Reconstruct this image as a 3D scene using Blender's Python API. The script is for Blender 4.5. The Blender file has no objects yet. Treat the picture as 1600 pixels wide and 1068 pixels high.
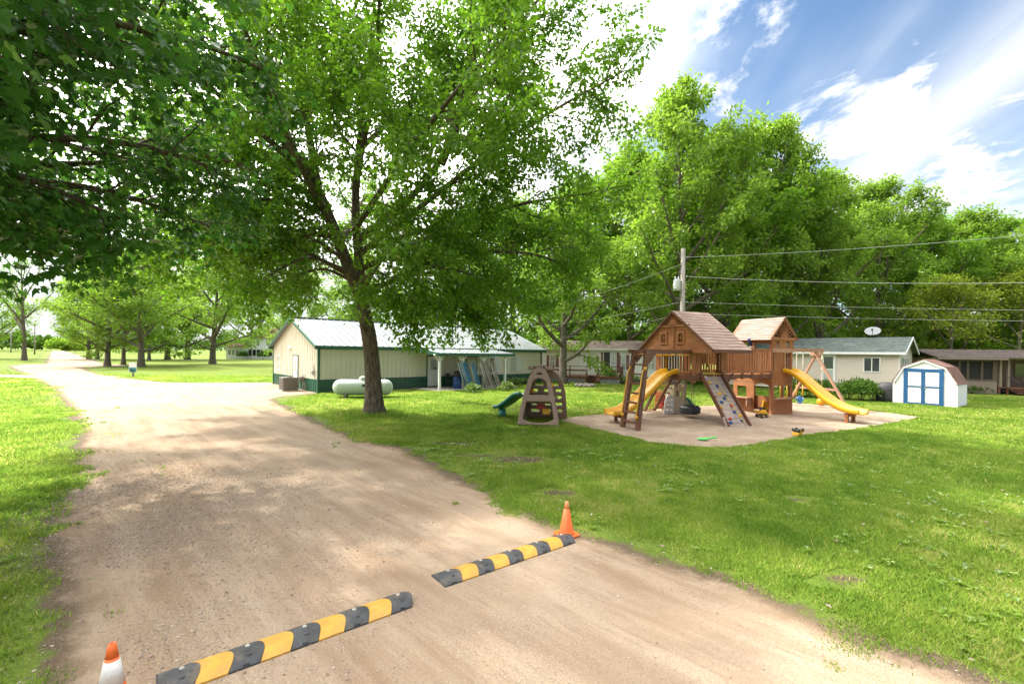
import bpy, math, random
import numpy as np
from mathutils import Vector, Matrix
R = math.radians
scene = bpy.context.scene
COL = scene.collection
random.seed(7)
RNG = np.random.default_rng(11)

# ------------------------------------------------------------------ camera, sky, sun, exposure
CAM_H, F_PX, PX0, PY0, ROLL = 2.5, 711.1, 800.0, 551.0, R(0.7)
cam_d = bpy.data.cameras.new('camera')
cam = bpy.data.objects.new('camera', cam_d)
COL.objects.link(cam)
cam_d.sensor_width = 36.0
cam_d.lens = 16.0
cam_d.shift_y = (PY0 - 534.0) / 1600.0
cam_d.clip_start = 0.05
cam_d.clip_end = 6000
cam.matrix_world = Matrix.Translation((0, 0, CAM_H)) @ Matrix.Rotation(R(90), 4, 'X') @ Matrix.Rotation(ROLL, 4, 'Z')
scene.camera = cam

SUN_AZ = (-0.86, 0.51)            # horizontal direction towards the sun
SUN_EL = R(48)
world = bpy.data.worlds.new('World')
scene.world = world
world.use_nodes = True
wn, wl = world.node_tree.nodes, world.node_tree.links
wn.clear()
def wnode(t, **kw):
    n = wn.new(t)
    for k, v in kw.items():
        setattr(n, k, v)
    return n
def wmath(op, a, b=None, c=None):
    n = wnode('ShaderNodeMath', operation=op)
    for i, v in enumerate((a, b, c)):
        if v is None: continue
        if isinstance(v, (int, float)): n.inputs[i].default_value = v
        else: wl.new(v, n.inputs[i])
    return n.outputs[0]
def wmix(fac, a, b):
    n = wnode('ShaderNodeMix', data_type='RGBA')
    for i, v in ((0, fac), (6, a), (7, b)):
        if isinstance(v, (int, float)): n.inputs[i].default_value = v
        elif isinstance(v, tuple): n.inputs[i].default_value = v
        else: wl.new(v, n.inputs[i])
    return n.outputs[2]
sky = wnode('ShaderNodeTexSky', sky_type='NISHITA')
sky.sun_disc = False
sky.sun_elevation = SUN_EL
sky.sun_rotation = math.atan2(SUN_AZ[0], SUN_AZ[1])
sky.altitude = 200; sky.air_density = 1.0; sky.dust_density = 0.6; sky.ozone_density = 1.6
tc = wnode('ShaderNodeTexCoord')
sep = wnode('ShaderNodeSeparateXYZ'); wl.new(tc.outputs['Generated'], sep.inputs[0])
dx, dy, dz = sep.outputs
den = wmath('ADD', wmath('MAXIMUM', dz, 0.0), 0.06)
u_ = wmath('DIVIDE', dx, den); v_ = wmath('DIVIDE', dy, den)
# rotate so that q runs across the cloud streaks, s along them
q_ = wmath('SUBTRACT', wmath('MULTIPLY', u_, 0.968), wmath('MULTIPLY', v_, 0.25))
s_ = wmath('ADD', wmath('MULTIPLY', u_, 0.25), wmath('MULTIPLY', v_, 0.968))
def cloud_noise(sq, ss, off, detail, rough, dist=0.0):
    cb = wnode('ShaderNodeCombineXYZ')
    wl.new(wmath('MULTIPLY', q_, sq), cb.inputs[0]); wl.new(wmath('MULTIPLY', s_, ss), cb.inputs[1])
    cb.inputs[2].default_value = off
    n = wnode('ShaderNodeTexNoise')
    n.inputs['Scale'].default_value = 1.0; n.inputs['Detail'].default_value = detail
    n.inputs['Roughness'].default_value = rough; n.inputs['Distortion'].default_value = dist
    wl.new(cb.outputs[0], n.inputs['Vector'])
    return n.outputs['Fac']
def wrange(v, a, b, c=0.0, d=1.0):
    n = wnode('ShaderNodeMapRange', interpolation_type='SMOOTHSTEP')
    wl.new(v, n.inputs[0])
    for i, x in enumerate((a, b, c, d)): n.inputs[i + 1].default_value = x
    return n.outputs[0]
streak = wrange(cloud_noise(1.5, 0.22, 3.1, 5, 0.55, 0.3), 0.45, 0.74)
puff = wrange(cloud_noise(3.0, 2.2, 8.4, 8, 0.62, 0.3), 0.49, 0.62)
puffmask = wrange(cloud_noise(0.8, 0.5, 4.3, 2, 0.5), 0.28, 0.48)
soft = wrange(cloud_noise(0.9, 0.5, 5.5, 4, 0.6), 0.40, 0.72)
# the broad streak of high cloud
bq = wmath('SUBTRACT', q_, wmath('ADD', 1.0, wmath('MULTIPLY', cloud_noise(1.2, 0.5, 6.0, 3, 0.5), 0.12)))
band = wmath('POWER', 2.718, wmath('MULTIPLY', wmath('MULTIPLY', bq, bq), -32.0))
band = wmath('MULTIPLY', band, wrange(cloud_noise(3.0, 0.5, 2.2, 6, 0.6), 0.22, 0.55))
left = wrange(wmath('ADD', q_, wmath('MULTIPLY', wmath('SUBTRACT', cloud_noise(1.6, 0.9, 9.0, 6, 0.6), 0.5), 1.6)), 0.36, -0.70)
low = wmath('MULTIPLY', wrange(dz, 0.40, 0.10), wrange(cloud_noise(2.2, 1.6, 12.0, 7, 0.6), 0.34, 0.56))
dens = wmath('MAXIMUM', wmath('MULTIPLY', band, 0.80), wmath('MULTIPLY', streak, 0.45))
dens = wmath('MAXIMUM', dens, wmath('MULTIPLY', wmath('MULTIPLY', puff, puffmask), 0.95))
dens = wmath('ADD', dens, wmath('MULTIPLY', soft, 0.30))
dens = wmath('ADD', dens, wmath('ADD', wmath('MULTIPLY', left, 0.8), wmath('MULTIPLY', low, 0.8)))
dens = wmath('ADD', dens, wrange(dz, 0.64, 0.80))       # unseen cloud cover added overhead as fill light
dens = wmath('MINIMUM', dens, 1.0)
skyblue = wnode('ShaderNodeMix', data_type='RGBA', blend_type='MULTIPLY'); skyblue.inputs[0].default_value = 1.0
wl.new(sky.outputs[0], skyblue.inputs[6]); skyblue.inputs[7].default_value = (0.345, 0.395, 0.405, 1)
sdv = (SUN_AZ[0] * math.cos(SUN_EL), SUN_AZ[1] * math.cos(SUN_EL), math.sin(SUN_EL))
sdot = wmath('ADD', wmath('ADD', wmath('MULTIPLY', dx, sdv[0]), wmath('MULTIPLY', dy, sdv[1])), wmath('MULTIPLY', dz, sdv[2]))
glow = wmath('MULTIPLY', wrange(sdot, 0.38, 0.85), wrange(dz, 0.05, 0.5))
cloudcol = wmix(glow, (2.15, 2.2, 2.28, 1), (14.5, 14.2, 13.6, 1))     # clouds glow towards the sun
skycol = wmix(dens, skyblue.outputs[2], cloudcol)
bg = wnode('ShaderNodeBackground'); wl.new(skycol, bg.inputs[0]); bg.inputs[1].default_value = 0.15
wo = wnode('ShaderNodeOutputWorld'); wl.new(bg.outputs[0], wo.inputs[0])

sun_d = bpy.data.lights.new('sun', 'SUN')
sun_d.energy = 2.1; sun_d.angle = R(1.6); sun_d.color = (1.0, 0.93, 0.82)
sun = bpy.data.objects.new('sun', sun_d)
COL.objects.link(sun)
sd = Vector((SUN_AZ[0] * math.cos(SUN_EL), SUN_AZ[1] * math.cos(SUN_EL), math.sin(SUN_EL)))
sun.rotation_euler = sd.to_track_quat('Z', 'Y').to_euler()
sun.location = sd * 60

scene.view_settings.view_transform = 'Standard'
scene.view_settings.look = 'None'
scene.view_settings.exposure = 1.88
scene.view_settings.gamma = 1
scene.cycles.max_bounces = 8
scene.cycles.diffuse_bounces = 4
scene.cycles.transmission_bounces = 4
scene.cycles.transparent_max_bounces = 8
scene.cycles.glossy_bounces = 3
scene.cycles.caustics_reflective = False
scene.cycles.caustics_refractive = False

# ------------------------------------------------------------------ layout helpers (survey of the place: photo point -> metres)
def ray(px, py):
    a, b = px - PX0, py - PY0
    c, s = math.cos(ROLL), math.sin(ROLL)
    return (a * c + b * s) / F_PX, (-a * s + b * c) / F_PX
def gp(px, py, z=0.0):
    t, d = ray(px, py)
    Y = (CAM_H - z) / d
    return (t * Y, Y)

# ------------------------------------------------------------------ materials
def mat(name):
    m = bpy.data.materials.new(name); m.use_nodes = True
    nt = m.node_tree; nt.nodes.clear()
    return m, nt
class NT:
    def __init__(s, name):
        s.m, s.t = mat(name)
        s.n, s.l = s.t.nodes, s.t.links
    def node(s, ty, **kw):
        n = s.n.new(ty)
        for k, v in kw.items(): setattr(n, k, v)
        return n
    def put(s, sock, v):
        if v is None: return
        if isinstance(v, (int, float)): sock.default_value = v
        elif isinstance(v, (tuple, list)):
            sock.default_value = tuple(v) if len(v) != 3 or sock.type != 'RGBA' else (*v, 1)
        else: s.l.new(v, sock)
    def math(s, op, a, b=None, c=None):
        n = s.node('ShaderNodeMath', operation=op)
        for i, v in enumerate((a, b, c)): s.put(n.inputs[i], v) if v is not None else None
        return n.outputs[0]
    def mix(s, f, a, b, mode='MIX'):
        n = s.node('ShaderNodeMix', data_type='RGBA', blend_type=mode)
        s.put(n.inputs[0], f); s.put(n.inputs[6], a); s.put(n.inputs[7], b)
        return n.outputs[2]
    def coord(s, kind='Object', scale=(1, 1, 1), rot=(0, 0, 0), world=False):
        if world: v = s.node('ShaderNodeNewGeometry').outputs['Position']
        else: v = s.node('ShaderNodeTexCoord').outputs[kind]
        mp = s.node('ShaderNodeMapping'); s.l.new(v, mp.inputs[0])
        mp.inputs['Scale'].default_value = scale; mp.inputs['Rotation'].default_value = rot
        return mp.outputs[0]
    def noise(s, vec, scale, detail=4, rough=0.55, dist=0.0):
        n = s.node('ShaderNodeTexNoise')
        s.l.new(vec, n.inputs['Vector'])
        n.inputs['Scale'].default_value = scale; n.inputs['Detail'].default_value = detail
        n.inputs['Roughness'].default_value = rough; n.inputs['Distortion'].default_value = dist
        return n.outputs['Fac']
    def rng(s, v, a, b, c=0.0, d=1.0, smooth=True):
        n = s.node('ShaderNodeMapRange', interpolation_type='SMOOTHSTEP' if smooth else 'LINEAR')
        s.l.new(v, n.inputs[0])
        for i, x in enumerate((a, b, c, d)): n.inputs[i + 1].default_value = x
        return n.outputs[0]
    def bump(s, h, strength, dist=0.02):
        b = s.node('ShaderNodeBump'); s.l.new(h, b.inputs['Height'])
        b.inputs['Strength'].default_value = strength; b.inputs['Distance'].default_value = dist
        return b.outputs[0]
    def principled(s, col, rough=0.6, normal=None, metallic=0.0, spec=None):
        p = s.node('ShaderNodeBsdfPrincipled')
        s.put(p.inputs['Base Color'], col); s.put(p.inputs['Roughness'], rough); s.put(p.inputs['Metallic'], metallic)
        if spec is not None: s.put(p.inputs['Specular IOR Level'], spec)
        if normal is not None: s.l.new(normal, p.inputs['Normal'])
        return p.outputs[0]
    def out(s, sh):
        o = s.node('ShaderNodeOutputMaterial'); s.l.new(sh, o.inputs[0]); return s.m

def dark(c, k): return tuple(x * k for x in c)
def m_plain(name, col, rough=0.5, var=0.18, scale=3.0, metallic=0.0, bumpk=0.08, dirt=0.0, spec=None):
    """Painted, plastic or metal surface with uneven tone and fine relief."""
    t = NT(name); v = t.coord('Object')
    n1 = t.noise(v, scale, 5, 0.6); n2 = t.noise(v, scale * 14, 3, 0.6)
    c = t.mix(t.rng(n1, 0.3, 0.7), dark(col, 1 - var), dark(col, 1 + var * 0.6))
    c = t.mix(t.rng(n2, 0.35, 0.75, 0, 0.35), c, dark(col, 1 - var * 1.4))
    if dirt:
        c = t.mix(t.rng(t.noise(v, scale * 0.7, 7, 0.7), 0.52, 0.75, 0, dirt), c, (0.20, 0.15, 0.10))
    r = t.rng(n1, 0.3, 0.7, max(0.02, rough - 0.08), min(1, rough + 0.1))
    return t.out(t.principled(c, r, t.bump(n2, bumpk, 0.01), metallic, spec))
def m_wood(name, col, col2, axis='X', rough=0.65, wear=0.0, wearcol=(0.45, 0.36, 0.30)):
    t = NT(name)
    st = {'X': (1.2, 16, 16), 'Y': (16, 1.2, 16), 'Z': (16, 16, 1.2)}[axis]
    v = t.coord('Object', st); v1 = t.coord('Object')
    g = t.noise(v, 2.2, 6, 0.65, 0.6); b = t.noise(v1, 1.7, 4, 0.6); k = t.noise(v1, 6, 3, 0.5)
    c = t.mix(t.rng(g, 0.3, 0.7), col, col2)
    c = t.mix(t.rng(b, 0.35, 0.72, 0, 0.55), c, dark(col2, 0.62))
    if wear: c = t.mix(t.rng(t.noise(v, 1.1, 6, 0.7), 0.45, 0.72, 0, wear), c, wearcol)
    c = t.mix(t.rng(k, 0.66, 0.74, 0, 0.5), c, dark(col2, 0.4))
    return t.out(t.principled(c, rough, t.bump(g, 0.35, 0.006), 0.0, 0.35))
def m_leaf(name, cols, trans=0.42, gloss=0.05, rough=0.42):
    """Leaf: diffuse + translucent, per-leaf tint from the 'tint' attribute."""
    t = NT(name)
    a = t.node('ShaderNodeAttribute', attribute_name='tint').outputs['Fac']
    v = t.coord(world=True)
    cl = t.noise(v, 0.45, 3, 0.5)
    c = t.mix(a, cols[0], cols[1])
    c = t.mix(t.rng(a, 0.86, 1.0), c, cols[2])
    c = t.mix(t.rng(cl, 0.35, 0.7, 0, 0.55), c, cols[1])
    d = t.node('ShaderNodeBsdfDiffuse'); t.put(d.inputs[0], c)
    tr = t.node('ShaderNodeBsdfTranslucent')
    t.put(tr.inputs[0], t.mix(0.75, c, t.mix(1.0, c, (1.22, 1.5, 0.6), 'MULTIPLY')))
    mx = t.node('ShaderNodeMixShader'); mx.inputs[0].default_value = trans
    t.l.new(d.outputs[0], mx.inputs[1]); t.l.new(tr.outputs[0], mx.inputs[2])
    g = t.node('ShaderNodeBsdfGlossy'); g.inputs['Roughness'].default_value = rough
    g.inputs['Color'].default_value = (0.8, 0.85, 0.8, 1)
    fr = t.node('ShaderNodeFresnel'); fr.inputs[0].default_value = 1.36
    m2 = t.node('ShaderNodeMixShader')
    t.l.new(t.math('MULTIPLY', fr.outputs[0], gloss * 3), m2.inputs[0])
    t.l.new(mx.outputs[0], m2.inputs[1]); t.l.new(g.outputs[0], m2.inputs[2])
    return t.out(m2.outputs[0])
def m_bark(name, col, col2):
    t = NT(name); v = t.coord('Object', (7, 7, 1.3)); v2 = t.coord('Object')
    g = t.noise(v, 2.4, 7, 0.7, 0.4); b = t.noise(v2, 0.9, 4, 0.6)
    c = t.mix(t.rng(g, 0.36, 0.64), col, col2)
    c = t.mix(t.rng(b, 0.5, 0.75, 0, 0.4), c, (0.16, 0.17, 0.10))
    return t.out(t.principled(c, 0.9, t.bump(g, 1.0, 0.06), 0, 0.2))
def m_glass(name, col=(0.03, 0.035, 0.04)):
    t = NT(name); v = t.coord('Object')
    n = t.noise(v, 1.4, 3, 0.5)
    return t.out(t.principled(t.mix(n, col, dark(col, 2.2)), 0.06, t.bump(n, 0.05, 0.01), 0, 0.8))

# ground cover colours shared by the lawn and by the edges of road and sand
def lawn_colour(t, v):
    a = t.noise(v, 0.35, 4, 0.6); b = t.noise(v, 2.3, 5, 0.65); c = t.noise(v, 26, 3, 0.6); d = t.noise(v, 0.09, 3, 0.5)
    col = t.mix(t.rng(b, 0.3, 0.7), (0.095, 0.152, 0.018), (0.160, 0.215, 0.030))
    col = t.mix(t.rng(a, 0.42, 0.68, 0, 0.6), col, (0.160, 0.190, 0.040))
    col = t.mix(t.rng(d, 0.45, 0.65, 0, 0.4), col, (0.135, 0.178, 0.026))
    col = t.mix(t.rng(c, 0.40, 0.70, 0.0, 0.55), col, (0.040, 0.072, 0.012))
    soil = t.math('MULTIPLY', t.rng(t.noise(v, 0.8, 6, 0.65), 0.60, 0.72), 0.6)
    col = t.mix(soil, col, (0.120, 0.105, 0.055))
    return col, c
def m_lawn():
    t = NT('lawn'); v = t.coord(world=True)
    col, c = lawn_colour(t, v)
    return t.out(t.principled(col, 0.95, t.bump(c, 0.7, 0.05), 0, 0.1))
def m_road():
    t = NT('packed_dirt'); v = t.coord(world=True)
    mp = t.node('ShaderNodeMapping'); t.l.new(t.coord(world=True, rot=(0, 0, R(45))), mp.inputs[0]); mp.inputs['Scale'].default_value = (0.12, 1, 1)
    tr = mp.outputs[0]     # long along the wheel tracks
    grass, gc = lawn_colour(t, v)
    big = t.noise(v, 0.30, 5, 0.6); mid = t.noise(v, 1.6, 6, 0.65); fine = t.noise(v, 42, 4, 0.7); trk = t.noise(tr, 2.6, 6, 0.62, 0.15)
    thin = t.noise(tr, 14.0, 3, 0.6)
    col = t.mix(t.rng(trk, 0.32, 0.68), (0.262, 0.176, 0.110), (0.405, 0.308, 0.218))
    col = t.mix(t.rng(big, 0.38, 0.68, 0, 0.6), col, (0.400, 0.318, 0.240))
    col = t.mix(t.rng(mid, 0.52, 0.76, 0, 0.75), col, (0.315, 0.225, 0.150))
    col = t.mix(t.rng(thin, 0.54, 0.70, 0, 0.55), col, (0.265, 0.190, 0.130))
    vo = t.node('ShaderNodeTexVoronoi'); t.l.new(v, vo.inputs['Vector']); vo.inputs['Scale'].default_value = 46
    peb = t.rng(vo.outputs['Distance'], 0.12, 0.5)
    stone = t.mix(t.node_sep(vo.outputs['Color']), (0.17, 0.13, 0.10), (0.60, 0.53, 0.45))
    gravelly = t.math('MULTIPLY', t.rng(t.noise(v, 0.45, 4, 0.6), 0.42, 0.62), t.math('SUBTRACT', 1.0, peb))
    col = t.mix(t.math('MULTIPLY', gravelly, 0.75), col, stone)
    col = t.mix(t.rng(fine, 0.36, 0.72, 0.0, 0.5), col, (0.23, 0.165, 0.115))
    e = t.node('ShaderNodeAttribute', attribute_name='edge').outputs['Fac']
    en = t.math('ADD', e, t.math('MULTIPLY', t.math('SUBTRACT', t.noise(v, 1.5, 6, 0.7), 0.5), 1.25))
    en = t.math('MULTIPLY', en, t.rng(e, 0.0, 0.22))
    soil = t.mix(t.rng(fine, 0.3, 0.7), (0.075, 0.055, 0.035), (0.165, 0.120, 0.080))
    col = t.mix(t.rng(en, 0.40, 0.72), t.mix(t.rng(e, 0.3, 0.7), soil, (0.27, 0.19, 0.12)), col)
    col = t.mix(t.rng(en, 0.14, 0.34), grass, col)
    h = t.math('ADD', t.math('MULTIPLY', trk, 1.2), t.math('ADD', t.math('MULTIPLY', fine, 0.35), t.math('MULTIPLY', t.math('SUBTRACT', 1.0, peb), 0.25)))
    h = t.math('ADD', h, t.math('MULTIPLY', mid, 1.0))
    return t.out(t.principled(col, 0.95, t.bump(h, 0.55, 0.05), 0, 0.15))
def node_sep(self, c):
    s = self.node('ShaderNodeSeparateColor'); self.l.new(c, s.inputs[0]); return s.outputs[0]
NT.node_sep = node_sep
def m_sand():
    t = NT('play_sand'); v = t.coord(world=True)
    grass, gc = lawn_colour(t, v)
    a = t.noise(v, 0.7, 5, 0.6); b = t.noise(v, 5, 5, 0.65); c = t.noise(v, 60, 3, 0.7)
    col = t.mix(t.rng(a, 0.3, 0.7), (0.250, 0.180, 0.125), (0.370, 0.288, 0.215))
    col = t.mix(t.rng(b, 0.5, 0.75, 0, 0.7), col, (0.195, 0.135, 0.092))
    col = t.mix(t.rng(c, 0.45, 0.75, 0, 0.6), col, (0.24, 0.18, 0.13))
    e = t.node('ShaderNodeAttribute', attribute_name='edge').outputs['Fac']
    en = t.math('ADD', e, t.math('MULTIPLY', t.math('SUBTRACT', t.noise(v, 3.0, 5, 0.65), 0.5), 1.0))
    en = t.math('MULTIPLY', en, t.rng(e, 0.0, 0.3))
    col = t.mix(t.rng(en, 0.25, 0.5), t.mix(0.6, grass, (0.14, 0.10, 0.06)), col)
    col = t.mix(t.rng(en, 0.10, 0.25), grass, col)
    h = t.math('ADD', t.math('MULTIPLY', b, 1.0), t.math('MULTIPLY', c, 0.2))
    return t.out(t.principled(col, 0.95, t.bump(h, 0.9, 0.07), 0, 0.15))
def m_soil():
    t = NT('bare_soil'); v = t.coord(world=True)
    grass, gc = lawn_colour(t, v)
    c = t.noise(v, 30, 4, 0.7)
    col = t.mix(t.rng(c, 0.3, 0.7), (0.055, 0.040, 0.028), (0.150, 0.105, 0.072))
    e = t.node('ShaderNodeAttribute', attribute_name='edge').outputs['Fac']
    en = t.math('ADD', e, t.math('MULTIPLY', t.math('SUBTRACT', t.noise(v, 4.0, 6, 0.75), 0.5), 2.0))
    en = t.math('MULTIPLY', en, t.rng(e, 0.0, 0.3))
    col = t.mix(t.rng(en, 0.25, 0.6), grass, col)
    return t.out(t.principled(col, 0.95, t.bump(c, 0.8, 0.05), 0, 0.15))
def m_shingle(name, c1, c2):
    t = NT(name); v = t.coord('Object')
    vo = t.node('ShaderNodeTexVoronoi'); t.l.new(t.coord('Object', (4, 4, 4)), vo.inputs['Vector']); vo.inputs['Scale'].default_value = 1.2
    n = t.noise(v, 60, 2, 0.6); a = t.noise(v, 0.8, 4, 0.6)
    col = t.mix(t.node_sep(vo.outputs['Color']), c1, c2)
    col = t.mix(t.rng(n, 0.4, 0.75, 0, 0.5), col, dark(c1, 0.5))
    col = t.mix(t.rng(a, 0.5, 0.75, 0, 0.4), col, dark(c2, 1.3))
    return t.out(t.principled(col, 0.9, t.bump(n, 0.4, 0.01), 0, 0.2))

M = {}
M['lawn'] = m_lawn(); M['road'] = m_road(); M['sand'] = m_sand(); M['soil'] = m_soil()
def m_blade():
    t = NT('grass_blade')
    a = t.node('ShaderNodeAttribute', attribute_name='tint').outputs['Fac']
    c = t.mix(a, (0.056, 0.122, 0.014), (0.198, 0.272, 0.040)); c = t.mix(t.rng(a, 0.88, 1.0), c, (0.30, 0.285, 0.095))
    up = t.node('ShaderNodeCombineXYZ'); up.inputs[2].default_value = 1.0      # turf is lit as a whole sward
    d = t.node('ShaderNodeBsdfDiffuse'); t.put(d.inputs[0], c); t.l.new(up.outputs[0], d.inputs['Normal'])
    dn = t.node('ShaderNodeCombineXYZ'); dn.inputs[2].default_value = -1.0
    tr = t.node('ShaderNodeBsdfTranslucent'); t.put(tr.inputs[0], c); t.l.new(dn.outputs[0], tr.inputs['Normal'])
    ad = t.node('ShaderNodeAddShader'); t.l.new(d.outputs[0], ad.inputs[0]); t.l.new(tr.outputs[0], ad.inputs[1])
    return t.out(ad.outputs[0])
M['blade'] = m_blade()
M['leaf_mid'] = m_leaf('maple_leaf', [(0.105, 0.205, 0.020), (0.170, 0.282, 0.032), (0.260, 0.310, 0.045)], 0.56)
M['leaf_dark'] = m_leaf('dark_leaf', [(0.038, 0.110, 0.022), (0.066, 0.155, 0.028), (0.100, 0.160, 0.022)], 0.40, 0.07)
M['leaf_light'] = m_leaf('light_leaf', [(0.150, 0.250, 0.036), (0.240, 0.330, 0.058), (0.320, 0.370, 0.085)], 0.56)
M['leaf_yellow'] = m_leaf('yellow_leaf', [(0.165, 0.205, 0.022), (0.240, 0.270, 0.035), (0.30, 0.31, 0.05)], 0.50)
M['leaf_shrub'] = m_leaf('shrub_leaf', [(0.055, 0.110, 0.018), (0.100, 0.175, 0.035), (0.19, 0.25, 0.08)], 0.38)
M['leaf_hosta'] = m_leaf('hosta_leaf', [(0.13, 0.19, 0.07), (0.20, 0.26, 0.11), (0.33, 0.36, 0.2)], 0.3)
M['bark'] = m_bark('bark', (0.060, 0.044, 0.031), (0.205, 0.160, 0.118))
M['bark_grey'] = m_bark('bark_grey', (0.070, 0.058, 0.046), (0.235, 0.200, 0.160))
M['wood_red'] = m_wood('red_cedar_x', (0.410, 0.165, 0.058), (0.270, 0.092, 0.032), 'X', wear=0.10)
M['wood_redy'] = m_wood('red_cedar_y', (0.430, 0.180, 0.064), (0.290, 0.102, 0.036), 'Y', wear=0.12)
M['wood_redz'] = m_wood('red_cedar_z', (0.390, 0.155, 0.056), (0.250, 0.086, 0.032), 'Z', wear=0.12)
M['wood_dark'] = m_wood('dark_stained_wood', (0.190, 0.078, 0.040), (0.110, 0.044, 0.025), 'X', wear=0.12)
M['wood_darkz'] = m_wood('dark_stained_post', (0.190, 0.078, 0.040), (0.105, 0.042, 0.025), 'Z', wear=0.14)
M['wood_pink'] = m_wood('sunbleached_wood', (0.46, 0.255, 0.170), (0.36, 0.180, 0.110), 'X', wear=0.3)
M['roof_wood'] = m_wood('weathered_roof_board', (0.330, 0.215, 0.170), (0.235, 0.145, 0.112), 'X', 0.8, wear=0.9, wearcol=(0.46, 0.385, 0.340))
M['roof_woody'] = m_wood('weathered_roof_board_y', (0.34, 0.215, 0.172), (0.25, 0.145, 0.112), 'Y', 0.8, wear=0.85, wearcol=(0.46, 0.39, 0.35))
M['wood_grey'] = m_wood('grey_climbing_board', (0.44, 0.355, 0.305), (0.330, 0.255, 0.215), 'X', 0.8, wear=0.4, wearcol=(0.5, 0.45, 0.42))
M['mulch'] = m_plain('bark_mulch', (0.17, 0.115, 0.085), 0.95, 0.5, 6, bumpk=0.6)
M['pole_wood'] = m_wood('utility_pole_wood', (0.36, 0.33, 0.29), (0.25, 0.23, 0.20), 'Z', 0.85)
M['yellow'] = m_plain('yellow_plastic', (0.680, 0.345, 0.014), 0.35, 0.10, 1.5, dirt=0.12)
M['green_plastic'] = m_plain('teal_green_plastic', (0.012, 0.165, 0.115), 0.35, 0.15)
M['brown_plastic'] = m_plain('taupe_plastic', (0.225, 0.148, 0.102), 0.55, 0.14, 2.0, dirt=0.15)
M['brown_plastic2'] = m_plain('dark_taupe_plastic', (0.130, 0.085, 0.062), 0.55, 0.14)
M['tan_plastic'] = m_plain('tan_plastic', (0.50, 0.40, 0.28), 0.5, 0.12)
M['red_plastic'] = m_plain('red_plastic', (0.42, 0.035, 0.028), 0.45, 0.18)
M['blue_plastic'] = m_plain('blue_plastic', (0.018, 0.060, 0.230), 0.4, 0.15)
M['skyblue_plastic'] = m_plain('light_blue_plastic', (0.06, 0.22, 0.48), 0.4, 0.15)
M['lime'] = m_plain('lime_plastic', (0.10, 0.60, 0.14), 0.35, 0.15)
M['magenta'] = m_plain('plum_plastic', (0.22, 0.05, 0.09), 0.5, 0.15)
M['rubber'] = m_plain('black_rubber', (0.040, 0.042, 0.046), 0.62, 0.35, 3, dirt=0.22)
M['bump_black'] = m_plain('worn_black_rubber', (0.060, 0.063, 0.068), 0.66, 0.5, 9, dirt=0.8, bumpk=0.5)
M['bump_yellow'] = m_plain('scuffed_yellow_paint', (0.600, 0.315, 0.042), 0.55, 0.2, 9, dirt=0.55, bumpk=0.4)
M['cone_orange'] = m_plain('orange_cone_plastic', (0.800, 0.150, 0.022), 0.45, 0.15, 6, dirt=0.2)
M['cone_fade'] = m_plain('faded_orange_plastic', (0.80, 0.30, 0.12), 0.5, 0.15, 6, dirt=0.15)
M['cone_white'] = m_plain('dirty_reflective_collar', (0.72, 0.70, 0.67), 0.4, 0.2, 9, dirt=0.55)
M['cream'] = m_plain('cream_metal_siding', (0.660, 0.615, 0.505), 0.45, 0.06, 0.7, dirt=0.07)
M['dkgreen'] = m_plain('forest_green_metal', (0.018, 0.095, 0.055), 0.4, 0.12, 1.0, dirt=0.06)
M['tin'] = m_plain('pale_metal_roofing', (0.195, 0.222, 0.228), 0.6, 0.12, 0.6, metallic=0.0, dirt=0.05)
M['white'] = m_plain('white_paint', (0.780, 0.775, 0.750), 0.5, 0.06, 2.0, dirt=0.07)
M['white_dirty'] = m_plain('weathered_white_siding', (0.80, 0.785, 0.745), 0.55, 0.08, 0.9, dirt=0.16)
M['beige'] = m_plain('beige_vinyl_siding', (0.590, 0.515, 0.425), 0.5, 0.07, 0.8, dirt=0.09)
M['shed_white'] = m_plain('white_lap_siding', (0.770, 0.770, 0.765), 0.5, 0.05, 1.5, dirt=0.05)
M['blue_trim'] = m_plain('blue_painted_trim', (0.010, 0.085, 0.225), 0.5, 0.14, 3)
M['shingle_green'] = m_shingle('slate_green_shingle', (0.085, 0.108, 0.098), (0.145, 0.172, 0.158))
M['shingle_brown'] = m_shingle('brown_shingle', (0.150, 0.078, 0.062), (0.240, 0.140, 0.115))
M['shingle_dark'] = m_shingle('dark_brown_shingle', (0.060, 0.046, 0.042), (0.110, 0.085, 0.075))
M['brown_siding'] = m_plain('brown_panel_siding', (0.105, 0.066, 0.050), 0.6, 0.15, 1.0, dirt=0.15)
M['taupe_siding'] = m_plain('taupe_skirting', (0.215, 0.165, 0.130), 0.6, 0.12, 1.0, dirt=0.15)
M['mauve'] = m_plain('mauve_shutter', (0.22, 0.115, 0.110), 0.6, 0.12)
M['glass'] = m_glass('window_glass')
M['glass_light'] = m_glass('curtained_glass', (0.25, 0.26, 0.26))
M['screen'] = m_plain('porch_screen_mesh', (0.020, 0.018, 0.018), 0.85, 0.3, 1.0)
M['blind'] = m_plain('white_blind', (0.62, 0.64, 0.64), 0.6, 0.06)
M['metal'] = m_plain('galvanised_metal', (0.42, 0.43, 0.44), 0.38, 0.12, 4, metallic=0.7)
M['dark_metal'] = m_plain('dark_metal', (0.035, 0.035, 0.038), 0.45, 0.3, 4)
M['ac_grey'] = m_plain('air_conditioner_case', (0.20, 0.178, 0.155), 0.5, 0.12, 4)
M['tank'] = m_plain('pale_green_tank_paint', (0.530, 0.610, 0.520), 0.38, 0.07, 1.2, dirt=0.10)
M['concrete'] = m_plain('concrete', (0.42, 0.38, 0.33), 0.9, 0.14, 1.5, dirt=0.15, bumpk=0.2)
M['stone'] = m_plain('field_stone', (0.24, 0.205, 0.18), 0.9, 0.3, 4, bumpk=0.4)
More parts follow.
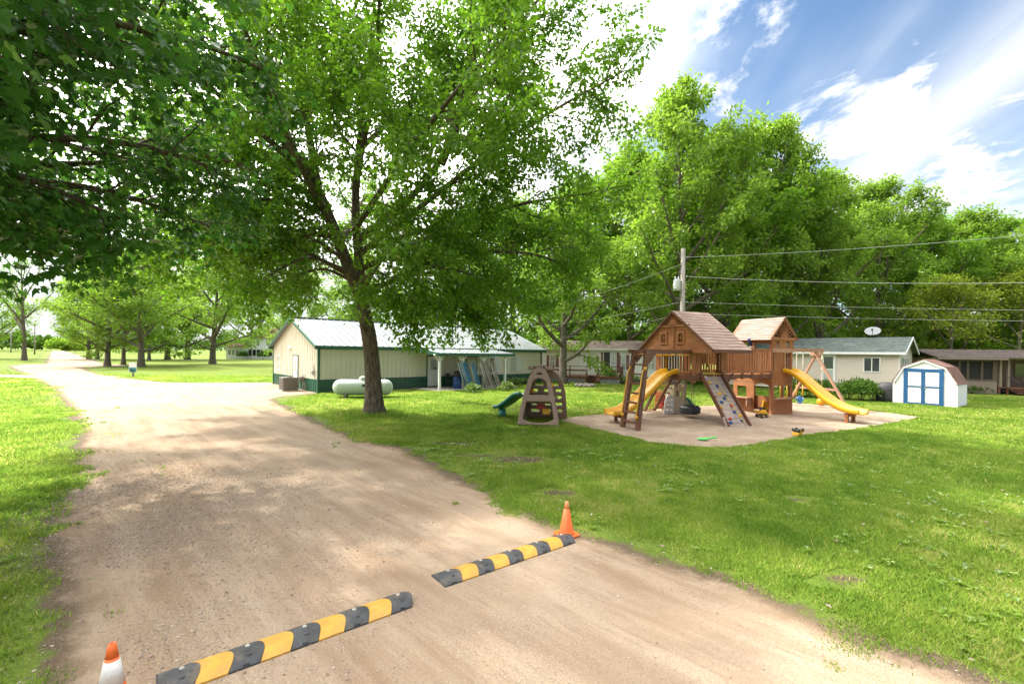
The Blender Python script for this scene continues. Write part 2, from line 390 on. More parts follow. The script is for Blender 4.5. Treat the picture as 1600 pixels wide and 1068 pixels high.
def m_pebble():
    t = NT('gravel_stone'); a = t.node('ShaderNodeAttribute', attribute_name='tint').outputs['Fac']
    return t.out(t.principled(t.mix(a, (0.18, 0.135, 0.100), (0.48, 0.40, 0.32)), 0.9, None, 0, 0.2))
M['pebble'] = m_pebble()
M['rope'] = m_plain('yellow_rope', (0.66, 0.42, 0.10), 0.8, 0.2, 12)
M['rope_pale'] = m_plain('pale_rope', (0.62, 0.53, 0.36), 0.8, 0.2, 12)
M['strap_blue'] = m_plain('blue_vinyl_strap', (0.055, 0.225, 0.36), 0.5, 0.12)
M['strap_tan'] = m_plain('tan_vinyl_strap', (0.33, 0.27, 0.225), 0.5, 0.12)
M['frame_pale'] = m_plain('pale_aluminium_tube', (0.55, 0.53, 0.48), 0.4, 0.1, metallic=0.3)
M['cover'] = m_plain('black_grill_cover', (0.025, 0.025, 0.028), 0.6, 0.3, 5, bumpk=0.5)
M['wire'] = m_plain('power_cable', (0.40, 0.40, 0.38), 0.5, 0.1)
M['xfmr'] = m_plain('transformer_grey', (0.50, 0.53, 0.54), 0.4, 0.1)
M['dish'] = m_plain('satellite_dish_grey', (0.30, 0.31, 0.33), 0.5, 0.06)
M['sign_white'] = m_plain('sign_white', (0.74, 0.76, 0.73), 0.5, 0.06)
M['sign_teal'] = m_plain('sign_teal', (0.02, 0.26, 0.27), 0.5, 0.1)
M['sign_dark'] = m_plain('sign_dark', (0.02, 0.07, 0.09), 0.5, 0.1)
M['farwood'] = m_plain('distant_foliage', (0.045, 0.085, 0.030), 0.95, 0.5, 0.12, spec=0.0)

# ------------------------------------------------------------------ mesh builder
class MB:
    def __init__(s, frame=None):
        s.v, s.f, s.sm = [], [], []
        s.M = frame or Matrix.Identity(4)
    def add(s, vs, fs, smooth=False):
        b = len(s.v)
        s.v.extend([tuple(s.M @ Vector(v)) for v in vs])
        s.f.extend([tuple(i + b for i in f) for f in fs]); s.sm.extend([smooth] * len(fs))
        return s
    def box(s, x0, x1, y0, y1, z0, z1):
        x0, x1 = sorted((x0, x1)); y0, y1 = sorted((y0, y1)); z0, z1 = sorted((z0, z1))
        return s.add([(x0, y0, z0), (x1, y0, z0), (x1, y1, z0), (x0, y1, z0), (x0, y0, z1), (x1, y0, z1), (x1, y1, z1), (x0, y1, z1)],
                     [(0, 3, 2, 1), (4, 5, 6, 7), (0, 1, 5, 4), (1, 2, 6, 5), (2, 3, 7, 6), (3, 0, 4, 7)])
    def bar(s, p, q, w, h, up=(0, 0, 1)):
        p, q = Vector(p), Vector(q); d = (q - p).normalized(); up = Vector(up)
        a = d.cross(up)
        if a.length < 1e-4: a = d.cross(Vector((0, 1, 0)))
        a.normalize(); b = a.cross(d).normalized()
        a *= w / 2; b *= h / 2
        vs = [p - a - b, p + a - b, p + a + b, p - a + b, q - a - b, q + a - b, q + a + b, q - a + b]
        return s.add(vs, [(3, 2, 1, 0), (4, 5, 6, 7), (0, 1, 5, 4), (1, 2, 6, 5), (2, 3, 7, 6), (3, 0, 4, 7)])
    def tube(s, pts, r, n=8, caps=True):
        pts = [Vector(p) for p in pts]; m = len(pts)
        rs = r if isinstance(r, (list, tuple)) else [r] * m
        vs, fs = [], []
        ref = None
        for i, p in enumerate(pts):
            d = (pts[min(i + 1, m - 1)] - pts[max(i - 1, 0)])
            d = d.normalized() if d.length > 1e-9 else Vector((0, 0, 1))
            if ref is None: ref = Vector((1, 0, 0)) if abs(d.x) < 0.8 else Vector((0, 1, 0))
            a = (ref - d * ref.dot(d)).normalized(); b = d.cross(a); ref = a
            for k in range(n):
                t = 2 * math.pi * k / n
                vs.append(p + (a * math.cos(t) + b * math.sin(t)) * rs[i])
        for i in range(m - 1):
            for k in range(n):
                fs.append((i * n + k, i * n + (k + 1) % n, (i + 1) * n + (k + 1) % n, (i + 1) * n + k))
        s.add(vs, fs, True)
        if caps:
            b = len(s.v) - len(vs)
            s.f.append(tuple(b + k for k in reversed(range(n)))); s.f.append(tuple(b + (m - 1) * n + k for k in range(n))); s.sm += [False, False]
        return s
    def lathe(s, prof, n=20, c=(0, 0, 0), axis='Z', smooth=True):
        vs, fs = [], []
        for r, z in prof:
            for k in range(n):
                t = 2 * math.pi * k / n
                p = {'Z': (r * math.cos(t), r * math.sin(t), z), 'X': (z, r * math.cos(t), r * math.sin(t)), 'Y': (r * math.sin(t), z, r * math.cos(t))}[axis]
                vs.append((p[0] + c[0], p[1] + c[1], p[2] + c[2]))
        m = len(prof)
        for i in range(m - 1):
            for k in range(n):
                fs.append((i * n + k, i * n + (k + 1) % n, (i + 1) * n + (k + 1) % n, (i + 1) * n + k))
        s.add(vs, fs, smooth)
        b = len(s.v) - len(vs)
        s.f.append(tuple(b + k for k in reversed(range(n)))); s.f.append(tuple(b + (m - 1) * n + k for k in range(n))); s.sm += [False, False]
        return s
    def prism(s, poly, o, ex, ey, th):
        """polygon (2-D) in the plane o + a*ex + b*ey, extruded by th along ex x ey"""
        o, ex, ey = Vector(o), Vector(ex), Vector(ey); n = ex.cross(ey).normalized() * th
        k = len(poly)
        vs = [o + ex * a + ey * b for a, b in poly] + [o + ex * a + ey * b + n for a, b in poly]
        fs = [tuple(reversed(range(k))), tuple(range(k, 2 * k))] + [(i, (i + 1) % k, k + (i + 1) % k, k + i) for i in range(k)]
        return s.add(vs, fs)
    def plate_holes(s, outer, holes, o, ex, ey, th):
        """plate with holes: 2-D outline and hole outlines triangulated, both faces and all rims"""
        from mathutils.geometry import delaunay_2d_cdt
        pts, edges = [], []
        for lp in [outer] + holes:
            b = len(pts); pts += [Vector(p) for p in lp]
            edges += [(b + i, b + (i + 1) % len(lp)) for i in range(len(lp))]
        r = delaunay_2d_cdt(pts, edges, [], 0, 1e-6)
        V, FA = r[0], r[2]
        def inside(p, lp):
            c = False; j = len(lp) - 1
            for i in range(len(lp)):
                if (lp[i][1] > p[1]) != (lp[j][1] > p[1]) and p[0] < (lp[j][0] - lp[i][0]) * (p[1] - lp[i][1]) / (lp[j][1] - lp[i][1]) + lp[i][0]: c = not c
                j = i
            return c
        tris = []
        for f in FA:
            c = sum((V[i] for i in f), Vector((0, 0))) / len(f)
            if inside(c, outer) and not any(inside(c, h) for h in holes): tris.append(f)
        o, ex, ey = Vector(o), Vector(ex), Vector(ey); n = ex.cross(ey).normalized() * th
        k = len(V)
        vs = [o + ex * p[0] + ey * p[1] for p in V] + [o + ex * p[0] + ey * p[1] + n for p in V]
        fs = [tuple(reversed(f)) for f in tris] + [tuple(i + k for i in f) for f in tris]
        cnt = {}
        for f in tris:
            for i in range(len(f)):
                a, b = f[i], f[(i + 1) % len(f)]
                cnt[(a, b)] = 1
        for (a, b) in list(cnt):
            if (b, a) not in cnt: fs.append((a, b, b + k, a + k))
        return s.add(vs, fs)
    def siding(s, x0, x1, z0, z1, y=0.0, pitch=0.115, lap=0.016, clip=None):
        """horizontal lap siding facing -y; clip(z) -> (xa, xb) trims each board"""
        z = z0
        while z < z1 - 1e-4:
            t = min(z + pitch, z1)
            a0, b0 = clip(z) if clip else (x0, x1)
            a1, b1 = clip(t) if clip else (x0, x1)
            if b0 - a0 > 0.02:
                s.add([(a0, y - lap, z), (b0, y - lap, z), (b1, y - 0.003, t), (a1, y - 0.003, t), (a0, y, z), (b0, y, z), (b1, y, t), (a1, y, t)],
                      [(0, 1, 2, 3), (4, 5, 1, 0), (1, 5, 6, 2), (4, 0, 3, 7)])
            z = t
        return s
    def build(s, name, m, parent=None, bevel=0.0, loc=None, **kw):
        me = bpy.data.meshes.new(name)
        me.from_pydata(s.v, [], s.f); me.update()
        me.polygons.foreach_set('use_smooth', s.sm)
        me.materials.append(M[m] if isinstance(m, str) else m)
        o = bpy.data.objects.new(name, me); COL.objects.link(o)
        if parent: o.parent = parent
        if loc is not None: o.location = loc
        if bevel:
            b = o.modifiers.new('bevel', 'BEVEL'); b.width = bevel; b.segments = 2; b.limit_method = 'ANGLE'
        for k, val in kw.items(): o[k] = val
        return o
def frame(o, ang=0.0):
    return Matrix.Translation(o) @ Matrix.Rotation(ang, 4, 'Z')
def thing(name, label, cat, loc=(0, 0, 0), rotz=0.0, group=None):
    o = bpy.data.objects.new(name, None); COL.objects.link(o)
    o.empty_display_size = 0.2
    o.location = loc; o.rotation_euler = (0, 0, rotz)
    o['label'] = label; o['category'] = cat
    if group: o['group'] = group
    return o
def tag(o, label, cat, group=None):
    o['label'] = label; o['category'] = cat
    if group: o['group'] = group
    return o
def children(o): return [c for c in bpy.data.objects if c.parent == o]
def copy_tree(o, parent=None):
    c = o.copy(); COL.objects.link(c); c.parent = parent
    for ch in children(o): copy_tree(ch, c)
    return c
def npmesh(name, v, f, m, parent=None, tint=None, smooth=False, attrs=None):
    """mesh from numpy arrays; f is (n,k)"""
    me = bpy.data.meshes.new(name)
    v = np.ascontiguousarray(v, dtype=np.float32); f = np.ascontiguousarray(f, dtype=np.int32)
    n, k = f.shape
    me.vertices.add(len(v)); me.vertices.foreach_set('co', v.ravel())
    me.loops.add(n * k); me.loops.foreach_set('vertex_index', f.ravel())
    me.polygons.add(n); me.polygons.foreach_set('loop_start', np.arange(0, n * k, k, dtype=np.int32))
    me.polygons.foreach_set('use_smooth', np.full(n, smooth))
    me.update(calc_edges=True)
    if tint is not None:
        a = me.attributes.new('tint', 'FLOAT', 'FACE'); a.data.foreach_set('value', np.ascontiguousarray(tint, dtype=np.float32))
    for an, av in (attrs or {}).items():
        a = me.attributes.new(an, 'FLOAT', 'POINT'); a.data.foreach_set('value', np.ascontiguousarray(av, dtype=np.float32))
    me.materials.append(M[m] if isinstance(m, str) else m)
    o = bpy.data.objects.new(name, me); COL.objects.link(o)
    if parent: o.parent = parent
    return o

# ------------------------------------------------------------------ ground, road, sand
def vnoise(x, y, seed=0):
    """smooth value noise, vectorised"""
    def h(i, j):
        n = np.sin(i * 127.1 + j * 311.7 + seed * 74.7) * 43758.5453
        return n - np.floor(n)
    i, j = np.floor(x), np.floor(y); fx, fy = x - i, y - j
    fx = fx * fx * (3 - 2 * fx); fy = fy * fy * (3 - 2 * fy)
    return (h(i, j) * (1 - fx) + h(i + 1, j) * fx) * (1 - fy) + (h(i, j + 1) * (1 - fx) + h(i + 1, j + 1) * fx) * fy
def fbm(x, y, seed=0, oct=4):
    s, a, t = 0, 0.5, 0
    for k in range(oct):
        s = s + a * vnoise(x * 2 ** k, y * 2 ** k, seed + k); t += a; a *= 0.55
    return s / t
def sdf(poly, X, Y):
    """signed distance, positive inside"""
    P = np.array(poly, dtype=np.float64); d = np.full(X.shape, 1e18); ins = np.zeros(X.shape, bool)
    for i in range(len(P)):
        a, b = P[i], P[(i + 1) % len(P)]
        e = b - a; w0, w1 = X - a[0], Y - a[1]
        t = np.clip((w0 * e[0] + w1 * e[1]) / max(e @ e, 1e-12), 0, 1)
        d = np.minimum(d, (w0 - e[0] * t) ** 2 + (w1 - e[1] * t) ** 2)
        c = (a[1] > Y) != (b[1] > Y)
        if abs(e[1]) > 1e-12: ins ^= c & (X < e[0] * (Y - a[1]) / e[1] + a[0])
    d = np.sqrt(d)
    return np.where(ins, d, -d)
def gpl(pts): return [gp(*p) for p in pts]
road_main = gpl([(1800, 1175), (1534, 1062), (1364, 1001), (1250, 949), (1145, 909), (987, 859), (930, 838), (868, 818), (825, 797), (769, 767),
                 (720, 750), (637, 702), (556, 684), (490, 656), (425, 624), (445, 619), (507, 613), (520, 606), (424, 597), (330, 597.5), (260, 597), (215, 592.5),
                 (170, 587.5), (140, 580), (125, 574)]) + [(-54, 64), (-60.5, 70), (-70, 65), (-64, 58)] + \
            gpl([(52, 591), (85, 607), (110, 640), (126, 680), (112, 720), (92, 770), (72, 830), (76, 880), (100, 950), (88, 1000), (60, 1068), (20, 1180)]) + [(-1.5, -3), (4.5, -3)]
def strip(a, b, w):
    a, b = Vector(a), Vector(b); n = (b - a).normalized(); n = Vector((-n.y, n.x)) * w / 2
    return [tuple(a + n), tuple(b + n), tuple(b - n), tuple(a - n)]
road_far = strip((-58, 61), (-330, 331), 6.4)
road_side = strip((-34, 38.5), (-90, 40.5), 4.2)
ROADS = [road_main, road_far, road_side]
def road_sdf(X, Y):
    d = sdf(ROADS[0], X, Y)
    for p in ROADS[1:]: d = np.maximum(d, sdf(p, X, Y))
    return d
sand_poly = gpl([(872, 657), (890, 652), (953, 645.5), (1010, 640), (1100, 634), (1180, 631), (1239, 629), (1300, 634), (1342, 639.5), (1400, 646), (1442, 652), (1390, 662), (1338, 671),
                 (1257, 681), (1200, 691), (1140, 699.5), (1080, 698), (1018, 691), (950, 676)])
def grid_sheet(name, fn, x0, x1, y0, y1, step, z, m, width, margin=0.0, skip=None):
    nx, ny = int(round((x1 - x0) / step)), int(round((y1 - y0) / step))
    X, Y = np.meshgrid(x0 + np.arange(nx + 1) * step, y0 + np.arange(ny + 1) * step)
    d = fn(X, Y) + margin
    keep = (d[:-1, :-1] > -step) | (d[1:, 1:] > -step) | (d[1:, :-1] > -step) | (d[:-1, 1:] > -step)
    if skip is not None: keep &= ~skip(X[:-1, :-1] + step / 2, Y[:-1, :-1] + step / 2)
    idx = np.arange((nx + 1) * (ny + 1)).reshape(ny + 1, nx + 1)
    f = np.stack([idx[:-1, :-1], idx[:-1, 1:], idx[1:, 1:], idx[1:, :-1]], -1)[keep]
    used, inv = np.unique(f, return_inverse=True)
    v = np.stack([X.ravel()[used], Y.ravel()[used], np.full(len(used), z)], -1)
    return v, inv.reshape(f.shape), np.clip(d.ravel()[used] / width, 0, 1)
def structure(o): o['kind'] = 'structure'; return o

g = MB(); g.add([(-2500, -600, 0), (2500, -600, 0), (2500, 4000, 0), (-2500, 4000, 0)], [(0, 1, 2, 3)])
structure(g.build('ground', 'lawn'))
v1, f1, e1 = grid_sheet('r', road_sdf, -92, 12, -3, 50, 0.2, 0.004, 'road', 1.1, 0.35)
v2, f2, e2 = grid_sheet('r', road_sdf, -340, -20, 30, 340, 1.0, 0.004, 'road', 1.1, 0.35, skip=lambda X, Y: (X > -92) & (X < 12) & (Y < 50))
structure(npmesh('road', np.vstack([v1, v2]), np.vstack([f1, f2 + len(v1)]), 'road', attrs={'edge': np.concatenate([e1, e2])}))
vs_, fs_, es_ = grid_sheet('s', lambda X, Y: sdf(sand_poly, X, Y), 0, 26, 9, 26, 0.1, 0.006, 'sand', 0.45, 0.12)
vs_[:, 2] += 0.10 * np.clip(es_, 0, 1) * (fbm(vs_[:, 0] * 1.3, vs_[:, 1] * 1.3, 5) - 0.35)
vs_[:, 2] = np.maximum(vs_[:, 2], 0.006)
structure(npmesh('sand', vs_, fs_, 'sand', attrs={'edge': es_}, smooth=True))
soils = [(gp(812, 718), 0.75, 0.42), (gp(700, 693), 0.9, 0.30), (gp(640, 700), 0.7, 0.25), (gp(870, 770), 0.55, 0.25), (gp(745, 712), 0.7, 0.22),
         (gp(1232, 780), 0.55, 0.16), (gp(1320, 905), 0.35, 0.18)]
def soil_field(X, Y):
    d = np.full(X.shape, -9.0)
    for (c, a, b) in soils:
        d = np.maximum(d, (1 - np.sqrt(((X - c[0]) / a) ** 2 + ((Y - c[1]) / b) ** 2)) * b)
    return d
vq, fq, eq = grid_sheet('q', soil_field, -8, 8, 4, 16, 0.08, 0.003, 'soil', 0.35, 0.05)
structure(npmesh('soil', vq, fq, 'soil', attrs={'edge': eq}))

# ------------------------------------------------------------------ trees
class Tubes:
    def __init__(s): s.v, s.f, s.n = [], [], 0
    def add(s, P, r, k):
        P = np.asarray(P, float); m = len(P)
        D = np.gradient(P, axis=0); D /= np.linalg.norm(D, axis=1, keepdims=True) + 1e-9
        ref = np.array([0.31, 0.95, 0.05]) if abs(D[0, 1]) < 0.8 else np.array([1.0, 0.1, 0.0])
        A = ref - D * (D @ ref)[:, None]; A /= np.linalg.norm(A, axis=1, keepdims=True) + 1e-9
        B = np.cross(D, A)
        t = np.arange(k) * 2 * np.pi / k
        V = P[:, None, :] + (A[:, None, :] * np.cos(t)[None, :, None] + B[:, None, :] * np.sin(t)[None, :, None]) * np.asarray(r)[:, None, None]
        i = np.arange(m - 1)[:, None] * k; j = np.arange(k)[None, :]; j2 = (j + 1) % k
        F = np.stack([i + j, i + j2, i + k + j2, i + k + j], -1).reshape(-1, 4) + s.n
        s.v.append(V.reshape(-1, 3)); s.f.append(F); s.n += m * k
    def mesh(s): return np.vstack(s.v), np.vstack(s.f)
def unit(v): return v / (np.linalg.norm(v) + 1e-9)
def perp_dir(rng, d, ang):
    a = unit(np.cross(d, rng.normal(size=3)))
    return unit(d * math.cos(ang) + a * math.sin(ang))
def branch(rng, p, d, L, n, up, wob):
    pts = [np.array(p, float)]; d = unit(np.array(d, float)); st = L / n
    for i in range(n):
        d = unit(d + np.array([0, 0, up / n]) + rng.normal(size=3) * wob)
        pts.append(pts[-1] + d * st)
    return np.array(pts)
def resample(P, n):
    P = np.asarray(P, float); s = np.concatenate([[0], np.cumsum(np.linalg.norm(np.diff(P, axis=0), axis=1))])
    t = np.linspace(0, s[-1], n)
    # smooth (cubic-like) interpolation through averaging
    Q = np.stack([np.interp(t, s, P[:, i]) for i in range(P.shape[1])], 1)
    for _ in range(2): Q[1:-1] = 0.25 * Q[:-2] + 0.5 * Q[1:-1] + 0.25 * Q[2:]
    return Q
class Tree:
    def __init__(s, seed, leaf=0.13, twig_leaves=70, spread=0.22, env=None, low=2.2, droop=0.15, sub_gap=0.55, twig_gap=0.34, twig_len=(0.6, 1.3), sub_len=(0.32, 0.5)):
        s.rng = np.random.default_rng(seed); s.T = Tubes(); s.tw = []
        s.leaf, s.tl, s.spread, s.env, s.low, s.droop = leaf, twig_leaves, spread, env, low, droop
        s.sub_gap, s.twig_gap, s.twig_len, s.sub_len = sub_gap, twig_gap, twig_len, sub_len
    def trunk(s, P, n=14, flare=0.35, sides=14):
        P = resample(np.array(P, float), n); r = P[:, 3].copy()
        z = P[:, 2] - P[0, 2]; r *= 1 + flare * np.exp(-z / 0.28)
        s.T.add(P[:, :3], r, sides); s.tp = P
        return P
    def reach(s, p, d):
        """distance from p along d to the envelope"""
        c, a = s.env; q = (p - c) / a; e = d / a
        A, B, C = e @ e, 2 * q @ e, q @ q - 1
        disc = B * B - 4 * A * C
        if disc <= 0: return 1.0
        return max(0.6, (-B + math.sqrt(disc)) / (2 * A))
    def limb(s, P, r0, r1=0.02, start=0.2, dens=1.0, sides=8):
        rng = s.rng; P = np.asarray(P, float); m = len(P)
        t = np.linspace(0, 1, m)
        s.T.add(P, r0 * (1 - t) ** 0.8 + r1, sides)
        L = np.linalg.norm(np.diff(P, axis=0), axis=1).sum()
        k = max(3, int(L * (1 - start) / s.sub_gap * dens))
        for i in range(k):
            u = start + (1 - start) * (i + rng.random()) / k
            j = min(int(u * (m - 1)), m - 2); f = u * (m - 1) - j
            p = P[j] * (1 - f) + P[j + 1] * f; d = unit(P[j + 1] - P[j])
            l = max(0.7, L * rng.uniform(*s.sub_len) * (1.15 - 0.75 * u))
            dd = perp_dir(rng, d, rng.uniform(0.55, 1.15)); dd = unit(dd + np.array([0, 0, 0.1]))
            if s.env is not None: l = min(l, s.reach(p, dd) * 1.1)
            l = min(l, 5.2)
            Q = branch(rng, p, dd, l, 5, rng.uniform(-s.droop * 1.5, 0.35), 0.10)
            if Q[-1, 2] < s.low: Q[:, 2] += (s.low - Q[-1, 2]) * np.linspace(0, 1, len(Q)) ** 1.0
            s.sub(Q, max(0.012, min(0.05, r0 * 0.32) * (1.1 - 0.6 * u)))
        s.sub(P[-3:], 0.02)
    def sub(s, Q, r):
        rng = s.rng; m = len(Q); t = np.linspace(0, 1, m)
        s.T.add(Q, r * (1 - t) + 0.006, 4)
        L = np.linalg.norm(np.diff(Q, axis=0), axis=1).sum()
        k = max(3, int(L / s.twig_gap))
        for i in range(k + 1):
            u = 0.15 + 0.85 * (i + rng.random() * 0.8) / (k + 0.8) if i < k else 0.98
            j = min(int(u * (m - 1)), m - 2); f = u * (m - 1) - j
            p = Q[j] * (1 - f) + Q[j + 1] * f; d = unit(Q[j + 1] - Q[j])
            dd = perp_dir(rng, d, rng.uniform(0.4, 1.1)) if i < k else d
            l = rng.uniform(*s.twig_len) * (1.1 - 0.4 * u)
            W = branch(rng, p, dd, l, 3, -s.droop, 0.10)
            if len(s.tw) % 2 == 0: s.T.add(W, [0.008, 0.006, 0.005, 0.003], 3)
            s.tw.append(W)
    def auto(s, n, t0=0.3, t1=1.0, el=(0.15, 1.15), r=0.13, dens=1.0, wob=0.07, up=0.25, az0=None):
        rng = s.rng; az = rng.random() * 6.28 if az0 is None else az0
        m = len(s.tp)
        for i in range(n):
            u = t0 + (t1 - t0) * (i + 0.5) / n
            j = min(int(u * (m - 1)), m - 2); f = u * (m - 1) - j
            p = s.tp[j, :3] * (1 - f) + s.tp[j + 1, :3] * f
            az += 2.4 + rng.uniform(-0.35, 0.35)
            e = el[0] + (el[1] - el[0]) * (i / max(1, n - 1)) + rng.uniform(-0.12, 0.12)
            d = np.array([math.cos(az) * math.cos(e), math.sin(az) * math.cos(e), math.sin(e)])
            L = s.reach(p, d) * rng.uniform(0.82, 1.02)
            P = branch(rng, p, d, L, 8, up, wob)
            s.limb(P, min(r, s.tp[j, 3] * 0.62) * (0.6 + 0.05 * L), dens=dens)
    def leaves(s, keep=None, maple=False):
        rng = s.rng; W = np.array(s.tw)                      # (n,4,3)
        n = len(W); k = s.tl; N = n * k
        which = np.repeat(np.arange(n), k); u = rng.random(N) ** 0.8 * 3; j = np.minimum(u.astype(int), 2); f = (u - j)[:, None]
        A, B = W[which, j], W[which, j + 1]
        P = A * (1 - f) + B * f
        d = B - A; d /= np.linalg.norm(d, axis=1, keepdims=True) + 1e-9
        off = rng.normal(size=(N, 3)) * s.spread * np.array([1, 1, 0.6]); P = P + off
        if s.low: 
            lowm = P[:, 2] > s.low - 0.5
            P, d, off = P[lowm], d[lowm], off[lowm]; N = len(P)
        if keep is not None:
            kk = keep(P); P, d, off = P[kk], d[kk], off[kk]; N = len(P)
        ax = d * 0.5 + off / s.spread * 0.35 + rng.normal(size=(N, 3)) * 0.35 + np.array([0, 0, -0.30])
        ax /= np.linalg.norm(ax, axis=1, keepdims=True)
        nr = np.array([0, 0, 1.0]) + rng.normal(size=(N, 3)) * 0.55
        sd_ = np.cross(ax, nr); sd_ /= np.linalg.norm(sd_, axis=1, keepdims=True) + 1e-9
        nn = np.cross(sd_, ax)
        sz = (s.leaf * rng.uniform(0.65, 1.25, N))[:, None]
        tint = np.clip(rng.normal(0.42, 0.24, N), 0, 1)
        if maple:
            lobe = np.array([(0, 0), (0.30, -0.10), (0.55, -0.02), (0.42, 0.16), (0.72, 0.42), (0.36, 0.44), (0.24, 0.62), (0.0, 1.05),
                             (-0.24, 0.62), (-0.36, 0.44), (-0.72, 0.42), (-0.42, 0.16), (-0.55, -0.02), (-0.30, -0.10)])
            c = P + ax * sz * 0.35
            ring = c[:, None, :] * 0 + P[:, None, :] + sd_[:, None, :] * (lobe[None, :, 0, None] * sz[:, None]) + ax[:, None, :] * (lobe[None, :, 1, None] * sz[:, None]) \
                - nn[:, None, :] * ((lobe[:, 0] ** 2 * 0.35 + np.maximum(lobe[:, 1], 0) ** 2 * 0.18)[None, :, None] * sz[:, None])
            V = np.concatenate([c[:, None, :], ring], 1).reshape(-1, 3)
            m = 15; b = np.arange(N)[:, None, None] * m
            tri = np.array([(0, 1 + i, 1 + (i + 1) % 14) for i in range(14)])
            F = (b + tri[None]).reshape(-1, 3)
            return V, F, np.repeat(tint, 14)
        w = 0.36
        V = np.stack([P, P + ax * sz * 0.45 + sd_ * sz * w + nn * sz * 0.10, P + ax * sz, P + ax * sz * 0.45 - sd_ * sz * w + nn * sz * 0.10], 1).reshape(-1, 3)
        F = np.arange(N * 4).reshape(N, 4)
        return V, F, tint
    def build(s, root, leafmat, bark='bark', keep=None, maple=False):
        v, f = s.T.mesh()
        npmesh('trunk', v, f, bark, root, smooth=True)
        v, f, t = s.leaves(keep, maple)
        return npmesh('crown', v, f, leafmat, root, tint=t)

# the big maple beside the road
bx, by = gp(585, 646)
big = thing('maple_tree', 'big shade maple with thick dark trunk on the lawn edge beside the dirt road', 'tree', (bx, by, 0))
T = Tree(3, leaf=0.165, twig_leaves=42, spread=0.15, env=(np.array([-0.8, -0.3, 11.2]), np.array([11.2, 9.6, 9.6])), low=3.0, droop=0.45, sub_gap=0.50, twig_gap=0.30, twig_len=(0.6, 1.4))
T.trunk([(0, 0, -0.25, .44), (-0.02, 0, 0.6, .335), (-0.08, 0, 1.6, .305), (-0.2, 0, 3.0, .29), (-0.52, 0, 4.3, .265), (-0.95, -.05, 5.8, .22)], 12)
def bl(pts, r, start=0.2, dens=1.0, n=12, sides=10): T.limb(resample(np.array(pts, float), n), r, start=start, dens=dens, sides=sides)
bl([(-.75, 0, 5.0), (-1.7, -.3, 7.5), (-2.3, -.5, 9.3), (-3.8, -1, 11.0), (-5.1, -1.6, 13.0), (-6.9, -2, 16.0)], .235, .3, 1.1, 16)
bl([(-.5, .05, 4.3), (-.85, .3, 6.6), (-1.1, .5, 8.6), (-.9, .6, 11.5), (-.4, .4, 15), (-.2, .3, 19)], .19, .35, 1.0, 16)
bl([(-2.2, -.45, 9.0), (-2.9, .2, 11.5), (-3.4, .6, 14.0), (-3.6, .8, 18.0)], .15, .2, 1.0)
bl([(-.9, .35, 7.0), (1.0, .3, 8.4), (2.6, 0, 10.0), (3.4, -.3, 12.5), (4.2, -.6, 15.0), (5.0, -.8, 18.2)], .14, .2, 1.0, 16)
bl([(2.6, 0, 10.0), (3.6, .6, 13.0), (4.5, 1.0, 16.0), (4.9, 1.0, 18.5)], .11, .1, 1.0)
bl([(3.4, -.3, 12.0), (5.8, -.8, 15.2), (7.6, -1.2, 17.8)], .10, .1, 1.0)
bl([(-.8, .3, 6.4), (2.0, -.6, 8.2), (4.3, -1.2, 9.8), (6.2, -1.6, 11.0), (9.4, -2.0, 12.6)], .11, .2, 1.0)
bl([(-.7, .2, 5.8), (2.6, .8, 7.6), (5.5, 1.2, 8.9), (8.5, 1.0, 9.2), (10.4, .8, 9.6)], .10, .25, 1.0)
bl([(-2.0, -.4, 8.4), (-4.0, -1.2, 9.2), (-6.4, -2.2, 9.6), (-9.0, -3.0, 9.8), (-11.2, -3.4, 9.6)], .11, .15, 1.0)
bl([(-2.4, -.5, 9.4), (-4.8, .8, 10.6), (-7.8, 1.8, 11.8), (-10.6, 2.2, 12.4)], .13, .1, 1.0)
bl([(-1.5, -.25, 7.0), (-1.8, -2.5, 8.6), (-1.8, -5.0, 10.2), (-1.2, -8.2, 11.4)], .11, .2, 1.0)
bl([(-1.0, .3, 7.4), (1.2, -2.4, 8.6), (3.4, -4.8, 9.8), (5.6, -7.0, 10.8)], .11, .2, 1.0)
bl([(-1.4, -.1, 6.8), (-1.9, 3.0, 8.8), (-2.6, 6.0, 10.6), (-3.0, 8.8, 11.6)], .11, .2, 1.0)
bl([(-.8, .35, 6.6), (1.8, 3.2, 8.4), (4.2, 5.6, 9.8), (6.0, 7.6, 10.6)], .11, .2, 1.0)
bl([(-2.2, -.5, 9.0), (-4.2, -3.0, 10.8), (-6.2, -5.4, 12.4)], .11, .15, 1.0)
bl([(-1.1, .5, 9.2), (.6, -2.2, 12.0), (1.4, -4.6, 14.6)], .11, .15, 1.0)
bl([(-3.6, -1, 10.8), (-3.2, -2.6, 14.2), (-2.6, -3.6, 17.4)], .10, .1, 1.0)
bl([(-.9, .55, 10.8), (1.0, 2.6, 14.2), (2.0, 4.2, 17.0)], .10, .1, 1.0)
bl([(-3.4, -.8, 10.6), (-4.6, 1.8, 14.0), (-5.4, 3.4, 16.6)], .10, .1, 1.0)
bl([(-1.9, -.4, 8.0), (-4.0, -.6, 8.4), (-6.2, -.8, 8.0), (-8.2, -.8, 7.0)], .08, .15, 1.1)
bl([(-1.3, -.2, 6.6), (-2.4, -.9, 7.5), (-3.8, -1.3, 8.0), (-5.2, -1.3, 7.8)], .07, .12, 1.5)
bl([(-1.6, -.25, 7.2), (-2.6, 1.0, 7.8), (-4.2, 1.8, 7.4), (-5.8, 2.2, 6.6)], .07, .12, 1.5)
bl([(-1.0, -.05, 5.9), (-1.9, -1.2, 6.7), (-3.0, -2.0, 6.8), (-4.2, -2.4, 6.2)], .06, .12, 1.5)
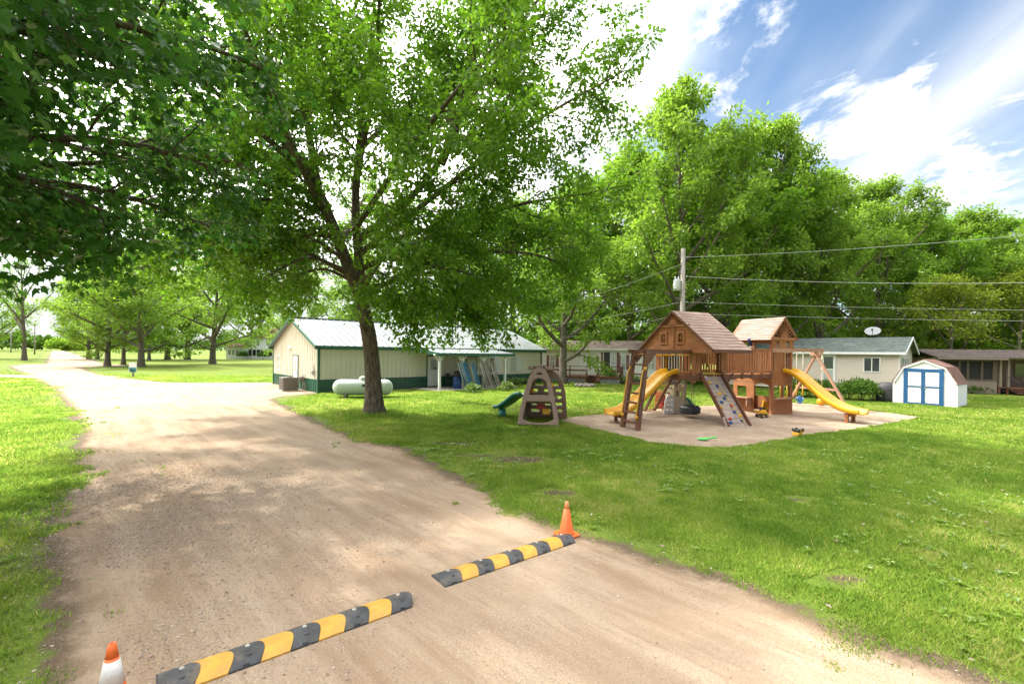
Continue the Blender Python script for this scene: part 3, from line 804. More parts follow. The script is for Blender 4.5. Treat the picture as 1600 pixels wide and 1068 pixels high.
# low drooping boughs
bl([(-.5, 0, 4.6), (1.6, -.8, 5.8), (3.6, -1.2, 5.6), (5.6, -1.4, 4.6)], .06, .2, 1.3)
bl([(-.5, 0, 4.8), (1.6, 1.0, 6.0), (4.2, 2.0, 5.6), (6.6, 2.4, 4.7)], .06, .2, 1.3)
bl([(-.5, 0, 5.0), (1.0, -1.8, 6.2), (2.0, -3.2, 5.8), (2.6, -4.2, 4.9)], .05, .2, 1.2)
bl([(.9, .3, 5.6), (3.4, .4, 6.6), (6.4, 0.2, 6.6), (8.2, .2, 5.8)], .10, .2, 1.2)
bl([(-.8, 0, 5.2), (-2.4, .6, 6.0), (-4.0, 1.0, 5.5), (-5.2, 1.0, 4.6)], .05, .2, 1.2)
bl([(-.9, 0, 5.4), (-3.0, -.8, 6.6), (-5.4, -1.4, 6.5), (-7.4, -1.8, 5.6)], .06, .2, 1.2)
bl([(-1.6, -.3, 7.0), (-4.6, .9, 7.6), (-7.6, 1.4, 7.6), (-9.6, 1.6, 6.8)], .11, .2, 1.2)
bl([(-.7, -.1, 5.2), (.5, -1.6, 5.5), (1.6, -2.4, 4.8), (2.4, -2.8, 3.8)], .05, .25, 1.5)
bl([(-.6, .1, 5.0), (1.6, .4, 5.6), (3.0, .6, 4.9), (4.2, .6, 3.9)], .05, .25, 1.5)
bl([(-.9, -.1, 5.6), (-2.0, -1.6, 6.0), (-2.9, -2.4, 5.2), (-3.4, -2.8, 4.4)], .05, .25, 1.3)
T.build(big, 'leaf_mid', 'bark')
print('big tree leaves', len(T.tw) * T.tl)

# the dark broad-leaved maple overhanging from the left of the road
nearm = thing('maple_tree', 'dark broad leaved maple hanging in from the left edge high over the road', 'tree', (-10.6, 5.0, 0))
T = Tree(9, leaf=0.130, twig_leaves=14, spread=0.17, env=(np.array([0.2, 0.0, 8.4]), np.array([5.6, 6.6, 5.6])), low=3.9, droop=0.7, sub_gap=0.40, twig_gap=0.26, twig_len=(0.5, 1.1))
T.trunk([(0, 0, -0.25, .5), (0, 0, 1.0, .42), (.1, 0, 3.0, .36), (.2, .1, 6.0, .28), (.3, .3, 9.5, .18), (.4, .4, 12.5, .08)], 12)
T.auto(24, 0.22, 0.95, (0.05, 1.1), 0.13, 1.1, 0.07, 0.10)
for P in ([(0.1, 0, 3.6), (1.8, 0.0, 5.4), (3.4, -.2, 5.8), (5.4, -.4, 5.0)], [(0.1, 0, 3.6), (1.2, 2.0, 5.2), (2.4, 4.2, 5.8), (3.4, 6.0, 5.4)],
          [(.2, 0, 4.8), (2.2, -0.4, 6.6), (4.2, -0.6, 7.0), (6.4, -0.6, 6.2)], [(.2, .1, 5), (2.2, 1.6, 7.2), (4.2, 2.8, 8.2), (6.0, 3.8, 7.8)],
          [(.2, .1, 6), (2.2, .6, 8.6), (4.4, 0.8, 9.4), (6.6, 1.0, 8.4)], [(.1, 0, 4.0), (1.8, 2.2, 5.8), (3.4, 3.8, 6.6), (4.6, 5.0, 6.2)],
          [(.1, 0, 3.8), (1.4, 1.0, 5.2), (2.8, 1.8, 5.3), (4.2, 2.4, 4.6)], [(.2, 0, 5.2), (2.0, -1.0, 6.6), (4.0, -1.4, 6.6), (6.0, -1.4, 5.4)]):
    T.limb(resample(np.array(P, float), 10), 0.10, start=0.2, dens=1.2)
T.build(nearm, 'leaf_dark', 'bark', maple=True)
print('near maple leaves', len(T.tw) * T.tl)

# background trees: five grown forms, copied
def form(seed, H, Wd, leafmat, leaf, n=15, tl=34, low=1.6, bark='bark_grey', r=0.36, t0=0.10, base=0.05, lean=0.6, dens=0.8, droop=0.2):
    root = thing('tree', '', 'tree')
    a = Wd / 2; zc = H * (base + 1) / 2
    T = Tree(seed, leaf=leaf, twig_leaves=tl, spread=0.30, env=(np.array([0, 0, zc]), np.array([a, a, (H - H * base) / 2])), low=low, droop=droop, sub_gap=0.75, twig_gap=0.48, twig_len=(0.7, 1.5))
    rr = np.random.default_rng(seed + 50)
    lx, ly = rr.uniform(-lean, lean, 2)
    T.trunk([(0, 0, -0.2, r), (0, 0, H * .1, r * .85), (lx * .3, ly * .3, H * .3, r * .7), (lx * .8, ly * .6, H * .6, r * .42), (lx, ly, H * .93, r * .08)], 14, sides=9)
    T.auto(n, t0, 0.97, (0.30, 1.25), r * .5, dens, 0.07, 0.45)
    T.build(root, leafmat, bark)
    return root
forms = {
    'tall': form(21, 24, 18, 'leaf_light', 0.34, 26, 36, low=2.6, t0=0.10),
    'broad': form(22, 20, 17, 'leaf_mid', 0.33, 23, 36, low=1.8, t0=0.09),
    'bright': form(23, 18, 14, 'leaf_light', 0.32, 22, 36, low=1.6),
    'low': form(24, 14, 13, 'leaf_light', 0.29, 19, 32, low=1.7, t0=0.13),
    'yellow': form(25, 9, 8, 'leaf_yellow', 0.22, 14, 26, low=1.2, r=0.16, base=0.08),
    'thin': form(26, 20, 15, 'leaf_mid', 0.24, 15, 12, low=4.0, r=0.5, base=0.25),
}
used = set()
def tree(kind, px, Y, top, label, group=None, wide=1.0, rot=0.0, base_z=0.0, leafmat=None):
    """stand a tree of a grown form at distance Y on the line of sight px, so tall that its top is seen at height top"""
    x = ray(px, PY0)[0] * Y
    H = CAM_H - ray(px, top)[1] * Y
    src = forms[kind]
    o = src if kind not in used else copy_tree(src)
    used.add(kind)
    Hs = {'tall': 24, 'broad': 20, 'bright': 18, 'low': 14, 'yellow': 9, 'thin': 20}[kind]
    k = H / Hs
    o.location = (x, Y, 0); o.rotation_euler = (0, 0, rot); o.scale = (k * wide, k * wide, k)
    o['label'] = label
    if group: o['group'] = group
    return o
RB = 'tall trees standing behind the trailers'
tree('tall', 1066, 36.5, 148, 'tallest light green maple, right behind the utility pole', RB, 0.85, 0.4)
tree('broad', 1135, 43, 225, 'dark trunked tree just right of the utility pole with thin trunk showing', RB, 0.9, 1.9)
tree('tall', 1205, 43, 200, 'tall pointed maple rising above the small play tower', RB, 0.72, 2.6)
tree('bright', 1285, 45, 282, 'tree whose bare lower trunk stands over the green shingled trailer roof', RB, 0.85, 4.2)
tree('tall', 1372, 50, 288, 'full green tree rising above the satellite dish', RB, 0.9, 5.1)
tree('broad', 1440, 54, 345, 'darker tree filling the gap between satellite dish and yellow green tree', RB, 0.9, 0.9)
tree('bright', 1512, 55, 338, 'round topped tree behind the white shed and brown cabin', RB, 0.95, 3.3)
tree('tall', 1622, 52, 352, 'tree cut off by the right edge above the dark brown cabin', RB, 0.85, 3.7)
tree('yellow', 1482, 41.5, 448, 'small yellow green tree glowing between beige trailer and brown cabin', RB, 1.15, 0.7)
tree('yellow', 1590, 47, 440, 'yellow green sapling behind the brown cabin roof at the right edge', RB, 1.3, 2.7)
tree('low', 880, 37.5, 330, 'leaning tree growing through the wooden deck of the white mobile home', RB, 0.95, 1.2)
tree('bright', 985, 49, 255, 'tree behind the white mobile home beside the pole wires', RB, 1.0, 5.7)
tree('broad', 925, 54, 290, 'rounded tree behind the left end of the white mobile home', RB, 1.0, 2.2)
tree('bright', 800, 60, 330, 'tree behind the far right end of the cream metal building', RB, 1.1, 3.0)
tree('low', 700, 64, 385, 'tree behind the middle of the cream building roof', RB, 1.2, 0.3)
tree('low', 470, 58, 428, 'light green tree behind the gable peak of the cream building', RB, 1.0, 3.9)
tree('bright', 560, 70, 400, 'tree seen behind the maple trunk above the metal roof', RB, 1.1, 5.0)
tree('broad', 1060, 60, 300, 'deep shade tree filling the gap behind the tallest maple', RB, 1.0, 4.4)
tree('broad', 1180, 62, 300, 'deep shade tree behind the small play tower', RB, 1.1, 5.4)
tree('broad', 1330, 64, 330, 'deep shade tree far behind the green shingled trailer', RB, 1.1, 1.4)
tree('broad', 1560, 66, 350, 'deep shade tree far behind the brown cabin', RB, 1.2, 2.9)
LB = 'trees on the lawn left of the cream building'
def ltree(kind, px, py, top, label, wide=1.0, rot=0.0):
    x, Y = gp(px, py)
    return tree(kind, px, Y, top, label, LB, wide, rot)
ltree('low', 168, 572, 405, 'thick dark trunked tree left of the teal sign, nearest the far road', 1.0, 0.5)
ltree('bright', 193, 569.5, 400, 'tree standing between the two trunks left of the sign', 0.9, 1.5)
ltree('low', 221, 573, 395, 'bushy tree with grey trunk right behind the teal sign', 1.1, 2.6)
ltree('broad', 233, 563, 420, 'dark tree just right of and behind the grey trunk', 0.9, 3.6)
ltree('low', 262, 561.5, 435, 'middle distant tree in the row right of the sign', 1.2, 4.7)
ltree('low', 293, 561.5, 430, 'distant tree in the row halfway to the white house', 1.2, 5.8)
ltree('low', 332, 568.5, 405, 'spreading tree in front of the white farmhouse', 1.15, 0.1)
ltree('bright', 138, 561, 420, 'slim distant tree close to the far road', 0.9, 1.1)
ltree('low', 152, 560.5, 440, 'distant small trunk right of the slim tree by the far road', 0.9, 2.1)
ltree('thin', 38, 563, 395, 'thin leaved tall tree with bare limbs left of the far road', 0.8, 3.1)
ltree('low', 395, 560.5, 440, 'tree beside the white farmhouse left of the cream gable', 1.1, 4.1)
ltree('low', -15, 560, 430, 'tree at the left edge beyond the side road', 1.0, 5.1)
for k in list(forms):
    if k not in used:
        for c in children(forms[k]): bpy.data.objects.remove(c)
        bpy.data.objects.remove(forms[k])

# shrubs
def leafball(rng, c, rad, n, leaf, flat=0.75):
    d = rng.normal(size=(n, 3)); d /= np.linalg.norm(d, axis=1, keepdims=True); d[:, 2] = np.abs(d[:, 2]) * 1.1 - 0.12
    lob = 1 + 0.28 * np.sin(d[:, 0] * 5 + d[:, 1] * 4 + c[0]) * np.cos(d[:, 1] * 6 - d[:, 2] * 4 + c[1])
    P = np.array(c) + d * np.array(rad) * (rng.random(n) ** 0.4 * lob)[:, None]
    P[:, 2] = np.maximum(P[:, 2], 0.02)
    ax = d + rng.normal(size=(n, 3)) * 0.55 + np.array([0, 0, 0.25]); ax /= np.linalg.norm(ax, axis=1, keepdims=True)
    nr = np.array([0, 0, 1.0]) + rng.normal(size=(n, 3)) * 0.6
    s_ = np.cross(ax, nr); s_ /= np.linalg.norm(s_, axis=1, keepdims=True)
    sz = (leaf * rng.uniform(0.6, 1.3, n))[:, None]
    return np.stack([P, P + ax * sz * .45 + s_ * sz * .33, P + ax * sz, P + ax * sz * .45 - s_ * sz * .33], 1).reshape(-1, 3)
def shrub(name, label, cat, loc, blobs, leaf, m, group=None, dens=420, seed=0):
    rng = np.random.default_rng(seed + int(abs(loc[0]) * 100))
    root = thing(name, label, cat, (loc[0], loc[1], 0), 0, group)
    V = np.vstack([leafball(rng, b[:3], b[3:6], int(dens * max(0.3, b[3] * b[5])), leaf) for b in blobs])
    npmesh('foliage', V, np.arange(len(V)).reshape(-1, 4), m, root, tint=np.clip(rng.normal(.45, .25, len(V) // 4), 0, 1))
    st = MB()
    for b in blobs:
        for k in range(4):
            t = k * 1.57 + b[0]
            st.tube([(b[0], b[1], 0), (b[0] + math.cos(t) * b[3] * .5, b[1] + math.sin(t) * b[4] * .5, b[2] + b[5] * .6)], [0.02, 0.006], 4)
    st.build('stems', 'bark', root)
    return root

# ------------------------------------------------------------------ survey helpers for buildings
def hit(px, P, d):
    """distance along the line P + t*d (plan) at which the sight line px crosses it"""
    k = ray(px, PY0 + 20)[0]
    return (k * P[1] - P[0]) / (d[0] - k * d[1])
def zat(px, py, Y): return CAM_H - ray(px, py)[1] * Y
def wallframe(x, y, ang): return frame((x, y, 0), ang)
def window(parent, fr, x0, x1, z0, z1, fm='white', gm='glass', rows=1, cols=2, fw=0.05, name='window', blind=False):
    """window standing proud of a wall: fr has x along the wall, -y outward"""
    b = MB(fr)
    b.box(x0, x1, -0.035, 0.0, z0, z0 + fw).box(x0, x1, -0.035, 0.0, z1 - fw, z1)
    b.box(x0, x0 + fw, -0.035, 0.0, z0 + fw, z1 - fw).box(x1 - fw, x1, -0.035, 0.0, z0 + fw, z1 - fw)
    for c in range(1, cols):
        xm = x0 + (x1 - x0) * c / cols; b.box(xm - fw * .4, xm + fw * .4, -0.03, 0.0, z0 + fw, z1 - fw)
    for r in range(1, rows):
        zm = z0 + (z1 - z0) * r / rows; b.box(x0 + fw, x1 - fw, -0.026, 0.0, zm - fw * .3, zm + fw * .3)
    w = b.build(name, fm, parent)
    p = MB(fr); p.box(x0 + fw * .5, x1 - fw * .5, -0.014, -0.003, z0 + fw * .5, z1 - fw * .5)
    p.build('pane', gm, w)
    if blind:
        q = MB(fr); q.box((x0 + x1) / 2 + fw * .4, x1 - fw, -0.019, -0.0145, z0 + fw, z1 - fw); q.build('blind', 'blind', w)
    return w
def gable_roof_slabs(mb, L0, L1, yw0, yw1, ze, zp, th=0.06, over=0.3, axis='x'):
    """two roof slabs, ridge along x, eaves at yw0 and yw1"""
    ym = (yw0 + yw1) / 2; sl = (zp - ze) / (ym - yw0)
    for sgn, ye in ((1, yw0 - over), (-1, yw1 + over)):
        zo = ze - sl * over
        a = [(L0, ye, zo), (L1, ye, zo), (L1, ym, zp), (L0, ym, zp)]
        if sgn < 0: a = [a[1], a[0], a[3], a[2]]
        top = [(x, y, z + th) for x, y, z in a]
        mb.add(a + top, [(3, 2, 1, 0), (4, 5, 6, 7), (0, 1, 5, 4), (1, 2, 6, 5), (2, 3, 7, 6), (3, 0, 4, 7)])

# ------------------------------------------------------------------ cream metal building
c0 = gp(497, 614); A42 = R(42)
hall = thing('metal_building', 'long cream metal building with green wainscot and pale metal roof behind the big maple', 'building', (c0[0], c0[1], 0), A42)
L, W, HE, HP = 18.6, 9.3, 2.80, 4.62
b = MB(); b.prism([(0, 0), (W, 0), (W, HE), (W / 2, HP - .03), (0, HE)], (0, 0, 0), (0, 1, 0), (0, 0, 1), L)
x = 0.12
while x < L:
    b.box(x - .022, x + .022, -0.030, 0.0, 0.78, HE - .02); x += 0.305
y = 0.1
while y < W:
    zt = HE + (HP - HE) * (1 - abs(y - W / 2) / (W / 2)) - 0.1
    b.box(-0.030, 0.0, y - .022, y + .022, 0.78, zt); y += 0.305
b.build('wall', 'cream', hall)
b = MB()
b.box(0.005, L, -0.022, -0.002, 0.03, 0.76); b.box(-0.022, -0.002, 0.0, W, 0.03, 0.76)
b.box(L + .002, L + .022, 0, W, 0.03, .76)
x = 0.12
while x < L:
    b.box(x - .02, x + .02, -0.040, -0.022, 0.03, 0.76); x += 0.305
y = 0.1
while y < W:
    b.box(-0.040, -0.022, y - .02, y + .02, 0.03, 0.76); y += 0.305
b.box(0.005, L, -0.045, -0.002, .76, .79); b.box(-0.045, -0.002, 0, W, .76, .79)
b.build('wainscot', 'dkgreen', hall)
for (xx, yy) in ((0, 0), (L, 0), (0, W), (L, W)):
    b = MB(); b.box(xx - .06, xx + .06, yy - .06, yy + .06, 0.0, HE); b.build('corner_trim', 'dkgreen', hall)
b = MB(); gable_roof_slabs(b, -0.28, L + 0.28, 0, W, HE + .06, HP, 0.05, 0.32)
sl = (HP - HE - .06) / (W / 2)
for i in range(int((L + .5) / .46)):
    xx = -0.22 + i * .46
    b.bar((xx, -0.31, HE + .06 - sl * .31 + .066), (xx, W / 2 - .02, HP + .066), .05, .045)
b.bar((-0.29, W / 2, HP + .065), (L + .29, W / 2, HP + .065), .36, .03)
b.build('roof', 'tin', hall)
b = MB()
zo = HE + .06 - sl * .32
b.box(-0.3, L + .3, -0.36, -0.322, zo - .17, zo + .04); b.box(-0.3, L + .3, W + .322, W + .36, zo - .17, zo + .04)
for xe in (-0.32, L + .285):
    b.bar((xe + .017, -0.34, zo - .045), (xe + .017, W / 2, HP - .03), .035, .17); b.bar((xe + .017, W + .34, zo - .045), (xe + .017, W / 2, HP - .03), .035, .17)
b.box(-.28, L + .28, -.322, 0, zo - .16, zo - .14)
b.build('fascia', 'dkgreen', hall)
gf = frame((0, W, 0), R(-90))           # gable wall: x runs from the far corner to the near corner
window(hall, gf, W - 8.5, W - 7.55, 1.05, 2.12, 'white', 'glass_light', 2, 2)
def door(parent, fr, x0, x1, z0, z1, dm='white', fm='dkgreen', glass=None, name='door'):
    b = MB(fr); b.box(x0 - .07, x0, -0.055, 0, z0, z1 + .07).box(x1, x1 + .07, -0.055, 0, z0, z1 + .07).box(x0, x1, -0.055, 0, z1, z1 + .07)
    f = b.build('door_frame', fm, parent)
    b = MB(fr); b.box(x0, x1, -0.048, 0, z0, z1)
    d = b.build(name, dm, parent, 0.004)
    if glass:
        gx0, gx1, gz0, gz1 = glass
        b = MB(fr); b.box(gx0, gx1, -0.053, -0.048, gz0, gz1); b.build('door_glass', 'glass_light', d)
    b = MB(fr); b.tube([(x1 - .07, -0.048, z0 + .98), (x1 - .07, -0.10, z0 + .98)], .025, 8); b.build('handle', 'metal', d)
    return d
door(hall, gf, W - 4.6, W - 3.7, 0.08, 2.12, 'white', 'dkgreen', (W - 4.4, W - 3.9, 1.15, 1.95))
b = MB(gf); b.lathe([(.02, -.2), (.12, -.18), (.15, -.05), (.15, 0)], 14, (W - 5.3, 0, 2.62), 'Y'); b.build('flood_light', 'white', hall)
b = MB(gf); b.box(W - .75, W - .5, -.14, -.02, 1.02, 1.35); b.lathe([(.09, -.2), (.10, -.14)], 12, (W - .62, 0, 1.22), 'Y'); b.tube([(W - .62, -.06, 1.35), (W - .62, -.06, 1.75)], .025, 6)
b.build('electric_meter', 'metal', hall)
b = MB(gf); b.box(W - 2.5, W - 2.2, -.35, -.08, .55, .85); b.tube([(W - 2.35, -.2, .55), (W - 2.35, -.2, .15), (W - 1.7, -.2, .12)], .03, 6); b.tube([(W - 2.3, -.2, .85), (W - 2.3, -.04, 1.0)], .025, 6)
b.build('gas_meter', 'ac_grey', hall)
lf = Matrix.Identity(4)
door(hall, lf, 7.35, 8.30, 0.12, 2.18, 'white', 'dkgreen', (7.58, 8.08, 1.25, 1.95))
b = MB(); b.box(7.85, 8.02, -.060, -.0535, 1.27, 1.42); b.build('door_notice', 'sign_dark', hall)
door(hall, lf, 10.7, 11.6, 0.12, 2.15, 'cream', 'dkgreen')
window(hall, lf, 12.85, 13.95, 0.95, 2.15, 'white', 'glass', 1, 2, blind=True)
window(hall, lf, 15.15, 16.35, 0.95, 2.15, 'frame_pale', 'glass_light', 1, 2, blind=True)
# porch
b = MB()
def porch_slab(b):
    a = [(6.5, -2.75, 2.38), (13.0, -2.75, 2.38), (13.0, -.02, 2.70), (6.5, -.02, 2.70)]
    b.add(a + [(x, y, z + .05) for x, y, z in a], [(3, 2, 1, 0), (4, 5, 6, 7), (0, 1, 5, 4), (1, 2, 6, 5), (2, 3, 7, 6), (3, 0, 4, 7)])
porch_slab(b)
for i in range(15): b.bar((6.55 + i * .455, -2.75, 2.446), (6.55 + i * .455, -.05, 2.762), .03, .025)
b.build('porch_roof', 'tin', hall)
b = MB(); b.box(6.45, 13.05, -2.80, -2.755, 2.24, 2.44)
for xe in (6.46, 13.04): b.bar((xe, -2.75, 2.35), (xe, -.05, 2.665), .04, .18)
b.build('porch_fascia', 'dkgreen', hall)
for s_x in (6.8, 8.6, 10.4, 12.4):
    b = MB(); b.box(s_x - .07, s_x + .07, -2.47, -2.33, 0.05, 2.36)
    for sg in (-1, 1): b.bar((s_x + sg * .07, -2.4, 1.95), (s_x + sg * .42, -2.4, 2.34), .09, .09, (0, 1, 0))
    b.build('porch_post', 'white', hall)
b = MB(); b.box(6.6, 12.9, -2.47, -2.33, 2.36, 2.40 - .02); b.build('porch_beam', 'white', hall)
b = MB(frame((c0[0], c0[1], 0), A42)); b.box(6.2, 13.2, -2.95, -.05, -.05, .05)
structure(b.build('patio', 'concrete'))
b = MB(frame((c0[0], c0[1], 0), A42)); b.box(.1, 6.15, -.95, -.05, -.02, .03); b.box(13.25, L, -.9, -.05, -.02, .03); structure(b.build('mulch_bed', 'mulch'))

def local(fr_loc, ang, x, y):
    return (fr_loc[0] + x * math.cos(ang) - y * math.sin(ang), fr_loc[1] + x * math.sin(ang) + y * math.cos(ang))
# loungers standing on end under the porch
def lounger(strapmat, label, sx, sy, lean, group, seedz=0.05):
    px_, py_ = local(c0, A42, sx, sy)
    t = thing('chaise_lounge', label, 'chaise lounge', (px_, py_, seedz), A42 + R(28), group)
    m = Matrix.Translation((0, 0, .07)) @ Matrix.Rotation(R(-13), 4, 'Y') @ Matrix.Rotation(-lean, 4, 'X')
    b = MB(m)
    for sg in (-1, 1):
        b.tube([(sg * .31, 0, .03), (sg * .31, 0, 1.78)], .028, 8)
    b.tube([(-.31, 0, 1.78), (-.2, 0, 1.84), (.2, 0, 1.84), (.31, 0, 1.78)], .028, 8)
    b.tube([(-.31, 0, .06), (.31, 0, .06)], .028, 8)
    b.build('frame', 'frame_pale', t)
    b = MB(m)
    for i in range(18): b.box(-.30, .30, -.026, -.020, .12 + i * .092, .12 + i * .092 + .062)
    b.build('straps', strapmat, t)
    for zz in (.35, 1.35):
        b = MB(m); b.tube([(-.28, .02, zz), (-.28, .26, zz), (-.24, .30, zz), (.24, .30, zz), (.28, .26, zz), (.28, .02, zz)], .018, 6); b.build('leg', 'frame_pale', t)
    return t
GL = 'strap lounge chairs stood on end along the porch'
for i, (sx, sy, le, lab) in enumerate(((8.85, -2.62, .20, 'blue strap chaise standing on end, first beside the blue barrel'), (9.05, -2.66, .22, 'blue strap chaise standing on end, second from the blue barrel'),
                            (9.26, -2.62, .24, 'blue strap chaise standing on end, third from the blue barrel'), (9.85, -2.60, .20, 'single blue strap chaise standing apart just before the tan ones'))):
    lounger('strap_blue', lab, sx, sy, le, GL)
for i, (sx, sy, le, lab) in enumerate(((10.62, -2.66, .18, 'tan strap chaise standing on end, nearest the single blue one'), (10.84, -2.62, .21, 'tan strap chaise standing on end, second after the blue ones'),
                            (11.06, -2.66, .23, 'tan strap chaise standing on end, third after the blue ones'), (11.65, -2.62, .21, 'tan strap chaise standing alone nearest the last porch post'))):
    lounger('strap_tan', lab, sx, sy, le, GL)
# barrel
p = local(c0, A42, 8.35, -2.2)
t = thing('trash_barrel', 'blue plastic barrel with a dark lid standing under the porch', 'barrel', (*p, .05))
MB().lathe([(.26, 0), (.29, .05), (.29, .3), (.305, .33), (.29, .36), (.29, .62), (.305, .65), (.29, .68), (.27, .80)], 20).build('drum', 'blue_plastic', t)
MB().lathe([(.285, .80), (.30, .84), (.27, 1.02), (.20, 1.18), (.06, 1.22)], 20).build('lid', 'cover', t)
# patio chairs
def patio_chair(label, sx, sy, rz):
    p = local(c0, A42, sx, sy)
    t = thing('patio_chair', label, 'chair', (*p, .05), A42 + rz, 'black chairs under the porch')
    b = MB(); b.box(-.24, .24, -.24, .24, .40, .44); b.build('seat', 'dark_metal', t)
    b = MB()
    for i in range(5): b.box(-.22 + i * .1, -.18 + i * .1, .22, .25, .5, .88)
    b.box(-.25, .25, .22, .25, .88, .93); b.build('backrest', 'dark_metal', t)
    for sx_ in (-.23, .23):
        for sy_ in (-.23, .23):
            b = MB(); b.tube([(sx_, sy_, 0), (sx_, sy_, .40 if sy_ < 0 else .9)], .016, 6); b.build('leg', 'dark_metal', t)
patio_chair('black metal chair under the porch beside the white door', 8.75, -.75, R(20))
patio_chair('black metal chair under the porch behind the blue barrel', 9.45, -.7, R(-15))

# ------------------------------------------------------------------ air conditioner and propane tank
p = gp(447, 611)
t = thing('air_conditioner', 'grey louvred air conditioner box standing on the gravel by the gable door', 'air conditioner', (p[0], p[1] + .3, 0), A42)
b = MB(); b.box(-.42, .42, -.42, .42, .06, .80)
for i in range(19):
    xx = -.40 + i * .0435
    b.box(xx, xx + .02, -.435, -.42, .1, .76); b.box(xx, xx + .02, .42, .435, .1, .76); b.box(-.435, -.42, xx, xx + .02, .1, .76); b.box(.42, .435, xx, xx + .02, .1, .76)
b.build('cabinet', 'ac_grey', t)
b = MB(); b.box(-.45, .45, -.45, .45, .80, .84); tt = b.build('top', 'ac_grey', t, .01)
b = MB(); b.lathe([(.30, .84), (.30, .86), (.05, .88)], 24); b.build('fan_grille', 'dark_metal', t)
b = MB(); b.box(-.55, .55, -.55, .55, 0, .06); b.build('pad', 'concrete', t)
pa, pb = gp(526, 621), gp(608, 621)
t = thing('propane_tank', 'pale green horizontal propane tank lying on the grass behind the maple trunk', 'tank', ((pa[0] + pb[0]) / 2, (pa[1] + pb[1]) / 2, 0), R(10))
hl, rr = 1.55, .42
prof = [(rr * math.cos(a), -hl + rr * .9 - rr * .9 * math.sin(a)) for a in [R(88 - i * 11) for i in range(9)]] + [(rr * math.cos(a), hl - rr * .9 + rr * .9 * math.sin(a)) for a in [R(i * 11) for i in range(9)]]
MB().lathe(prof, 28, (0, 0, .56), 'X').build('tank_body', 'tank', t)
for xx in (-.9, .9):
    b = MB(); b.box(xx - .08, xx + .08, -.25, .25, 0, .22); b.build('foot', 'concrete', t)
b = MB(); b.lathe([(.20, .94), (.21, 1.06), (.16, 1.13), (.02, 1.15)], 18); b.build('valve_dome', 'tank', t)
b = MB()
for xx in (-1.1, 1.1): b.tube([(xx, -.06, .96), (xx, -.05, 1.03), (xx, .05, 1.03), (xx, .06, .96)], .015, 6)
b.build('lifting_lug', 'tank', t)
b = MB(); b.box(.0, .16, -.437, -.415, .62, .74); b.build('data_plate', 'dark_metal', t)

# ------------------------------------------------------------------ white mobile home with deck
A = R(-18); o = (1.6, 42.7)
d18 = (math.cos(A), math.sin(A))
mh = thing('mobile_home', 'white mobile home with brown roof and mauve shutters behind the wooden deck', 'mobile home', (*o, 0), A)
Lm = 13.5
b = MB(); b.box(0, Lm, 0, 4.6, .55, 2.95); b.siding(0, Lm, .6, 2.9, 0, .16, .012); b.build('wall', 'white_dirty', mh)
b = MB(); b.box(0.03, Lm - .03, .03, 4.55, 0, .55); b.build('skirting', 'taupe_siding', mh)
b = MB()
r0, r1 = 2.95, 3.75
pts = [(-.3, -.35, r0), (Lm + .3, -.35, r0), (Lm + .3, 4.95, r0), (-.3, 4.95, r0), (1.6, 2.3, r1), (Lm - 1.6, 2.3, r1)]
b.add(pts, [(0, 1, 5, 4), (1, 2, 5), (2, 3, 4, 5), (3, 0, 4), (3, 2, 1, 0)]); b.build('roof', 'shingle_dark', mh)
b = MB(); b.box(-.3, Lm + .3, -.38, -.352, 2.84, 2.99); b.box(-.33, -.3, -.35, 4.95, 2.84, 2.99); b.build('gutter', 'white', mh)
def shutters(parent, x0, x1, z0, z1, w=.26):
    for a in (x0 - w - .02, x1 + .02):
        b = MB(); b.box(a, a + w, -.03, -.013, z0, z1)
        for i in range(int((z1 - z0) / .09)): b.box(a + .03, a + w - .03, -.04, -.03, z0 + .04 + i * .09, z0 + .09 + i * .09)
        b.build('shutter', 'mauve', parent)
def off(fr, dy): return Matrix.Translation((0, dy, 0)) @ fr
wf = off(Matrix.Identity(4), -.012)
for pxa, pxb, z0, z1, rows, cols in ((858.5, 868, 1.25, 2.35, 2, 1), (922, 931, 1.6, 2.3, 2, 3), (970, 978, 1.15, 2.45, 2, 1), (1010, 1024, 1.2, 2.4, 2, 2)):
    a, c = hit(pxa, o, d18), hit(pxb, o, d18)
    window(mh, wf, a, c, z0, z1, 'white', 'glass_light', rows, cols, .05)
    shutters(mh, a, c, z0, z1)
a, c = hit(943.5, o, d18), hit(953, o, d18)
b = MB(wf); b.box(a - .06, c + .06, -.03, 0, .75, 2.72); b.build('door_frame', 'white', mh)
b = MB(wf); b.box(a, c, -.04, -.03, .78, 2.66); b.build('door', 'dark_metal', mh)
a2 = hit(963, o, d18)
window(mh, wf, c + .08, a2, .78, 2.66, 'white', 'glass_light', 5, 3, .05, 'patio_door')
shutters(mh, a, a2, .85, 2.66, .24)
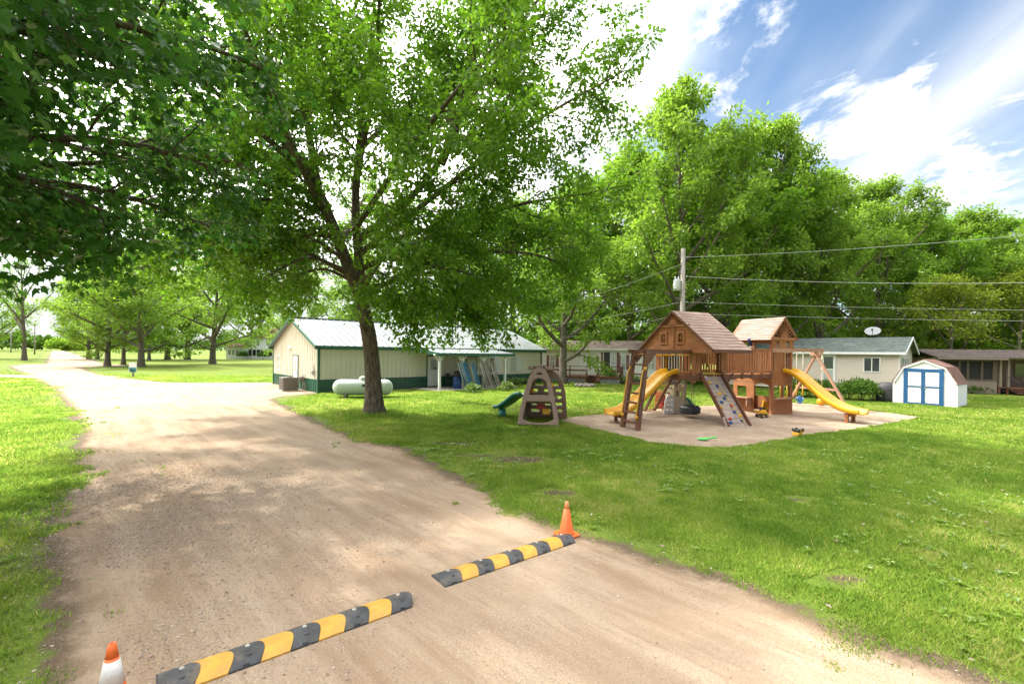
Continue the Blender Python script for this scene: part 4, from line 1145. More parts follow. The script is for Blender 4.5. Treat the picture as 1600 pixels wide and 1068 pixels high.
# deck in front
dk = thing('deck', 'dark brown timber deck with railings and steps in front of the white mobile home', 'deck', (*o, 0), A)
def rail(b, p, q, z0=.62, z1=1.42):
    p, q = Vector((*p, 0)), Vector((*q, 0)); n = max(1, int((q - p).length / 1.3))
    for i in range(n + 1):
        c = p.lerp(q, i / n); b.bar((c.x, c.y, z0 - .1), (c.x, c.y, z1), .09, .09, (1, 0, 0))
    for z in (z1 + .02, (z0 + z1) / 2 + .08): b.bar((p.x, p.y, z), (q.x, q.y, z), .12 if z > z1 else .04, .045 if z > z1 else .12)
yb = -2.7
s1, s2, s3 = hit(918, (o[0] - yb * d18[1] * -1, o[1]), d18), 0, 0
xa, xb, xc = 0.1, hit(917, local(o, A, 0, yb), d18), hit(935, local(o, A, 0, yb), d18)
xd = hit(969, local(o, A, 0, yb), d18)
b = MB()
for i in range(int((xd - xa) / .14)):
    b.box(xa + i * .14, xa + i * .14 + .13, yb if (xa + i * .14 < xb or xa + i * .14 > xc) else yb + .9, -.02, .58, .62)
b.box(xa, xb, yb - .03, yb, .42, .62); b.box(xc, xd, yb - .03, yb, .42, .62)
b.build('deck_boards', 'wood_dark', dk)
b = MB(); rail(b, (xa, yb), (xb, yb)); rail(b, (xa, yb), (xa, -.2)); b.build('railing', 'wood_dark', dk)
b = MB(); rail(b, (xc, yb), (xd, yb)); rail(b, (xd, yb), (xd, -.1)); b.build('railing', 'wood_dark', dk)
b = MB()
for i in range(3): b.box(xb + .05, xc - .05, yb - .05 + .3 * (1 - i) - .0, yb + .25 + .3 * (1 - i), .44 - i * .17 - .04 + .0, .44 - i * .17)
for xs in (xb + .03, xc - .03):
    b.bar((xs, yb - .6, .06), (xs, yb + .85, .5), .04, .2); b.bar((xs, yb - .6, .9), (xs, yb, 1.40), .05, .09); b.bar((xs, yb - .6, 0), (xs, yb - .6, .95), .08, .08, (1, 0, 0))
b.build('steps', 'wood_dark', dk)
b = MB()
for (p, q) in ((xa, xb), (xc, xd)):
    k = int((q - p) / .12)
    for i in range(k):
        xx = p + i * .12
        b.bar((xx, yb + .02, .0), (min(xx + .36, q), yb + .02, .42), .012, .03, (0, 1, 0)); b.bar((min(xx + .36, q), yb + .03, 0), (xx, yb + .03, .42), .012, .03, (0, 1, 0))
b.build('lattice_skirt', 'white', dk)
# stone fire ring
p = gp(914, 604)
t = thing('fire_ring', 'low ring of rough field stones on the grass before the deck', 'fire pit', (*p, 0))
for i in range(11):
    a_ = i * 2 * math.pi / 11; b = MB(frame((.62 * math.cos(a_), .62 * math.sin(a_), 0), a_))
    n = 8; rr_ = random.uniform(.85, 1.15)
    b.lathe([(.15 * rr_, -.02), (.20 * rr_, .08), (.19, .18 * rr_), (.10, .26 * rr_)], n, smooth=False); b.build('stone', 'stone', t, .03)
b = MB(); b.lathe([(.46, .01), (.44, .06), (.1, .09)], 14); b.build('ash', 'dark_metal', t)
shr = lambda px, py, Y=None: gp(px, py)
shrub('shrub', 'leafy green bush right in front of the deck landing', 'shrub', gp(951, 599), [(0, 0, .55, .85, .7, .75)], .16, 'leaf_shrub', 'shrubs by the deck', 900)
shrub('shrub', 'low pale leaved plants right of the deck bush', 'shrub', gp(974, 599), [(0, 0, .3, .9, .6, .42), (.9, .1, .3, .6, .5, .38)], .16, 'leaf_hosta', 'shrubs by the deck', 900)
for (px, py, lab, sc) in ((739, 614, 'hosta clump at the foot of the blue chaises', 1.0), (792, 611, 'hosta clump at the corner of the porch by the last post', 1.0),
                          (795, 602, 'small hosta beyond the last porch post', .8), (806, 601.5, 'hosta growing by the green wainscot beyond the porch', .9), (818, 600, 'hosta farthest along the green wainscot', .8)):
    shrub('hosta_plant', lab, 'plant', gp(px, py), [(0, 0, .22 * sc, .48 * sc, .48 * sc, .30 * sc)], .20, 'leaf_hosta', 'hostas along the porch', 900)

# ------------------------------------------------------------------ beige trailer
cb = gp(1405, 618.5); A48 = R(-48); d48 = (math.cos(A48), math.sin(A48))
Lt, Wt, ze, zp = 11.0, 5.0, 2.90, 3.85
ot = (cb[0] - Lt * d48[0], cb[1] - Lt * d48[1])
tr = thing('trailer_home', 'beige vinyl sided trailer home with green shingled gable roof beside the white shed', 'mobile home', (*ot, 0), A48)
b = MB(); b.prism([(0, .1), (Wt, .1), (Wt, ze), (Wt / 2, zp - .05), (0, ze)], (0, 0, 0), (0, 1, 0), (0, 0, 1), Lt)
b.siding(0, Lt, .15, ze, 0, .15, .045)
ef = frame((Lt, 0, 0), R(90))
b2 = MB(ef); cl = lambda z: (0, Wt) if z < ze else ((z - ze) / (zp - ze) * Wt / 2, Wt - (z - ze) / (zp - ze) * Wt / 2)
b2.siding(0, Wt, .15, zp - .06, 0, .15, .035, cl); b.v += []; nb = len(b.v)
b.f += [tuple(i + nb for i in f) for f in b2.f]; b.v += b2.v; b.sm += b2.sm
b.build('wall', 'beige', tr)
b = MB(); gable_roof_slabs(b, -.3, Lt + .35, 0, Wt, ze + .02, zp, .07, .35); b.build('roof', 'shingle_green', tr)
b = MB(); sl = (zp - ze - .02) / (Wt / 2); zo = ze + .02 - sl * .35
b.box(-.3, Lt + .36, -.39, -.355, zo - .10, zo + .06)
b.bar((Lt + .37, -.37, zo - .02), (Lt + .37, Wt / 2, zp), .03, .17); b.bar((Lt + .37, Wt + .37, zo - .02), (Lt + .37, Wt / 2, zp), .03, .17)
b.box(-.3, Lt + .35, -.35, 0, zo - .08, zo - .06)
b.box(Lt - .05, Lt + .03, -.03, .05, .1, ze)
b.build('white_trim', 'white', tr)
wt = off(Matrix.Identity(4), -.045)
a, c = hit(1349, ot, d48), hit(1376, ot, d48)
window(tr, wt, a, c, 1.50, 2.50, 'white', 'glass', 1, 2, .06)
a, c = hit(1284, ot, d48), hit(1306, ot, d48)
b = MB(wt); b.box(a, c, -.05, 0, .55, 2.65); dd = b.build('storm_door', 'white', tr)
b = MB(wt); b.box(a + .14, c - .14, -.057, -.05, 1.65, 2.5); b.build('door_glass', 'glass', dd)
b = MB(wt); b.box(a + .14, c - .14, -.057, -.05, .75, 1.58); b.build('door_glass', 'glass_light', dd)
for i in range(3):
    window(tr, off(ef, 0) @ Matrix.Translation((0, -.035, 0)), .75 + i * .9, 1.35 + i * .9, 2.0, 2.5, 'white', 'glass', 1, 1, .06)
# dish on the roof
p = local(ot, A48, Lt - 1.9, 2.9)
t = thing('satellite_dish', 'grey satellite dish on a short mast on the green shingled roof', 'satellite dish', (p[0], p[1], 3.72), R(-41))
b = MB(Matrix.Translation((0, 0, .56)) @ Matrix.Rotation(R(40), 4, 'X'))
b.lathe([(.02, 0), (.19, .03), (.35, .08), (.48, .15), (.475, .165), (.34, .10), (.19, .05), (.02, .02)], 30); b.build('reflector', 'dish', t)
b = MB(); b.tube([(0, 0, -.1), (0, .05, .5)], .03, 8); b.build('mast', 'dark_metal', t)
b = MB(); b.tube([(0, 0, .35), (0, -.55, .55), (0, -.6, .72)], .02, 6); b.box(-.05, .05, -.68, -.55, .68, .82); b.build('feed_arm', 'dark_metal', t)
# picnic table
p = gp(1301, 616)
t = thing('picnic_table', 'dark picnic table standing on the grass before the beige trailer door', 'table', (*p, 0), R(-40))
b = MB()
for i in range(4): b.box(-.9, .9, -.36 + i * .18, -.20 + i * .18, .72, .76)
b.build('tabletop', 'dark_metal', t)
for sg in (-1, 1):
    b = MB(); b.box(-.9, .9, sg * .62 - .13, sg * .62 + .13, .42, .46); b.build('bench', 'dark_metal', t)
    b = MB(); b.bar((sg * .65, -.7, 0), (sg * .65, -.2, .72), .05, .09); b.bar((sg * .65, .7, 0), (sg * .65, .2, .72), .05, .09); b.bar((sg * .65, -.75, .4), (sg * .65, .75, .4), .05, .09)
    b.build('leg', 'dark_metal', t)
GH = 'bushes along the beige trailer'
for (px, py, r_, h_, lab) in ((1362, 627, .85, .62, 'rounded green bush beside the covered grill'), (1344, 626.5, .95, .72, 'rounded green bush below the trailer window'), (1324, 625.5, .9, .62, 'green bush behind the yellow slide before the trailer'),
                              (1288, 622, .9, .6, 'green bush seen through the swing frame'), (1262, 621, .95, .66, 'green bush behind the hanging swings'), (1243, 620, .9, .6, 'green bush beside the small tower behind the swings')):
    shrub('shrub', lab, 'shrub', gp(px, py), [(0, 0, h_ * .8, r_, r_ * .75, h_), (.3, .2, h_ * .7, r_ * .7, r_ * .6, h_ * 1.05)], .13, 'leaf_shrub', GH, 1300)
p = gp(1387, 628.5)
t = thing('covered_grill', 'grill under a black cover standing between bush and white shed', 'grill', (*p, 0), A48)
b = MB(); b.lathe([(.46, .02), (.45, .3), (.47, .7), (.42, .95), (.28, 1.08), (.03, 1.12)], 18); o_ = b.build('cover', 'cover', t); o_.scale = (1.15, .75, 1.0)
b = MB()
for i in range(7): b.tube([(.54 * math.cos(i * .9), .35 * math.sin(i * .9), .03), (.52 * math.cos(i * .9 + .05), .34 * math.sin(i * .9 + .05), .65), (.44 * math.cos(i * .9 + .1), .29 * math.sin(i * .9 + .1), .93)], .022, 5)
b.build('cover_folds', 'cover', t)

# ------------------------------------------------------------------ shed
osd = gp(1396, 630)
A54 = R(-54)
sh = thing('garden_shed', 'white gambrel roofed shed with blue framed double doors and brown shingles', 'shed', (*osd, 0), A54)
Ws, Ds = 2.50, 2.1
G = [(0, 1.22), (.40, 2.0), (Ws / 2, 2.40), (Ws - .40, 2.0), (Ws, 1.22)]
b = MB(); b.prism([(0, .06)] + G + [(Ws, .06)], (0, 0.02, 0), (1, 0, 0), (0, 0, 1), -Ds + .02)
def shclip(z):
    if z < 1.22: return (0, Ws)
    if z < 2.0: a = .40 * (z - 1.22) / .78
    else: a = .40 + (Ws / 2 - .40) * min(1, (z - 2.0) / .40)
    return (a, Ws - a)
b.siding(0, Ws, .06, 2.38, .02, .125, .042, shclip)
b2 = MB(frame((Ws, .02, 0), R(90))); b2.siding(0, Ds - .02, .06, 1.2, 0, .125, .042)
nb = len(b.v); b.v += b2.v; b.f += [tuple(i + nb for i in f) for f in b2.f]; b.sm += b2.sm
b.build('wall', 'shed_white', sh)
for i in range(4):
    (xa_, za_), (xb_, zb_) = G[i], G[i + 1]
    dx_, dz_ = xb_ - xa_, zb_ - za_; l_ = math.hypot(dx_, dz_); nx_, nz_ = -dz_ / l_, dx_ / l_
    if i == 0: xa_ -= dx_ / l_ * .08; za_ -= dz_ / l_ * .08
    if i == 3: xb_ += dx_ / l_ * .08; zb_ += dz_ / l_ * .08
    b = MB(); b.prism([(xa_ + nx_ * .004, za_ + nz_ * .004), (xb_ + nx_ * .004, zb_ + nz_ * .004), (xb_ + nx_ * .045, zb_ + nz_ * .045), (xa_ + nx_ * .045, za_ + nz_ * .045)], (0, -.10, 0), (1, 0, 0), (0, 0, 1), -(Ds + .18))
    b.build('roof', 'shingle_brown', sh)
b = MB()
for i in range(4):
    (xa_, za_), (xb_, zb_) = G[i], G[i + 1]
    b.bar((xa_, -.055, za_ - .03), (xb_, -.055, zb_ - .03), .07, .10, (0, 0, 1))
b.build('rake_trim', 'shed_white', sh)
for q_ in ((Ws - .06, Ws + .03, -.03, .06), (-.03, .06, -.03, .02), (Ws - .03, Ws + .028, Ds - .07, Ds + .02)):
    b = MB(); b.box(*q_, .05, 1.16); b.build('corner_trim', 'shed_white', sh)
dx0, dx1, dzt = .52, 1.92, 1.84
b = MB(); b.box(dx0 - .1, dx0, -.05, 0, .06, dzt + .09).box(dx1, dx1 + .1, -.05, 0, .06, dzt + .09).box(dx0, dx1, -.05, 0, dzt, dzt + .09); b.build('door_frame', 'blue_trim', sh)
for k in range(2):
    xa_ = dx0 + k * (dx1 - dx0) / 2 + .005; xb_ = xa_ + (dx1 - dx0) / 2 - .01
    b = MB(); b.box(xa_, xb_, -.03, 0, .08, dzt - .005); d_ = b.build('door', 'shed_white', sh)
    b = MB(); w_ = .075
    b.box(xa_, xa_ + w_, -.048, -.03, .08, dzt - .005).box(xb_ - w_, xb_, -.048, -.03, .08, dzt - .005)
    for zz in (.08, .95, dzt - w_ - .005): b.box(xa_ + w_, xb_ - w_, -.048, -.03, zz, zz + w_)
    b.build('door_trim', 'blue_trim', d_)
    b = MB(); b.box(xa_ + (.56 if k == 0 else .04), xa_ + (.66 if k == 0 else .14), -.07, -.048, .93, .97); b.build('handle', 'metal', d_)

# ------------------------------------------------------------------ brown cabin at the right
ob = gp(1470, 613); Ab = R(-14); db = (math.cos(Ab), math.sin(Ab))
br = thing('trailer_home', 'dark brown trailer home with screened porch and steps at the right edge', 'mobile home', (*ob, 0), Ab)
Lb = 13.0
xs_ = [hit(v, ob, db) for v in (1497, 1512, 1531, 1534, 1551, 1558, 1574, 1580, 1592)]
b = MB(); b.box(0, xs_[5], 0, 4.2, .02, 1.0); b.siding(0, xs_[5], .05, .98, 0, .16, .012); b.build('lower_wall', 'taupe_siding', br)
b = MB(); b.box(0, xs_[5], .06, 4.2, 1.0, 2.45)
for xx in (0.0, xs_[0], xs_[1] - .06, (xs_[2] + xs_[3]) / 2, xs_[4], xs_[5] - .12): b.box(xx, xx + .14, -.02, .06, 1.0, 2.45)
b.box(0, xs_[5], -.02, .06, 2.3, 2.45); b.box(0, xs_[5], -.05, .06, .95, 1.03)
b.build('porch_frame', 'brown_siding', br)
b = MB(); b.box(.14, xs_[5] - .12, .035, .055, 1.03, 2.3); b.build('screen', 'screen', br)
b = MB(); b.box(xs_[5], Lb, 1.3, 4.2, .05, 2.45); b.siding(xs_[5], Lb, .1, 2.45, 1.3, .2, .012); b.build('wall', 'brown_siding', br)
b = MB(off(Matrix.Identity(4), 1.285)); b.box(xs_[7], xs_[8], -.04, 0, .55, 2.3); d_ = b.build('door', 'wood_darkz', br)
b = MB(off(Matrix.Identity(4), 1.285)); b.box(xs_[7] + .2, xs_[8] - .2, -.048, -.04, 1.4, 2.1); b.build('door_glass', 'glass', d_)
window(br, off(Matrix.Identity(4), 1.285), xs_[5] + .2, xs_[6] - .05, 1.2, 2.2, 'brown_siding', 'glass', 1, 2)
window(br, off(Matrix.Identity(4), 1.285), xs_[8] + .6, xs_[8] + 2.0, 1.2, 2.2, 'brown_siding', 'glass', 1, 2)
b = MB()
a_ = [(-.5, -.5, 2.50), (Lb + .3, -.5, 2.50), (Lb + .3, 2.2, 3.10), (-.5, 2.2, 3.10)]; b.add(a_ + [(x, y, z + .08) for x, y, z in a_], [(3, 2, 1, 0), (4, 5, 6, 7), (0, 1, 5, 4), (1, 2, 6, 5), (2, 3, 7, 6), (3, 0, 4, 7)])
a_ = [(Lb + .3, 4.8, 2.55), (-.5, 4.8, 2.55), (-.5, 2.2, 3.10), (Lb + .3, 2.2, 3.10)]; b.add(a_ + [(x, y, z + .08) for x, y, z in a_], [(3, 2, 1, 0), (4, 5, 6, 7), (0, 1, 5, 4), (1, 2, 6, 5), (2, 3, 7, 6), (3, 0, 4, 7)])
b.build('roof', 'shingle_dark', br)
b = MB(); b.box(-.5, xs_[5] + .3, -.54, -.505, 2.42, 2.56); b.build('fascia', 'taupe_siding', br)
b = MB(); b.box(xs_[5] + .05, Lb, .0, 1.29, .42, .52)
for i in range(3): b.box(xs_[6], xs_[7] + .8, -.35 * (i + 1) + .0, -.35 * i, .36 - i * .12, .41 - i * .12)
for xx in (xs_[5] + .1, xs_[6], xs_[8], xs_[8] + 1.6): b.box(xx, xx + .1, 0, .1, 0, .42)
b.build('porch_floor', 'wood_dark', br)
b = MB()
for xx in (xs_[5] + .2, xs_[6], xs_[8] + .3, xs_[8] + 1.8): b.tube([(xx, .05, .5), (xx, .05, 1.35)], .02, 6)
b.tube([(xs_[5] + .2, .05, 1.35), (xs_[6], .05, 1.35), (xs_[6], -1.0, .85)], .02, 6); b.tube([(xs_[8] + 1.8, .05, 1.35), (xs_[8] + .3, .05, 1.35), (xs_[8] + .3, -1.0, .85)], .02, 6); b.tube([(xs_[5] + .2, .05, .95), (xs_[6], .05, .95)], .015, 6)
b.build('handrail', 'dark_metal', br)
for k, xx in enumerate((xs_[5] + .1, xs_[7] - .25)):
    b = MB(); b.box(xx, xx + .13, -.1, .03, 0.5, 2.5); b.build('porch_post', 'taupe_siding', br)
for (px, lab) in ((1520, 'low plants along the foot of the brown cabin near the shed'), (1540, 'low plants along the foot of the brown cabin by the porch corner')):
    shrub('shrub', lab, 'shrub', gp(px, 614.5), [(0, 0, .2, .8, .4, .3)], .13, 'leaf_shrub', 'plants along the brown cabin', 900)

# ------------------------------------------------------------------ white farmhouse far left, sign, far poles, distant wood
Yh = 118.0
def XH(px): return ray(px, PY0)[0] * Yh
fh = thing('farmhouse', 'white two storey farmhouse with brown roofs far off at the left behind the lawn trees', 'house', (XH(352), Yh, 0))
q = lambda px: XH(px) - XH(352)
b = MB(); b.box(q(372), q(436), 2.5, 12, 0, 5.6); b.siding(q(372), q(436), .2, 5.6, 2.5, .25, .02); b.box(q(353), q(384), 0, 10, 0, 3.1); b.siding(q(353), q(384), .2, 3.1, 0, .25, .02); b.build('wall', 'shed_white', fh)
b = MB(); x0, x1 = q(370), q(438)
b.add([(x0, 2.0, 5.6), (x1, 2.0, 5.6), (x1, 12.5, 5.6), (x0, 12.5, 5.6), (x0 + 2, 7, 8.4), (x1 - 2, 7, 8.4)], [(0, 1, 5, 4), (1, 2, 5), (2, 3, 4, 5), (3, 0, 4), (3, 2, 1, 0)])
x0, x1 = q(351.5), q(385.5)
b.add([(x0, -.5, 3.1), (x1, -.5, 3.1), (x1, 10, 3.1), (x0, 10, 3.1), ((x0 + x1) / 2 - .8, 5, 5.2), ((x0 + x1) / 2 + .8, 5, 5.2)], [(0, 1, 5, 4), (1, 2, 5), (2, 3, 4, 5), (3, 0, 4), (3, 2, 1, 0)])
b.build('roof', 'shingle_brown', fh)
b = MB(); b.box(q(384.2), q(424), .6, 2.45, 2.5, 2.75); b.build('porch_roof', 'white', fh)
b = MB(); b.box(q(384.2), q(424), .75, 2.45, 0, .9)
for i in range(7):
    xx = q(384.5) + i * (q(423) - q(384.5)) / 6; b.box(xx, xx + .16, .7, .86, .9, 2.5)
b.build('porch_wall', 'white', fh)
b = MB(); b.box(q(385), q(423.5), .9, 1.0, .9, 2.5); b.build('porch_screen', 'screen', fh)
for (p1, p2, z0, z1, yy) in ((356, 361, 1.1, 2.4, -.02), (362.5, 366.5, 1.1, 2.4, -.02), (368, 373, 1.1, 2.4, -.02), (392, 397, 3.6, 5.0, 2.48), (408, 413, 3.6, 5.0, 2.48)):
    window(fh, off(Matrix.Identity(4), yy), q(p1), q(p2), z0, z1, 'white', 'glass', 2, 2, .08)
for (px, lab) in ((388, 'round dark shrub before the farmhouse porch'), (418, 'round dark shrub at the right end of the farmhouse porch')):
    shrub('shrub', lab, 'shrub', (XH(px), Yh - 2.0), [(0, 0, .9, 1.5, 1.2, 1.2)], .35, 'leaf_dark', 'shrubs before the farmhouse', 300)
p = gp(208, 589.5)
t = thing('road_sign', 'small white and teal sign on a short wooden post beside the road junction', 'sign', (*p, 0), R(6))
b = MB(); b.box(-.06, .06, -.04, .04, 0, .75); b.build('post', 'pole_wood', t)
b = MB(); b.box(-.30, .30, -.065, -.042, .48, 1.28); pn = b.build('sign_panel', 'sign_white', t)
b = MB(); b.box(-.26, .26, -.072, -.066, .46, .86); b.build('teal_field', 'sign_teal', pn)
b = MB(); b.prism([(-.22, .52), (.02, .50), (.22, .52), (.24, .72), (.05, .62), (-.10, .80), (-.24, .78)], (0, -.073, 0), (1, 0, 0), (0, 0, 1), .004); b.build('dark_emblem', 'sign_dark', pn)
def far_pole(px, Y, top, label):
    x = ray(px, PY0)[0] * Y; h = zat(px, top, Y)
    t = thing('utility_pole', label, 'utility pole', (x, Y, 0), 0, 'distant utility poles along the far road')
    b = MB(); b.tube([(0, 0, 0), (0, 0, h)], [.22, .14], 8); b.build('pole', 'pole_wood', t)
    b = MB(); b.box(-1.2, 1.2, -.08, .08, h - .7, h - .5); b.build('crossarm', 'pole_wood', t)
far_pole(54, 150, 505, 'distant utility pole beside the far road right of the thin leaved tree')
far_pole(17, 190, 520, 'distant utility pole at the far left beyond the side road')
rng = np.random.default_rng(5); V = []
for i in range(230):
    az = rng.uniform(-58, 58); dd = rng.uniform(260, 420)
    x_, y_ = dd * math.sin(R(az)), dd * math.cos(R(az)); h_ = rng.uniform(5, 9.5)
    if abs((x_ + 58) + (y_ - 61) * 1.007) < 10: continue
    V.append(leafball(rng, (x_, y_, h_ * .45), (rng.uniform(5, 10), 5, h_ * .6), 260, 2.2))
for i in range(46):
    az = rng.uniform(-52, -38); dd = rng.uniform(440, 520); h_ = rng.uniform(5, 10)
    V.append(leafball(rng, (dd * math.sin(R(az)), dd * math.cos(R(az)), h_ * .45), (rng.uniform(5, 10), 5, h_ * .6), 260, 2.6))
V = np.vstack(V)
fw = npmesh('distant_wood', V, np.arange(len(V)).reshape(-1, 4), 'leaf_shrub', tint=np.clip(rng.normal(.4, .2, len(V) // 4), 0, 1)); fw['kind'] = 'stuff'
V = []
for i in range(170):
    px = 690 + i * 5.9 + rng.uniform(-6, 6); Y_ = rng.uniform(54, 76); x_ = ray(px, PY0)[0] * Y_; h_ = rng.uniform(3.0, 8.5)
    V.append(leafball(rng, (x_, Y_, h_ * .45), (rng.uniform(2.0, 3.6), 1.8, h_ * .6), 620, .42))
V = np.vstack(V)
fw = npmesh('undergrowth', V, np.arange(len(V)).reshape(-1, 4), 'leaf_mid', tint=np.clip(rng.normal(.4, .25, len(V) // 4), 0, 1)); fw['kind'] = 'stuff'
shrub('shrub', 'big round bush beside the far end of the dirt road', 'shrub', (ray(95, PY0)[0] * 135, 135), [(0, 0, 2.4, 3.8, 2.5, 2.6), (3, 1, 1.8, 3, 2, 2.2)], .55, 'leaf_light', None, 330)

# ------------------------------------------------------------------ utility pole and cables
Yp = 31.0; xp = ray(1066, PY0)[0] * Yp; hp = zat(1065, 388, Yp)
t = thing('utility_pole', 'weathered grey utility pole with a transformer standing behind the play tower', 'utility pole', (xp, Yp, 0))
b = MB(); b.tube([(0, 0, 0), (-.02, 0, hp)], [.19, .14], 14); b.build('pole', 'pole_wood', t)
zt = zat(1055, 445, Yp)
b = MB(); b.lathe([(.21, -.40), (.24, -.36), (.24, .30), (.22, .36), (.05, .40)], 18, (-.44, -.05, zt)); xf = b.build('transformer', 'xfmr', t)
b = MB()
for dx_ in (-.12, .1): b.tube([(-.44 + dx_, -.05, zt + .38), (-.44 + dx_, -.05, zt + .58)], .035, 7)
b.build('bushing', 'white', xf)
b = MB(); b.bar((-.44, -.05, zt - .2), (0, 0, zt - .2), .05, .06); b.tube([(-.2, -.2, zt - .3), (-.75, -.25, zt - .28)], .05, 6); b.build('bracket', 'metal', t)
zi = [zat(1066, 402, Yp), zat(1066, 432, Yp), zat(1066, 472, Yp), zat(1066, 490, Yp)]
b = MB()
for z in zi: b.tube([(.15, -.05, z), (.30, -.08, z)], .05, 6)
b.build('insulator', 'metal', t)
b = MB(); b.tube([(-.15, -.1, zi[0] - .4), (-.28, -.14, zt + .7), (-.38, -.1, zt + .55)], .018, 5); b.build('jumper_wire', 'dark_metal', t)
b = MB(); b.tube([(-.3, -.1, zt - .4), (-.2, -.18, zi[2] + .2), (-.22, -.1, zi[2])], .018, 5); b.build('jumper_wire', 'dark_metal', t)
def cable(za, px, py, Y, label, sag, side=.28, r=.015):
    a = Vector((xp + side, Yp - .08, za)); x = ray(px, py)[0] * Y; e = Vector((x, Y, zat(px, py, Y)))
    pts = [a.lerp(e, k / 24) - Vector((0, 0, sag * 4 * (k / 24) * (1 - k / 24))) for k in range(25)]
    tag(MB().tube(pts, r, 5).build('power_line', 'wire'), label, 'cable', 'power lines from the wooden pole')
cable(zi[0], 1800, 348, 24, 'topmost cable rising from the pole top towards the right edge', .25)
cable(zi[1], 1800, 436, 26, 'thick cable running right from the pole at transformer height', .35, r=.02)
cable(zi[2], 1800, 486, 27, 'third cable down running right from the pole above the play towers', .12, r=.012)
cable(zi[3], 1800, 503, 28, 'lowest cable running right just over the small tower roof', .1, r=.012)
cable(zi[0] - .5, 800, 499, 34, 'cable dropping left from the pole top towards the cream building', .2, -.2, r=.012)
cable(zi[2], 830, 511, 36, 'cable running left from the pole to the far building corner', .2, -.2, r=.012)
cable(zi[3], 860, 530, 37, 'lowest cable running left from the pole to the mobile home', .2, -.2, r=.011)

# ------------------------------------------------------------------ wooden play fort (x along the bridge, y away to the left)
PO, PA = (7.1, 16.0), R(23)
fort = thing('playset', 'big cedar play fort with two roofed towers, bridge, rock wall and two yellow slides', 'playset', (*PO, 0), PA)
def fl(x, y): return local(PO, PA, x, y)
def slab(mb, p0, p1, q0, q1, n, th=0.022, lap=0.014):
    """lapped boards on a slope: edge p0-p1 is the ridge, q0-q1 the eave"""
    p0, p1, q0, q1 = map(Vector, (p0, p1, q0, q1))
    nn = (p1 - p0).cross(q0 - p0).normalized()
    if nn.z < 0: nn = -nn
    for i in range(n):
        a, c = i / n, (i + 1.12) / n
        A0, A1, C0, C1 = p0.lerp(q0, a), p1.lerp(q1, a), p0.lerp(q0, min(c, 1.02)), p1.lerp(q1, min(c, 1.02))
        vs = [A0, A1, C1 + nn * lap, C0 + nn * lap]
        vs = vs + [v + nn * th for v in vs]
        mb.add(vs, [(3, 2, 1, 0), (4, 5, 6, 7), (0, 1, 5, 4), (1, 2, 6, 5), (2, 3, 7, 6), (3, 0, 4, 7)])
# main tower roof
ZE, ZP, YM = 2.74, 4.20, 1.975
b = MB(); slab(b, (-.10, YM, ZP), (1.76, YM, ZP), (-.10, -.06, ZE - .045), (1.76, -.06, ZE - .045), 13); b.build('roof', 'roof_wood', fort)
b = MB(); slab(b, (-.10, YM, ZP), (1.76, YM, ZP), (-.10, 2 * YM + .06, ZE - .045), (1.76, 2 * YM + .06, ZE - .045), 13); b.build('roof', 'roof_wood', fort)
b = MB()
for xe in (-.12, 1.75):
    b.bar((xe + .01, -.08, ZE - .08), (xe + .01, YM, ZP - .02), .03, .07); b.bar((xe + .01, 2 * YM + .08, ZE - .08), (xe + .01, YM, ZP - .02), .03, .07)
b.box(-.1, 1.76, -.10, -.065, ZE - .16, ZE - .05); b.box(-.1, 1.76, 2 * YM + .065, 2 * YM + .10, ZE - .16, ZE - .05)
b.build('roof_trim', 'wood_dark', fort)
